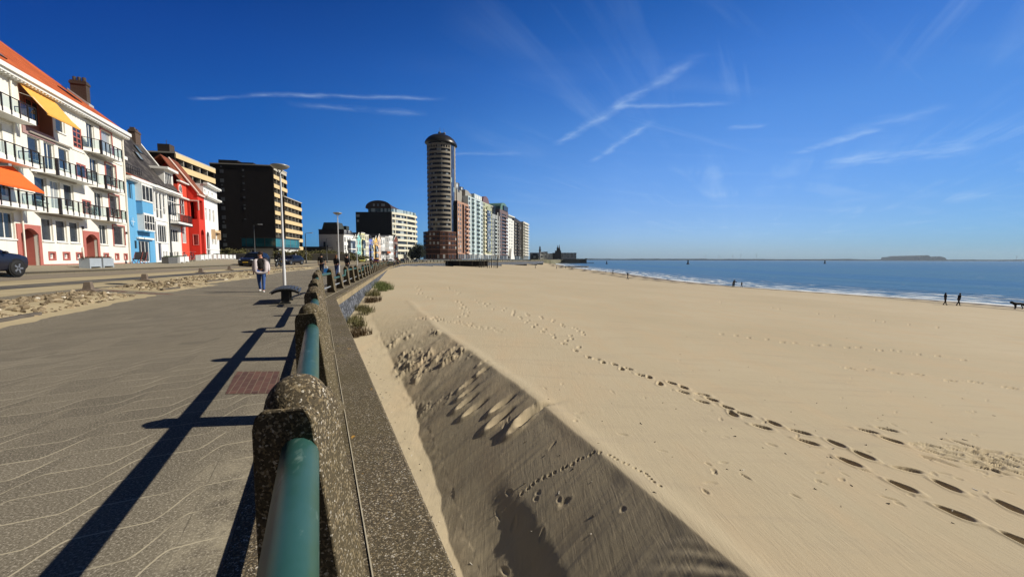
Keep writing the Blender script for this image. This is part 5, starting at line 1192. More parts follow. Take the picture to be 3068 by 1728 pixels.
lamp_saucer(-11.02,19.25,5.55,'nearest white lamp post with saucer shaped head, behind the bench',R(10))
lamp_saucer(-16.75,38.6,5.55,'white lamp post with saucer head in front of the row of coloured houses',R(10))
lamp_saucer(-32.6,84,5.55,'small white saucer lamp post in front of the teal house',R(10))
lamp_saucer(-36.5,112,5.3,'far white saucer lamp post by the curved block',R(10))
for (x,y,h,l) in ((-32.3,37.9,5.5,'dark lamp post with short arm in front of the iron balcony house'),(-41.5,64.5,5.6,'dark lamp post rising behind the parked dark estate car'),(-37.4,72.5,5.4,'dark lamp post against the sky right of the sand coloured balconies'),(-40.8,88,5.3,'dark lamp post before the grey shaded side wall'),(-44.2,101,5.2,'dark lamp post just left of the lemon house row'),(-25.2,19.2,5.0,'dark lamp post beside the far left planters')):
    lamp_arm(x,y,h,l,R(8),.75)
def bench():
    t=thing('bench','backless bench with curved dark slats on two pedestals beside the railing','bench',g3(-7.35,12.95),math.atan2(.9,-.4357)); t.scale=(.85,.85,.95)
    D=plain('bench_slats',(.05,.055,.06),.5,.2,8); K=plain('bench_iron',(.015,.016,.016),.5,.15)
    for k in range(9):
        u=-1+2*k/8; y=.44*u; z=.50-.10*abs(u)**2.6; sl=math.atan(.10*2.6*abs(u)**1.6/.44)*(-1 if u>0 else 1)
        m=MB(); m.box(-1.0,1.0,-.042,.042,-.018,.018); m.xf(Matrix.Translation((0,y,z))@Matrix.Rotation(sl,4,'X')); m.build('slat',D,t)
    for x in (-.78,.62):
        m=MB(); pts=[(.44*u,.478-.10*abs(u)**2.6) for u in np.linspace(-1,1,13)]; m.prism(pts+[(y,z-.07) for y,z in pts[::-1]],x-.05,x+.05,'x'); m.box(x-.06,x+.06,-.13,.13,.0,.42); m.box(x-.10,x+.10,-.17,.17,0,.05); m.build('pedestal',K,t)
bench()
# concrete stumps along the road edge, stone beds between them
CONC=plain('stump_concrete',(.15,.115,.09),.9,.25,7,bump=.4,bscale=25)
ST=[(-16.35,15.33,'nearest squat concrete stump at the end of the largest stone bed'),(-19.25,20.85,'second squat concrete stump along the road edge'),(-23.0,29.45,'third squat concrete stump along the road edge'),(-25.1,35.4,'fourth concrete stump, beyond the third stone bed'),(-28.4,44.6,'small stump right of the dark estate car'),(-33.0,60.5,'small stump near the black saloon'),(-30.6,52.5,'far stump behind the walking woman')]
def stumps():
    m=MB(); m.prism([(-.30,0),(.30,0),(.30,.035),(.2,.075),(-.2,.075),(-.30,.035)],-.28,.28,'y')
    a,b_=.135,.095; m.add([(-a,-a,.07),(a,-a,.07),(a,a,.07),(-a,a,.07),(-b_,-b_,.36),(b_,-b_,.36),(b_,b_,.36),(-b_,b_,.36)],[(4,5,6,7),(0,1,5,4),(1,2,6,5),(2,3,7,6),(3,0,4,7)])
    me=m.build('concrete_stump',CONC).data; bpy.data.objects.remove(bpy.data.objects['concrete_stump'])
    for i,(x,y,l) in enumerate(ST):
        o=link('concrete_stump',me,None,g3(x,y),.015); o.rotation_euler=(0,0,R(25)); tag(o,l,'stump','concrete stumps along the road')
stumps()
def stone_mat():
    b=NB('field_stones'); n=b.noise(b.tc(),1.6,2); w=b.attr('tone')
    c=b.ramp(w,[(0,(.10,.075,.05)),(.35,(.22,.165,.105)),(.6,(.33,.255,.16)),(.8,(.44,.36,.25)),(1,(.66,.60,.50))]); c=b.mix(b.math('MULTIPLY',n,.35),c,(.10,.085,.05))
    b.set(col=c,rough=.85,spec=.25); b.bump(b.noise(b.tc(),25,3),.3,.01); MATS['stones']=b.m
    b=NB('drift_sand'); n=b.noise(b.pos(),2.2,4); b.set(col=b.mix(n,(.33,.27,.165),(.42,.345,.22)),rough=.95,spec=.1); b.bump(b.noise(b.pos(),40,3),.4,.01); MATS['drift']=b.m
stone_mat()
def stone_beds():
    rng=random.Random(5)
    beds=[(7.0,14.6,6.15,8.35,'largest stone bed with blown sand and weeds at the left edge of the promenade',520),(16.6,20.6,6.55,8.7,'second bed of rough field stones between two concrete stumps',300),(22.0,28.6,7.3,9.4,'third long bed of rough stones along the road',330),(30.2,35.0,8.0,9.8,'fourth stone bed, far along the road edge',120),(37,43.5,8.3,10.2,'stone bed beside the walking woman',120),(46,54,8.3,10.2,'farthest stone bed behind the white lamp post',110)]
    for (y0,y1,q0,q1,lab,n) in beds:
        xc=float(railx((y0+y1)/2))-(q0+q1)/2/.93; yc=(y0+y1)/2; bz=float(gz(np.float64(xc),np.float64(yc)))
        t=thing('stone_bed',lab,'stone bed',(xc,yc,bz),0,'stone beds along the road')
        def P(f,g): y=y0+(y1-y0)*f; q=q0+(q1-q0)*g; return float(railx(y))-q/.93,y
        def H(f,g): e=min(f,1-f)*(y1-y0); w=min(g,1-g)*(q1-q0); return .17*min(1,e/.9)*min(1,w/.55)
        # sand skirt
        m=MB(); nf,ng=26,12; vs=[]
        for i in range(nf+1):
            for j in range(ng+1):
                f,g=i/nf,j/ng; f2=-.10+1.2*f; g2=-.16+1.3*g
                if j==0: g2-=.12*rng.random()
                if i in(0,nf): f2+=rng.uniform(-.03,.03)
                x,y=P(f2,g2); hh=H(min(1,max(0,f2)),min(1,max(0,g2)))*.8
                edge=i in(0,nf) or j in(0,ng)
                vs.append((x-xc,y-yc,float(gz(np.float64(x),np.float64(y)))-bz+(-.012 if edge else hh+.014+.012*rng.random())))
        m.add(vs,[(i*(ng+1)+j,i*(ng+1)+j+1,(i+1)*(ng+1)+j+1,(i+1)*(ng+1)+j) for i in range(nf) for j in range(ng)],True); m.build('sand_skirt',MATS['drift'],t)
        m=MB(); tone=[]
        for k in range(n):
            f,g=rng.random(),rng.random(); x,y=P(f,g); r=rng.uniform(.035,.10)*(1+.5*(rng.random()<.1)); z=float(gz(np.float64(x),np.float64(y)))-bz+H(f,g)*.9+.01
            b0=len(m.v); m.ball((0,0,0),1,1,1,7,5); sx,sy,sz=r,r*rng.uniform(.55,.95),r*rng.uniform(.45,.75); Rm=Matrix.Translation((x-xc,y-yc,z))@Matrix.Rotation(rng.random()*6.3,4,'Z')@Matrix.Rotation(rng.uniform(-.5,.5),4,'X')
            ph=[rng.random()*6 for _ in range(3)]
            for i in range(b0,len(m.v)):
                vx,vy,vz=m.v[i]; kk=1+.22*math.sin(3*vx+ph[0])+.18*math.sin(4*vy+ph[1])+.15*math.sin(3.5*vz+ph[2]); m.v[i]=tuple(Rm@Vector((vx*sx*kk,vy*sy*kk,vz*sz*kk)))
            tone+= [min(1,max(0,rng.gauss(.40,.24)))]*(len(m.v)-b0)
        for i in range(len(m.sm)): m.sm[i]=False
        o=m.build('stones',MATS['stones'],t); at=o.data.attributes.new('tone','FLOAT','POINT'); at.data.foreach_set('value',tone); o['kind']='stuff'
        # stone kerb on the promenade side end
        m=MB(); x,y=P(.03,.06); x2,y2=P(.32,.02); d=Vector((x2-x,y2-y)).normalized(); nn=Vector((-d.y,d.x))*.07
        a=[(x-xc+nn.x,y-yc+nn.y),(x2-xc+nn.x,y2-yc+nn.y),(x2-xc-nn.x,y2-yc-nn.y),(x-xc-nn.x,y-yc-nn.y)]; zb_=float(gz(np.float64(x),np.float64(y)))-bz
        m.prism(a,zb_-.02,zb_+.10,'z'); m.build('edge_kerb',plain('kerb_stone',(.10,.085,.07),.9,.2),t,bevel=.01)
stone_beds()
# ---------------------------------------------------------------- grass and plants
def blades(mb,cx,cy,cz,n,h,spread,rng,lean=.5,w=.008):
    for k in range(n):
        a=rng.random()*6.283; r=spread*math.sqrt(rng.random()); x,y=cx+r*math.cos(a),cy+r*math.sin(a); hh=h*rng.uniform(.45,1.1); l=lean*rng.random()*hh; b=rng.random()*6.283
        dx,dy=math.cos(b)*l,math.sin(b)*l; px,py=-math.sin(b)*w,math.cos(b)*w; z=cz-.03
        mb.add([(x-px,y-py,z),(x+px,y+py,z),(x+dx*.4+px*.8,y+dy*.4+py*.8,z+hh*.62),(x+dx*.4-px*.8,y+dy*.4-py*.8,z+hh*.62),(x+dx,y+dy,z+hh)],[(0,1,2,3),(3,2,4)])
def tufts():
    rng=random.Random(9)
    G=plain('green_grass',(.095,.12,.03),.8,.5,9); B=plain('brown_grass',(.085,.055,.025),.85,.5,9); O=plain('olive_grass',(.11,.10,.035),.8,.5,9)
    for (x,y,s,m_,l) in ((-11.0,34.0,1.1,G,'green marram tuft at the foot of the basalt wall, farthest of its line'),(-9.75,29.5,1.2,G,'bright green grass tuft halfway along the basalt wall foot'),(-8.9,25.6,1.0,O,'olive grass tuft against the basalt wall'),(-8.0,22.5,.85,B,'small dark brown tuft below the basalt wall'),(-7.05,18.9,.95,O,'wide olive brown tuft below the start of the wall bend'),(-6.35,16.4,.95,O,'brown green tuft beside the lower basalt blocks'),(-5.75,14.9,.7,B,'nearest dark brown tuft beside the coping edge'),(-10.4,31.6,1.2,G,'green tuft among others on the sand by the wall')):
        z=float(beach0(np.float64(x),np.float64(y))[0]); mb=MB()
        for k in range(7): blades(mb,rng.uniform(-.45,.45)*s,rng.uniform(-.9,.9)*s,0,60,.42*s,.32*s,rng,.9,.009)
        o=mb.build('grass_tuft',m_,None,(x,y,z)); tag(o,l,'grass tuft','grass tufts along the wall foot')
    for (x,y,l) in ((-12.35,9.9,'small green weed in the sand at the near end of the largest bed'),(-12.9,10.5,'low weed beside the largest stone bed'),(-13.9,13.2,'small dark weed at the far tip of the largest stone bed')):
        mb=MB(); blades(mb,0,0,0,140,.14,.22,rng,1.2,.007); o=mb.build('weed',G,None,g3(x,y)); tag(o,l,'weed','weeds in the stone beds')
tufts()
def bush(name,label,x,y,z,rx,ry,h,m_,n,seed,group=None,leaf=.12,trunk=True):
    rng=random.Random(seed); t=thing(name,label,'shrub' if not trunk else 'tree',(x,y,z),0,group)
    if trunk:
        m=MB(); m.tube([(0,0,-.1),(.05,0,h*.3),(0,.05,h*.62)],[.03*h,.022*h,.01*h],7)
        for k in range(9):
            a=rng.random()*6.28; b0=h*rng.uniform(.2,.5); m.tube([(0,0,b0),(math.cos(a)*rx*.45,math.sin(a)*ry*.45,b0+h*.22),(math.cos(a)*rx*.8,math.sin(a)*ry*.8,b0+h*.42)],[.013*h,.008*h,.003*h],5)
        m.build('trunk',plain('bark',(.04,.032,.025),.9,.2),t)
    m=MB()
    cl=[(rng.gauss(0,.4)*rx,rng.gauss(0,.4)*ry,h*rng.uniform(.25,.95)) for _ in range(16)]
    for k in range(n):
        c=rng.choice(cl); p=Vector((c[0]+rng.gauss(0,.2)*rx,c[1]+rng.gauss(0,.2)*ry,max(.03,c[2]+rng.gauss(0,.11)*h)))
        a=Vector((rng.gauss(0,1),rng.gauss(0,1),rng.gauss(0,1))).normalized(); b=a.orthogonal().normalized(); s=leaf*rng.uniform(.5,1.3)
        m.add([p-a*s-b*s*.45,p+a*s*.3-b*s*.5,p+a*s,p-a*s*.2+b*s*.55],[(0,1,2,3)])
    m.build('crown' if trunk else 'foliage',m_,t); return t
DK1=plain('dune_scrub',(.075,.068,.022),.9,.6,1.2); DK2=plain('dark_evergreen',(.016,.022,.014),.9,.5,1); DK3=plain('bare_twigs',(.05,.045,.042),.9,.3,1)
bush('dune_shrub','low olive dune scrub left of the teal glass restaurant',-73.5,104,.75,4.2,1.5,3.0,DK1,1600,1,'dune scrub',.3,False)
bush('dune_shrub','low olive dune scrub beside the restaurant wing at the path',-58.0,104,.75,4.6,1.6,2.6,DK1,1600,2,'dune scrub',.3,False)
bush('dune_shrub','scrubby bank below the grey end house',-59.5,124,.7,8.5,2.0,3.0,DK1,2000,3,'dune scrub',.34,False)
bush('dune_shrub','darker scrub between the end house and the lamp posts',-50.5,124,.7,5.5,2.0,2.3,DK1,1500,7,'dune scrub',.34,False)
bush('tree','dark evergreen tree mass left of the tower podium',-57.0,246,1,4.0,3,8.5,DK2,2600,4,'trees beside the tower',.5)
bush('tree','thin bare leafless tree beside the curved block',-60.5,252,1,3,3,10.5,DK3,420,5,'trees beside the tower',.35)
bush('tree','small dark evergreen close to the curved block',-63.0,250,1,3.4,3,6.2,DK2,1800,6,'trees beside the tower',.5)
# garden wall in front of the scrub
def garden_wall(P,d,L,h,lab,m_):
    t=place('garden_wall',lab,'wall',P,d,g3(*P)[2]-.1); m=MB(); m.box(0,L,0,.3,0,h); m.build('wall',m_,t); m=MB(); m.box(-.05,L+.05,-.06,.36,h,h+.12); m.build('coping',plain('pale_concrete',(.45,.42,.36)),t)
garden_wall((-69,118),(1,-.02),21,2.1,'long low grey wall below the scrubby bank',stucco('wall_grey',(.24,.23,.21)))
garden_wall((-52.2,72.5),(.98,-.2),6.5,1.1,'short grey concrete wall beyond the white corner house',stucco('wall_grey',(.24,.23,.21)))
# ---------------------------------------------------------------- planters, chairs, bicycles in front of the houses
def planter(x,out,w,h,m_,lab,plant=None,d=.5,legs=False,seed=1):
    px,py=rowpt(x,out); t=thing('planter',lab,'planter',g3(px,py,.11),math.atan2(ROWD.y,ROWD.x),'planters in front of the houses')
    m=MB(); z0=.1 if legs else .0
    for a in ((0,w,0,.05),(0,w,d-.05,d),(0,.05,.05,d-.05),(w-.05,w,.05,d-.05)): m.box(a[0],a[1],a[2],a[3],z0,h)
    m.box(.05,w-.05,.05,d-.05,z0,h-.06)
    if legs:
        for xx in (0,w-.12): m.box(xx,xx+.12,0,d,0,z0-.002)
    m.build('box',m_,t)
    if plant:
        rng=random.Random(seed); p=MB(); 
        for k in range(int(w/.25)+1): blades(p,.1+k*.25,d/2,h-.05,40,.22,.16,rng,1.0,.012)
        p.build('plant',plant,t)
PG=plain('planter_grey',(.34,.38,.42),.6,.08); PD=plain('planter_dark',(.10,.10,.10),.8,.15); PW=plain('planter_white',(.74,.74,.74),.5,.05); BR=plain('heather',(.10,.05,.025),.9,.5,9); GN=plain('leafy_green',(.05,.09,.02),.8,.5,9)
planter(-13.4,3.3,1.25,.62,PG,'light grey planter with brown heather under the left entrance portal',BR,legs=True,seed=1)
planter(-11.95,3.3,1.25,.62,PG,'light grey planter with brown heather, next one to the right of its twin',BR,legs=True,seed=2)
planter(.2,2.6,2.1,.62,PD,'long dark grey planter with green plants in front of the blue house',GN,seed=3)
for i,(x,l) in enumerate(((2.6,'white planter box left of the blue house glass door'),(3.9,'second white planter box before the blue house'),(8.6,'white planter box in front of the iron balcony house'),(10.0,'white box planter beside the lamp post base'),(11.3,'white planter before the orange red house'),(13.2,'white patterned planter before the bright red house'),(14.9,'white planter left of the arched red porch'),(16.6,'white planter between red and corner houses'),(18.4,'white planter before the corner house door'),(20.4,'white planter beneath the sand coloured awning'),(22.4,'last white planter at the row end'))):
    planter(x,2.7,1.05,.62,PW,l,GN if i%3==0 else None,legs=True,seed=10+i)
def deck_chair(x,out,lab):
    px,py=rowpt(x,out); t=thing('deck_chair',lab,'chair',g3(px,py,.11),math.atan2(ROWD.y,ROWD.x),'folding deck chairs')
    F=plain('chair_frame',(.20,.03,.02),.6,.1); m=MB()
    for y in (-.26,.26): m.tube([(-.35,y,0),(.0,y,.5),(.32,y,1.0)],.022,6); m.tube([(.4,y,0),(-.25,y,.42)],.022,6)
    m.build('frame',F,t); m=MB(); m.prism([(.32,1.0),(.0,.34),(-.28,.40),(-.28,.42),(.0,.37),(.30,1.01)],-.25,.25,'y'); m.build('canvas',plain('dark_canvas',(.03,.03,.035),.9),t)
deck_chair(-1.35,1.0,'dark folding deck chair by the last cellar window of the cream building'); deck_chair(-.5,1.0,'second dark folding deck chair, closer to the blue house')
def bicycle(loc,rot,lab,col=(.03,.03,.035)):
    t=thing('bicycle',lab,'bicycle',loc,rot); K=plain('tyre_black',(.012,.012,.012),.8,.1); F=plain('bike_%d'%int(col[0]*1000),col,.4,.1); S=plain('bike_chrome',(.5,.5,.5),.3,.05,metal=.8)
    for x in (-.52,.52):
        m=MB(); m.tube([(x+.335*math.cos(w),0,.345+.335*math.sin(w)) for w in np.linspace(0,2*math.pi,21)],.02,6,False); w_=m.build('wheel',K,t)
        s=MB(); 
        for k in range(8): a=k*math.pi/8; s.tube([(x+.32*math.cos(a),0,.345+.32*math.sin(a)),(x-.32*math.cos(a),0,.345-.32*math.sin(a))],.004,3)
        s.build('spokes',S,w_)
    m=MB(); bb=(-.05,0,.30); hd=(.36,0,.82); st=(-.2,0,.80)
    m.tube([bb,hd],.018,6); m.tube([bb,st],.016,6); m.tube([st,(.35,0,.78)],.016,6); m.tube([(-.52,0,.345),bb],.012,6); m.tube([(-.52,0,.345),st],.01,6); m.tube([(.52,0,.345),hd,(.33,0,.95)],.015,6); m.build('frame',F,t)
    m=MB(); m.tube([(.22,-.28,1.0),(.34,-.15,1.03),(.34,.15,1.03),(.22,.28,1.0)],.013,6); m.build('handlebar',S,t); m=MB(); m.prism([(-.36,.86),(-.06,.89),(-.06,.92),(-.36,.94)],-.07,.07,'y'); m.tube([(-.21,0,.78),(-.22,0,.88)],.012,5); m.build('saddle',K,t)
p=rowpt(6.3,2.6); bicycle(g3(p[0],p[1],.11),math.atan2(ROWD.y,ROWD.x),'dark bicycle standing in front of the white house with tall windows')
p=rowpt(5.5,2.2); bicycle(g3(p[0],p[1],.11),math.atan2(ROWD.y,ROWD.x)+.2,'grey bicycle parked between the blue and the white house',(.2,.2,.2))
# ---------------------------------------------------------------- cars
def car(label,x,y,rot,col,kind='suv',plate=True,group=None):
    """front towards local +x; body lofted from cross sections"""
    t=thing('parked_car',label,'car',g3(x,y,.01),rot,group); B=plain('car_%s'%'_'.join('%d'%int(c*1000) for c in col),col,.34,.05,1,spec=.4,coat=.12)
    G=plain('car_glass',(.006,.007,.009),.10,.1,1,spec=.45); K=plain('tyre_black',(.012,)*3,.8); A=plain('alloy',(.42,.42,.43),.3,.05,metal=.8)
    hs=1.0 if kind=='suv' else .88
    S=[(-2.22,.42,.78,.80,.60),(-2.18,.34,1.0,1.05,.78),(-2.05,.27,1.06,1.22,.80),(-1.70,.24,1.05,1.52,.86),(-1.1,.22,1.02,1.60,.9),(-.2,.22,1.0,1.62,.9),(.35,.22,.99,1.52,.9),(.72,.22,.99,1.24,.9),(1.05,.22,.98,1.02,.9),(1.6,.24,.92,.955,.88),(2.02,.28,.82,.85,.82),(2.18,.36,.70,.72,.70)]
    m=MB(); rings=[]
    for (sx,zl,zs,zt,w) in S:
        zl,zs,zt=zl,zs*hs,zt*hs; cab=zt-zs; wt=w-.06-.40*max(0,cab-.05) if cab>.06 else w*.93
        half=[(w*.86,zl),(w*.97,zl+.10),(w,zl*.45+zs*.55),(w*.985,zs-.05),(w*.955,zs),(wt,zt-.05 if cab>.06 else zt),(wt*.82,zt)]
        rings.append([(sx,yy,zz) for yy,zz in half]+[(sx,-yy,zz) for yy,zz in half[::-1]])
    n=len(rings[0])
    for r0,r1 in zip(rings[:-1],rings[1:]): m.add(r0+r1,[(i,(i+1)%n,n+(i+1)%n,n+i) for i in range(n)],True)
    m.add(rings[0],[tuple(range(n))]); m.add(rings[-1],[tuple(range(n))[::-1]]); body=m.build('body',B,t)
    def q(a,b,c,d,name,mat_,par=t): mm=MB(); mm.quad(a,b,c,d); return mm.build(name,mat_,par)
    W={s[0]:r for s,r in zip(S,rings)}
    def lerp(a,b,f): return tuple(a[i]+(b[i]-a[i])*f for i in range(3))
    for sg in (1,-1):
        for (xa,xb,f0,f1) in ((-1.62,-1.12,.10,.90),(-1.05,-.25,.06,.90),(-.18,.33,.06,.88),(.36,.70,.06,.80)):
            def pt(xx,f):
                for k in range(len(S)-1):
                    if S[k][0]<=xx<=S[k+1][0]:
                        u=(xx-S[k][0])/(S[k+1][0]-S[k][0]); i0,i1=(4,5) if sg>0 else (n-5,n-6); p=lerp(lerp(rings[k][i0],rings[k+1][i0],u),lerp(rings[k][i1],rings[k+1][i1],u),f); return (p[0],p[1]+sg*.012,p[2]+.004)
            q(pt(xa,f0),pt(xb,f0),pt(xb,f1),pt(xa,f1),'side_window',G)
        mm=MB(); mm.ball((.70,sg*.99,1.03*hs),.08,.11,.07,8,5); mm.build('mirror',B,t)
    def strip(k0,k1,fy,name):
        a,b=rings[k0],rings[k1]; off=Vector((.01 if k1>5 else -.01,0,.012))
        v=[Vector(a[6])*1,Vector(a[7]),Vector(b[7]),Vector(b[6])]; v=[(p.x+off.x,p.y*fy,p.z+off.z) for p in v]; q(*v,name,G)
    strip(6,7,1.12,'windscreen'); strip(7,8,1.10,'windscreen'); strip(3,2,1.05,'rear_window')
    for x0 in (-1.36,1.34):
        for sg in (1,-1):
            r=.355; mm=MB(); mm.lathe([(r*.62,-.10),(r*.95,-.11),(r,-.07),(r,.07),(r*.95,.11),(r*.62,.10)],(0,0,0),24); mm.xf(Matrix.Translation((x0,sg*.83,r-.02))@Matrix.Rotation(R(90),4,'X')); w_=mm.build('wheel',K,t)
            mm=MB(); mm.lathe([(.0,-.02),(r*.62,-.03),(r*.64,.02),(0,.02)],(0,0,0),20)
            for k in range(5): a=k*2*math.pi/5; b0=len(mm.v); mm.box(.04,r*.60,-.035,.035,.02,.05); mm.xf(Matrix.Rotation(a,4,'Z'),b0)
            mm.xf(Matrix.Translation((x0,sg*.90,r-.02))@Matrix.Rotation(R(-90*sg),4,'X')); mm.build('rim',A,w_)
            mm=MB(); mm.lathe([(r*1.0,-.004),(r*1.17,-.004),(r*1.17,.004),(r*1.0,.004)],(0,0,0),28,False); mm.xf(Matrix.Translation((x0,sg*.892,r+.0))@Matrix.Rotation(R(90),4,'X')); mm.build('wheel_arch',plain('arch_black',(.008,)*3,.7),t)
    for sg in (1,-1):
        mm=MB(); mm.ball((2.05,sg*.60,.74*hs),.12,.20,.07,8,5); mm.build('headlight',plain('headlight_glass',(.5,.52,.55),.1,.05,spec=.8),t)
        mm=MB(); mm.box(-2.23,-2.15,sg*.5-.13,sg*.5+.13,.86*hs,.98*hs); mm.build('tail_light',plain('tail_red',(.25,.01,.01),.2,.05),t)
    mm=MB(); mm.box(2.185,2.20,-.27,.27,.44,.55); mm.build('number_plate',plain('plate_yellow',(.70,.42,.02),.5,.03),t)
    mm=MB(); mm.box(2.15,2.19,-.55,.55,.56,.68*hs); mm.build('grille',K,t)
    return t
RD=Vector((-.29,1)).normalized(); ra=math.atan2(RD.y,RD.x)
car('dark blue black car at the left edge of the photo with alloy wheels',-22.5,16.2,ra,(.010,.012,.024))
car('dark estate car with yellow front plate behind the walking woman',-29.4,45.6,ra+math.pi-.12,(.008,.010,.020))
car('black saloon right of the white lamp post',-33.4,60.2,ra+math.pi-.35,(.007,.008,.014),'low')
for (x,y,c,l,k) in ((-46.5,124,(.42,.42,.10),'yellow green car parked at the lemon house','low'),(-44.6,131,(.09,.012,.02),'dark red car beside the yellow green one','low'),(-43.5,158,(.02,.02,.03),'black car parked near the far row end','suv'),(-42.2,175,(.05,.06,.09),'blue grey car among the far parked cars','low'),(-41.5,190,(.30,.30,.32),'silver car among the far parked cars','low'),(-45,148,(.65,.65,.66),'white car parked far along the colourful row','low')):
    car(l,x,y,ra+math.pi,c,k,group='cars parked far along the boulevard')
# ================================================================ people and animals
def skin_obj(name,verts,edges,rad,mat_,parent,sub=1):
    me=bpy.data.meshes.new(name); me.from_pydata(verts,edges,[]); me.materials.append(mat_); o=link(name,me,parent)
    md=o.modifiers.new('skin','SKIN'); md.use_smooth_shade=True; sv=me.skin_vertices[0].data
    for i,r in enumerate(rad): sv[i].radius=(r,r) if isinstance(r,(int,float)) else r; sv[i].use_root=(i==0)
    if sub: s=o.modifiers.new('sub','SUBSURF'); s.levels=sub; s.render_levels=sub
    return o
def person(label,loc,rot,H=1.75,skin=(.45,.24,.16),top=(.02,.02,.02),legs=(.03,.05,.12),shoe=(.05,.05,.05),hair=(.03,.02,.015),stride=.3,lean=0.0,arms=(.3,-.25),headyaw=0,elbow=.25,bulk=1.0,short=False,jacket=None,longhair=False,group=None,fingers=True,cap=None,splay=.20):
    """walking figure facing local -Y; legs and arms swing by the given angles"""
    t=thing('person',label,'person',loc,rot,group); k=H/1.75
    SK=plain('skin_%d'%int(skin[0]*100),skin,.55,.06); mk=lambda c,n: plain('%s_%s'%(n,'_'.join('%d'%int(v*1000) for v in c)),c,.85,.12,9)
    V=lambda x,y,z: Vector((x,y,z))*k
    def L(p): # lean forward about the pelvis
        d=p-V(0,0,.95); c,s=math.cos(lean),math.sin(lean); return V(0,0,.95)+Vector((d.x,d.y*c-d.z*s,d.y*s+d.z*c))
    J={}; J['pel']=V(0,0,.95); J['wai']=L(V(0,0,1.10)); J['che']=L(V(0,.005,1.30)); J['nb']=L(V(0,.01,1.46)); J['nk']=L(V(0,-.005,1.53))
    hy=Matrix.Rotation(headyaw,3,'Z'); hb=J['nk']
    J['hd']=hb+hy@V(0,-.02,.09); J['ht']=hb+hy@V(0,.005,.185); J['nose']=hb+hy@V(0,-.115,.075); J['chin']=hb+hy@V(0,-.075,.015)
    for sd,a_,s_ in (('l',arms[0],1),('r',arms[1],-1)):
        J['sh'+sd]=L(V(.175*s_*bulk,.01,1.425)); d=Vector((splay*s_,-math.sin(a_),-math.cos(a_))); J['el'+sd]=J['sh'+sd]+d*.285*k
        d2=Vector((.05*s_,-math.sin(a_+elbow),-math.cos(a_+elbow))); J['wr'+sd]=J['el'+sd]+d2*.25*k; J['pa'+sd]=J['wr'+sd]+d2*.07*k
        J['f0'+sd]=d2
    for sd,st,s_ in (('l',stride,1),('r',-stride,-1)):
        J['hp'+sd]=V(.095*s_,0,.90); kn=.08+max(0,-st)*.55
        d=Vector((.01*s_,-math.sin(st+kn*.5),-math.cos(st+kn*.5))); J['kn'+sd]=J['hp'+sd]+d*.43*k
        d=Vector((0,-math.sin(st-kn),-math.cos(st-kn))); J['an'+sd]=J['kn'+sd]+d*.40*k; J['to'+sd]=J['an'+sd]+Vector((.02*s_,-.15,-.045))*k
    low=min(J['tol'].z-.035*k,J['tor'].z-.035*k,J['anl'].z-.07*k,J['anr'].z-.07*k)
    for n_ in J:
        if not n_.startswith('f0'): J[n_]=J[n_]-Vector((0,0,low))
    def net(chain,radii):
        names=[]; E=[]
        for ch in chain:
            for a in ch:
                if a not in names: names.append(a)
            for a,b in zip(ch[:-1],ch[1:]): E.append((names.index(a),names.index(b)))
        return [tuple(J[a]) for a in names],E,[radii[a]*k for a in names]
    bw=bulk; RA=dict(pel=.125*bw,wai=.115*bw,che=.135*bw,nb=.07,nk=.052,hd=.085,ht=.062,nose=.016,chin=.035)
    for sd in 'lr': RA.update({'sh'+sd:.062*bw,'el'+sd:.043,'wr'+sd:.029,'pa'+sd:.032,'hp'+sd:.09*bw,'kn'+sd:.056,'an'+sd:.036,'to'+sd:.032})
    ch=[['pel','wai','che','nb','nk','hd','ht'],['hd','nose'],['hd','chin']]+[['che','sh'+s,'el'+s,'wr'+s,'pa'+s] for s in 'lr']+[['pel','hp'+s,'kn'+s,'an'+s,'to'+s] for s in 'lr']
    if fingers:
        for s,sg in (('l',1),('r',-1)):
            d=J['f0'+s]; side=Vector((0,1,0))
            for i in range(5):
                a=J['pa'+s]+side*(i-1.5)*.017*k*(1 if i<4 else -1.6)
                l=(.062,.075,.07,.055,.045)[i]*k; J['g%d%s'%(i,s)]=a+d*l*.55; J['h%d%s'%(i,s)]=a+d*l+Vector((-.012*sg,0,0))*k
                RA['g%d%s'%(i,s)]=.0085; RA['h%d%s'%(i,s)]=.007; ch.append(['pa'+s,'g%d%s'%(i,s),'h%d%s'%(i,s)])
    v,e,r=net(ch,RA); skin_obj('body',v,e,r,SK,t)
    # clothes grown over the same joints
    add=lambda names,d: {n_:RA[n_]+d for n_ in names}
    leg=['pel']+[a+s for s in 'lr' for a in('hp','kn','an')]
    r_=add(leg,.018); r_['pel']=.105*bw; r_['anl']=r_['anr']=.058; r_['knl']=r_['knr']=.072
    v,e,r=net([['pel','hpl','knl','anl'],['pel','hpr','knr','anr']],r_); skin_obj('trousers',v,e,r,mk(legs,'cloth'),t)
    arm=lambda s:['che','sh'+s,'el'+s]+([] if short else ['wr'+s]); tn=['pel','wai','che','nb']+[a for s in 'lr' for a in arm(s)]
    r_=add(set(tn),.018); r_['pel']=.152*bw; r_['wai']=.142*bw; r_['nb']=.075
    for s in 'lr': r_['wr'+s]=.045; r_['el'+s]=.06
    v,e,r=net([['pel','wai','che','nb']]+[arm(s) for s in 'lr'],r_); skin_obj('top',v,e,r,mk(top,'cloth'),t)
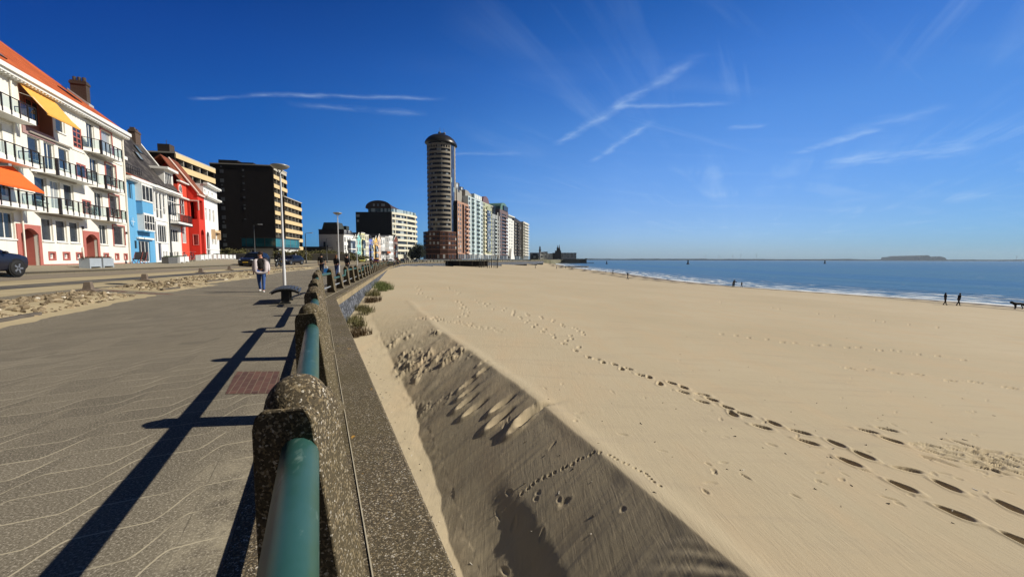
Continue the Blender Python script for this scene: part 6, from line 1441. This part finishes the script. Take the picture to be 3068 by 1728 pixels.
    if jacket:
        # open jacket: two front panels, back and sleeves
        J2=dict(J)
        for s,sg in (('l',1),('r',-1)):
            J2['p1'+s]=J['che']+Vector((sg*.15*bw,-.06,.08))*k; J2['p2'+s]=J['wai']+Vector((sg*.165*bw,-.06,0))*k; J2['p3'+s]=J['pel']+Vector((sg*.18*bw,-.05,-.08))*k
        J2['b1']=J['che']+Vector((0,.06,.05))*k; J2['b2']=J['wai']+Vector((0,.075,0))*k; J2['b3']=J['pel']+Vector((0,.085,-.05))*k
        Jb=J.copy(); J.update(J2); rr={n_:.05 for n_ in J2}; rr.update({'b1':.10*bw,'b2':.105*bw,'b3':.115*bw})
        for s in 'lr': rr.update({'p1'+s:.09*bw,'p2'+s:.092*bw,'p3'+s:.10*bw,'sh'+s:.085*bw,'el'+s:.072,'wr'+s:.058})
        v,e,r=net([['b1','b2','b3']]+[['b1','sh'+s,'el'+s,'wr'+s] for s in 'lr']+[['sh'+s,'p1'+s,'p2'+s,'p3'+s] for s in 'lr']+[['b2','p2l'],['b2','p2r'],['b3','p3l'],['b3','p3r']],rr); skin_obj('jacket',v,e,r,mk(jacket,'jacket'),t)
    for s in 'lr':
        v=[tuple(J['an'+s]+Vector((0,.05,-.035))*k),tuple(J['an'+s]+Vector((0,-.04,-.04))*k),tuple(J['to'+s]+Vector((0,-.03,.003))*k)]; skin_obj('shoe',v,[(0,1),(1,2)],[.042*k,.05*k,.036*k],mk(shoe,'shoe'),t)
    hc=(J['hd']+J['ht'])/2+hy@Vector((0,.018,.012))*k; m=MB(); m.ball((0,0,0),.092*k,.102*k,.105*k,12,8)
    m.v=[(x,y,z) for x,y,z in m.v]; Mh=Matrix.Translation(hc)@hy.to_4x4()
    for i,(x,y,z) in enumerate(m.v):
        if z<0 and y>.02*k: m.v[i]=(x,y*.95,z*1.45)
        if z<-.02*k and y<.02*k: m.v[i]=(x*.92,max(y,-.045*k),z*.5)
    if longhair: b0=len(m.v); m.ball((0,.06*k,-.10*k),.085*k,.055*k,.14*k,10,7)
    m.xf(Mh); m.build('hair',mk(hair,'hair'),t)
    if cap: m=MB(); m.lathe([(.103*k,0),(.10*k,.05*k),(.06*k,.09*k),(0,.1*k)],(0,0,0),14); m.prism([(-.08*k,-.08*k),(.08*k,-.08*k),(.06*k,-.19*k),(-.06*k,-.19*k)],0,.012*k,'z'); m.xf(Matrix.Translation(hc+Vector((0,0,.03*k)))@hy.to_4x4()); m.build('cap',mk(cap,'cap'),t)
    return t,J
w,J=person('woman in a pale pink open jacket and blue jeans walking towards the camera',g3(-10.55,16.75),R(22),1.70,skin=(.42,.20,.13),top=(.022,.017,.018),legs=(.035,.085,.26),shoe=(.55,.55,.55),hair=(.030,.016,.012),stride=.24,arms=(.10,-.14),headyaw=R(-50),elbow=.12,bulk=1.18,splay=.26,jacket=(.60,.53,.55))
m=MB(); c=J['hd']; m.tube([tuple(c+Matrix.Rotation(R(-50),3,'Z')@Vector(p)) for p in ((-.085,.0,.025),(-.06,-.075,.025),(.06,-.075,.025),(.085,.0,.025))],.012,6); m.build('glasses',plain('dark_frame',(.02,.02,.022)),w)
for k_ in range(7): pass
def tote(loc,lab,col=(.03,.25,.72)):
    t=thing('shopping_bag',lab,'bag',loc,R(15)); B=plain('bag_blue',col,.6,.08); m=MB(); m.prism([(-.19,0),(.19,0),(.22,.36),(-.22,.36)],-.07,.07,'y'); m.build('bag_body',B,t)
    m=MB(); 
    for y in (-.05,.05): m.tube([(-.11,y,.35),(-.09,y*.6,.52),(0,y*.3,.58),(.09,y*.6,.52),(.11,y,.35)],.014,6)
    m.build('handle',plain('bag_handle',(.60,.66,.72),.6),t)
mn,J=person('man in black T-shirt seen from behind, carrying a blue bag',g3(-15.75,33.0),R(180+12),1.84,top=(.008,.008,.009),legs=(.012,.018,.045),hair=(.008,.007,.006),stride=.2,arms=(.1,.05),short=True,bulk=1.15)
q=mn.matrix_basis@(J['pal']+J['f0l']*.05); q2=Matrix.Translation(mn.location)@Matrix.Rotation(R(192),4,'Z')@Vector(J['par']+J['f0r']*.04); tote((q2.x,q2.y,q2.z-.58),'bright blue shopping bag in the hand of the man in black')
person('woman with brown bobbed hair, black top and blue jeans seen from behind',g3(-14.35,32.6),R(180),1.70,top=(.010,.010,.012),legs=(.03,.06,.16),hair=(.16,.065,.022),stride=.15,longhair=True,fingers=False)
person('person in dark clothes beside the brown haired woman',g3(-14.3,34.6),R(175),1.78,top=(.02,.02,.022),legs=(.05,.055,.06),stride=.22,fingers=False,hair=(.01,.01,.01))
for i,(px,Y,h,l) in enumerate(((1036,96,1.75,'dark clad pedestrian in front of the white end house'),(1112,66,1.75,'pedestrian in black beside the railing near the blue violet house'),(1150,92,1.7,'pedestrian in dark coat before the white houses'),(1160,95,1.75,'second of two dark pedestrians before the white houses'),(1193,76,1.8,'person in dark coat leaning by the far end of the wall'),(1182,74,1.65,'person in grey beside the dark coated one at the wall end'),(888,86,1.7,'pedestrian in pale clothes near the scrub'))):
    x=(px-1534)/1193*Y; person(l,g3(x,Y),R(180+20*i),h,top=(.012,.012,.016) if i not in(5,6) else (.25,.26,.28),legs=(.015,.018,.03),stride=.2,fingers=False,group='pedestrians far along the promenade')
for i in range(9):
    Y=150+i*9; x=float(railx(np.float64(Y)))-3-(i%3)*2.5; person('tiny dark pedestrian number among the crowd below the tower' if False else ['tiny pedestrian in dark coat left of the beach pavilion','tiny pedestrian beside the pavilion steps','tiny pedestrian before the podium windows','tiny pedestrian at the podium corner','tiny pedestrian on the wall top before the salmon flats','tiny pedestrian before the pale blue flats','tiny pedestrian below the pointed balconies','tiny pedestrian near the tall beach poles','tiny pedestrian farthest along the wall'][i],g3(x,Y),R(40*i),1.75,top=[(.02,.02,.02),(.3,.3,.32),(.03,.04,.08)][i%3],legs=(.02,.02,.03),stride=.2,fingers=False,group='pedestrians far along the promenade')
def bz(x,y): return (x,y,float(beach0(np.float64(x),np.float64(y))[0])-.01)
BK_=(.008,.008,.009)
person('woman in black, first of the two walkers near the waterline',bz(51.0,46.66),R(75),1.46,top=BK_,legs=(.02,.013,.012),hair=(.01,.008,.008),stride=.28,longhair=True,skin=(.12,.07,.05),fingers=False)
person('taller man in black leaning into the wind near the waterline',bz(52.4,46.5),R(75),1.52,top=BK_,legs=(.01,.01,.012),hair=(.01,.008,.008),stride=.3,lean=.18,skin=(.12,.07,.05),fingers=False)
person('lone walker in black halfway along the waterline',bz(28.9,99.4),R(-80),1.72,top=BK_,legs=(.01,.01,.012),stride=.3,skin=(.12,.07,.05),fingers=False)
person('adult in black bending over at the edge of the surf',bz(47.5,85.5),R(60),1.62,top=BK_,legs=(.01,.01,.012),stride=.15,lean=.7,arms=(1.1,.9),skin=(.12,.07,.05),fingers=False)
person('second adult in black standing in the surf group',bz(48.3,86.4),R(-60),1.55,top=BK_,legs=(.01,.01,.012),stride=.2,lean=.35,skin=(.12,.07,.05),fingers=False)
person('child in black beside the surf group',bz(49.7,86.0),R(20),1.2,top=BK_,legs=(.01,.01,.012),stride=.2,skin=(.12,.07,.05),fingers=False)
for (x,y,l,h) in ((40.5,160,'small far walker at the waterline beyond the lone one',1.75),(24.0,215,'tiny far walker in grey on the sand',1.8),(31.5,235,'tiny pair member at the far surf, left one',1.75),(34.0,238,'tiny pair member at the far surf, right one',1.75),(12.0,205,'tiny figure in pale clothes near the far groyne',1.8)):
    person(l,bz(x,y),R(70),h,top=BK_ if h<1.8 else (.22,.22,.22),legs=(.02,.02,.02),stride=.25,skin=(.12,.07,.05),fingers=False,group='far walkers on the beach')
def dog(label,loc,rot,s=1.0):
    t=thing('dog',label,'dog',loc,rot); D=plain('black_fur',(.010,.009,.009),.8,.2,20)
    v=[(.0,0,.50),(.22,0,.51),(.40,0,.55),(.55,0,.62),(.66,0,.60),(-.22,0,.50),(-.38,0,.50),(-.62,0,.48)]; e=[(0,1),(1,2),(2,3),(3,4),(0,5),(5,6),(6,7)]; r=[.115,.135,.10,.075,.045,.10,.075,.02]
    def leg(root,x,y,front):
        i=len(v); j=[(x,y,.36),(x+(-.03 if front else -.07),y,.20),(x+(.01 if front else -.02),y,.045),(x+.05,y,.02)] if front else [(x+.03,y,.34),(x-.10,y,.19),(x-.07,y,.045),(x-.02,y,.02)]
        v.extend(j); r.extend([.062,.032,.026,.028]); e.extend([(root,i),(i,i+1),(i+1,i+2),(i+2,i+3)])
    leg(1,.26,.075,True); leg(1,.20,-.075,True); leg(6,-.36,.075,False); leg(6,-.30,-.075,False)
    i=len(v); v.extend([(.52,.045,.70),(.52,-.045,.70)]); r.extend([.025,.025]); e.extend([(3,i),(3,i+1)])
    skin_obj('body',[tuple(c*s for c in p) for p in v],e,[x*s for x in r],D,t); return t
dog('black dog trotting at the right edge of the beach',bz(59.6,46.6),R(170),1.35)
dog('small black dog near the lone walker',bz(46.0,158),R(160),1.1)
def motorbike(x,y,rot,label):
    t=thing('motorcycle',label,'motorcycle',g3(x,y),rot); K=plain('tyre_black',(.012,)*3,.8); B=plain('bike_black',(.010,.010,.011),.3,.1,coat=.4); S=plain('bike_chrome',(.5,)*3,.3,.05,metal=.8)
    for xx in (-.70,.72): m=MB(); m.lathe([(.17,-.05),(.29,-.06),(.31,-.03),(.31,.03),(.29,.06),(.17,.05)],(0,0,0),20); m.xf(Matrix.Translation((xx,0,.31))@Matrix.Rotation(R(90),4,'X')); m.build('wheel',K,t)
    m=MB(); m.ball((.15,0,.80),.36,.17,.15); m.ball((.0,0,.45),.28,.18,.2); m.tube([(-.7,0,.31),(-.1,0,.4)],.05,6); m.build('engine',B,t)
    m=MB(); m.prism([(-.95,.82),(-.2,.78),(-.05,.84),(-.4,.90),(-.95,.95)],-.14,.14,'y'); m.build('saddle',K,t)
    m=MB(); m.prism([(.45,.6),(.78,.65),(.72,1.0),(.55,1.28),(.42,1.0)],-.2,.2,'y'); m.build('fairing',B,t)
    for sg in (1,-1): m=MB(); m.tube([(.72,sg*.09,.31),(.5,sg*.1,1.0)],.03,6); m.tube([(.48,sg*.08,1.05),(.36,sg*.36,1.07)],.018,6); m.build('fork',S,t)
    m=MB(); m.ball((.78,0,.82),.07,.11,.1); m.build('headlight',plain('headlight_glass',(.5,.52,.55)),t)
    # rider, hands on the bars, feet on the pegs
    p=thing('person','motorcyclist in black with helmet sitting on the black motorcycle','person',g3(x,y),rot); V=[(-.28,0,.90),(-.25,0,1.12),(-.14,0,1.36),(-.06,0,1.47),(-.02,0,1.58),(.0,0,1.66)]; E_=[(0,1),(1,2),(2,3),(3,4),(4,5)]; r=[.15,.15,.17,.08,.085,.07]
    for sg in (1,-1):
        i=len(V); V+=[(-.12,sg*.2,1.40),(.12,sg*.30,1.18),(.34,sg*.33,1.09),(.40,sg*.33,1.08)]; r+=[.075,.055,.045,.045]; E_+=[(2,i),(i,i+1),(i+1,i+2),(i+2,i+3)]
        i=len(V); V+=[(-.24,sg*.13,.90),(.18,sg*.24,.84),(-.02,sg*.24,.42),(.10,sg*.24,.36)]; r+=[.10,.075,.055,.05]; E_+=[(0,i),(i,i+1),(i+1,i+2),(i+2,i+3)]
    skin_obj('body',V,E_,r,plain('rider_leather',(.011,.011,.012),.5,.1),p); m=MB(); m.ball((.0,0,1.65),.145,.13,.15); m.build('helmet',plain('helmet_black',(.01,.01,.011),.2,.05,coat=.5),p)
    m=MB(); m.ball((.07,0,1.66),.09,.115,.06); m.build('visor',plain('car_glass',(.008,.010,.013)),p)
motorbike(-28.9,49.4,ra+math.pi-.1,'black touring motorcycle with rider beside the lamp post')
# ================================================================ pavilion, poles, far shore
def pavilion():
    def at(px,Y): return (px-1534)/1193*Y
    Y=188; zs=float(beach0(np.float64(-24.),np.float64(Y))[0])
    t=thing('beach_pavilion','dark wooden beach pavilion deck on stilts against the sea wall below the tower','pavilion',(at(1330,Y),Y,zs-.1)); D=plain('tarred_wood',(.022,.018,.016),.85,.3,2); Lp=plain('weathered_plank',(.16,.14,.12),.85,.25,2)
    m=MB(); m.box(0,21,0,9,2.35,2.7); m.build('deck',D,t); m=MB(); m.box(.5,20.5,1.5,8.5,.1,2.34); m.build('cladding',D,t)
    for k in range(15): m=MB(); m.box(.2+k*1.45,.42+k*1.45,-.12,.12,0,2.34); m.build('stilt',Lp if k%4==1 else D,t)
    m=MB()
    for k in range(16): m.box(k*1.4,k*1.4+.08,-.04,.04,2.7,3.6)
    m.box(0,21.1,-.04,.04,3.55,3.64); m.box(0,21.1,-.02,.02,3.1,3.16); m.build('handrail',Lp,t)
    t=thing('table','white folding table leaning at the left end of the pavilion','table',(at(1303,Y-2),Y-2,zs)); W=plain('white_paint',(.78,.77,.73)); m=MB(); m.box(0,2.6,0,.9,.85,.95); m.prism([(0,.85),(1.2,.85),(.3,0.1)],.0,.05,'y'); m.build('top',W,t)
    for x in (.2,2.3): m=MB(); m.tube([(x,.1,.85),(x+.2,.8,0)],.05,5); m.build('leg',W,t)
    rng=random.Random(3)
    for i,px in enumerate((1437,1443,1449,1460,1466,1472,1480,1486,1490)):
        Y2=178+rng.uniform(-5,6); x=at(px,Y2); m=MB(); h=rng.uniform(3.6,5.0); m.lathe([(.14,0),(.13,h),(.0,h+.05)],(0,0,0),7); o=m.build('beach_pole',D,None,bz(x,Y2)); tag(o,['leftmost dark pole of the group right of the pavilion','second dark pole of the group','third dark pole of the group','fourth dark pole, just right of a gap','fifth dark pole of the group','middle dark pole below the white canopy','seventh dark pole of the group','eighth dark pole, next to the last','rightmost dark pole of the group'][i],'pole','tall beach poles')
    # stairs and benches beside it
    t=thing('shelter','flat white roofed shelter among the beach poles','shelter',bz(at(1472,182),182)); m=MB(); m.box(0,3.2,0,2,5.6,5.85); m.build('roof',W,t)
    for x in (.1,2.9): m=MB(); m.box(x,x+.15,.2,.35,0,5.59); m.build('post',D,t)
pavilion()
def skyline():
    def at(px,Y): return (px-1534)/1193*Y
    def zz(py,Y,px=1650): return 1.4+(776.2-py)/1193*Y
    Wm=stucco('far_white',(.72,.71,.68)); Dm=plain('far_dark_brick',(.035,.026,.024),.9,.2); RG=ribbon_glass('far_glass',4,3)
    Y=700
    def blk(label,x0,x1,y0,y1,m_,floors,Y=700):
        xa,xb=at(x0,Y),at(x1,Y); z0,z1=zz(y1,Y)-4,zz(y0,Y); t=thing('far_building',label,'building',(xa,Y,z0)); m=MB(z0); m.box(0,xb-xa,0,14,z0,z1); m.build('wall',m_,t)
        f0=zz(y1,Y)
        for k in range(floors):
            z=f0+(z1-f0)*(k+.25)/floors; m=MB(z0); m.box(.8,xb-xa-.8,-.12,-.004,z,z+(z1-f0)*.45/floors); m.build('window_band',RG,t)
            if floors>4:
                m=MB(z0)
                for j in range(4): x=(xb-xa)*(j+.3+(.25 if k%2 else 0))/4.4; m.box(x,x+2.2,-.3,-.13,z,z+(z1-f0)*.45/floors)
                m.build('balcony_panel',m_,t)
    blk('white stepped balcony block at the tip of the far headland',1681,1726,756,770,Wm,5); blk('low white block left of the dark turreted house',1640,1663,758,771,Wm,4); blk('white slab with dark joints near the lighthouse',1618,1629,753.5,772,Wm,2,690); blk('grey slab on the far headland',1630,1640,753,772,stucco('far_grey',(.42,.42,.43)),4,695); blk('cluster of small white houses beside the last tall flats',1588,1616,756,772,Wm,2,680); blk('dark low house among the far white ones',1590,1612,762,775,Dm,1,660)
    t=thing('turreted_building','dark brick building with two pointed turrets on the far headland','building',(at(1664,698),698,2)); m=MB(); m.box(0,9.5,0,12,0,14.8); m.box(-4.7,0,1,12,0,11); m.box(2.5,8.5,2,9,14.8,17.2); m.build('wall',Dm,t)
    for x,h,r in ((3.6,25.0,1.4),(6.6,26.6,1.6)): m=MB(); m.lathe([(r*1.15,14),(r,19.5),(r*.7,20),(0,h)],(x,4,0),8); m.build('turret',Dm,t)
    t=thing('lighthouse','slim dark lighthouse tower among white houses on the far headland','lighthouse',(at(1617,705),705,0)); m=MB(); m.lathe([(2.0,0),(1.7,18),(2.2,18.2),(2.2,19)],(0,0,0),10); m.build('tower',Dm,t); m=MB(); m.lathe([(1.3,19),(1.3,22),(1.6,22.1),(.4,24.5),(0,26)],(0,0,0),10); m.build('lantern',plain('dark_frame',(.02,.02,.022)),t)
    # headland ground, pier and breakwater
    B=plain('wet_stone',(.075,.07,.06),.8,.25,.1); G=plain('dune_grass_bank',(.15,.14,.085),.95,.3,.08)
    m=MB(); m.prism([(20,420),(46,470),(66,600),(84,690),(112,700),(112,760),(-40,780),(-40,430)],-5.5,1.3,'z'); o=m.build('headland',G); o['kind']='structure'
    m=MB(); m.prism([(at(1690,690),684),(at(1757,690),690),(at(1757,690),700),(at(1690,690),700)],-5,2.2,'z'); m.box(at(1752,690),at(1757,690),684,692,2.2,3.4); o=m.build('pier',B); tag(o,'long dark harbour pier reaching out from the far headland','pier')
    m=MB(); m.prism([(at(1640,600),640),(at(1783,640),650),(at(1783,640),656),(at(1640,600),660)],-5.3,-3.9,'z'); o=m.build('breakwater',B); tag(o,'low dark breakwater in front of the far pier','breakwater')
    m=MB(); m.prism([(19,302),(60,318),(63,327),(20,330)],-5.4,-3.9,'z'); m.prism([(2,305),(19,302),(20,330),(2,330)],-4.6,-2.4,'z'); o=m.build('groyne',plain('groyne_stone',(.10,.095,.085),.9,.3,.4)); tag(o,'flat dark stone groyne running into the surf','groyne')
    # far shore
    cm=plain('far_shore',(.03,.042,.045),1,.25,.004); rng=np.random.default_rng(2)
    xs=np.linspace(300,10500,1400); yb=5600-.06*xs; h=9+14*fbm(xs*.004,xs*0,81,4)**1.2+7*(fbm(xs*.02,xs*0,91,3))
    clump=lambda a,b,hh: np.where((xs>a)&(xs<b),hh*np.sin(math.pi*np.clip((xs-a)/(b-a),0,1))**.6*(.55+.9*fbm(xs*.022,xs*0,95,3)),0)
    h=h+clump(5335,5375,40)+clump(5390,5545,52)+clump(5575,5720,45)+clump(6900,7700,10)
    top=np.stack([xs,yb,ZS+h],-1); bot=np.stack([xs,yb,0*xs+ZS-1],-1); bk=np.stack([xs,yb+500,ZS+h*.9],-1); V=np.concatenate([bot,top,bk]); n=len(xs); i=np.arange(n-1)
    F=np.concatenate([np.stack([i,i+1,n+i+1,n+i],-1),np.stack([n+i,n+i+1,2*n+i+1,2*n+i],-1)]); pm('far_coast',V,F,cm,False,'structure')
    for k,(px,hh) in enumerate(((2111,62),(2152,58),(2192,60),(2217,72),(2263,76),(3041,60))):
        x=at(px,5450); t=thing('wind_turbine',['leftmost white wind turbine on the far shore','second wind turbine from the left','third wind turbine from the left','fourth, taller wind turbine','fifth and tallest wind turbine of the group','single wind turbine at the far right'][k],'wind turbine',(x,5450,ZS),0,'wind turbines on the far shore'); Wt=plain('turbine_white',(.55,.57,.6),.6,.03)
        m=MB(); m.lathe([(2.2,0),(1.3,hh)],(0,0,0),8); m.build('mast',Wt,t); m=MB(); m.box(-1.6,1.6,-4,3,hh,hh+3); m.build('nacelle',Wt,t)
        for j in range(3): a=.4+k+j*2*math.pi/3; m=MB(); m.prism([(-1.2,0),(1.2,0),(.3,30),(-.3,30)],-5,-4.4,'y'); m.xf(Matrix.Translation((0,0,hh+1.5))@Matrix.Rotation(a,4,'Y')); m.build('blade',Wt,t)
    for k,(px,py,Yb,s) in enumerate(((1817,790,560,1.0),(2060,790,560,1.35),(2469,788,700,1.3))):
        t=thing('buoy',['leftmost small dark buoy on the sea','larger dark buoy on the sea right of centre','far dark cone buoy on the open sea'][k],'buoy',(at(px,Yb),Yb,ZS),0,'dark buoys on the sea'); Bm=plain('buoy_dark',(.02,.014,.014),.6,.1); m=MB(); m.lathe([(1.5*s,-.3),(1.6*s,.5*s),(1.0*s,.9*s)],(0,0,0),12); m.build('float',Bm,t); m=MB(); m.lathe([(.9*s,.9*s),(.5*s,3.2*s),(.7*s,3.3*s),(.7*s,4.2*s),(0,4.4*s)],(0,0,0),10); m.build('superstructure',Bm,t)
skyline()

# ---------------------------------------------------------------- sea air
def haze():
    b=bpy.data.materials.new('sea_air'); b.use_nodes=True; N=b.node_tree.nodes; N.remove(N['Principled BSDF']); v=N.new('ShaderNodeVolumePrincipled')
    v.inputs['Color'].default_value=(.72,.86,1,1); v.inputs['Density'].default_value=HAZE; v.inputs['Anisotropy'].default_value=.2
    b.node_tree.links.new(v.outputs[0],N['Material Output'].inputs['Volume'])
    m=MB(); m.box(-900,11500,-60,6700,-7,135); o=m.build('haze',b); o['kind']='stuff'
HAZE=5e-5
haze()

def debris():
    """twigs, weed scraps and shells blown along the foot of the wall"""
    rng=random.Random(21); m=MB()
    for k in range(430):
        if k<330: s=rng.uniform(.2,13); a=.62+rng.random()**1.3*1.0; x=-.70+ND[0]*s+NR[0]*a; y=1.29+ND[1]*s+NR[1]*a
        else: y=1/rng.uniform(.03,.26); x=y*rng.uniform(-.02,1.3)
        z=float(beach0(np.float64(x),np.float64(y))[0]); r=rng.uniform(.004,.011); an=rng.random()*3.14; L=r*rng.uniform(1.2,3.5); b0=len(m.v); m.k=0 if rng.random()<.8 else 1
        m.box(-L,L,-r*.5,r*.5,-r*.3,r*.6); m.xf(Matrix.Translation((x,y,z))@Matrix.Rotation(an,4,'Z')@Matrix.Rotation(rng.uniform(-.5,.5),4,'Y'),b0)
    o=m.build('beach_debris',[plain('driftwood',(.05,.038,.025),.9,.3),plain('shell',(.60,.56,.48),.6,.1)]); o['kind']='stuff'
debris()
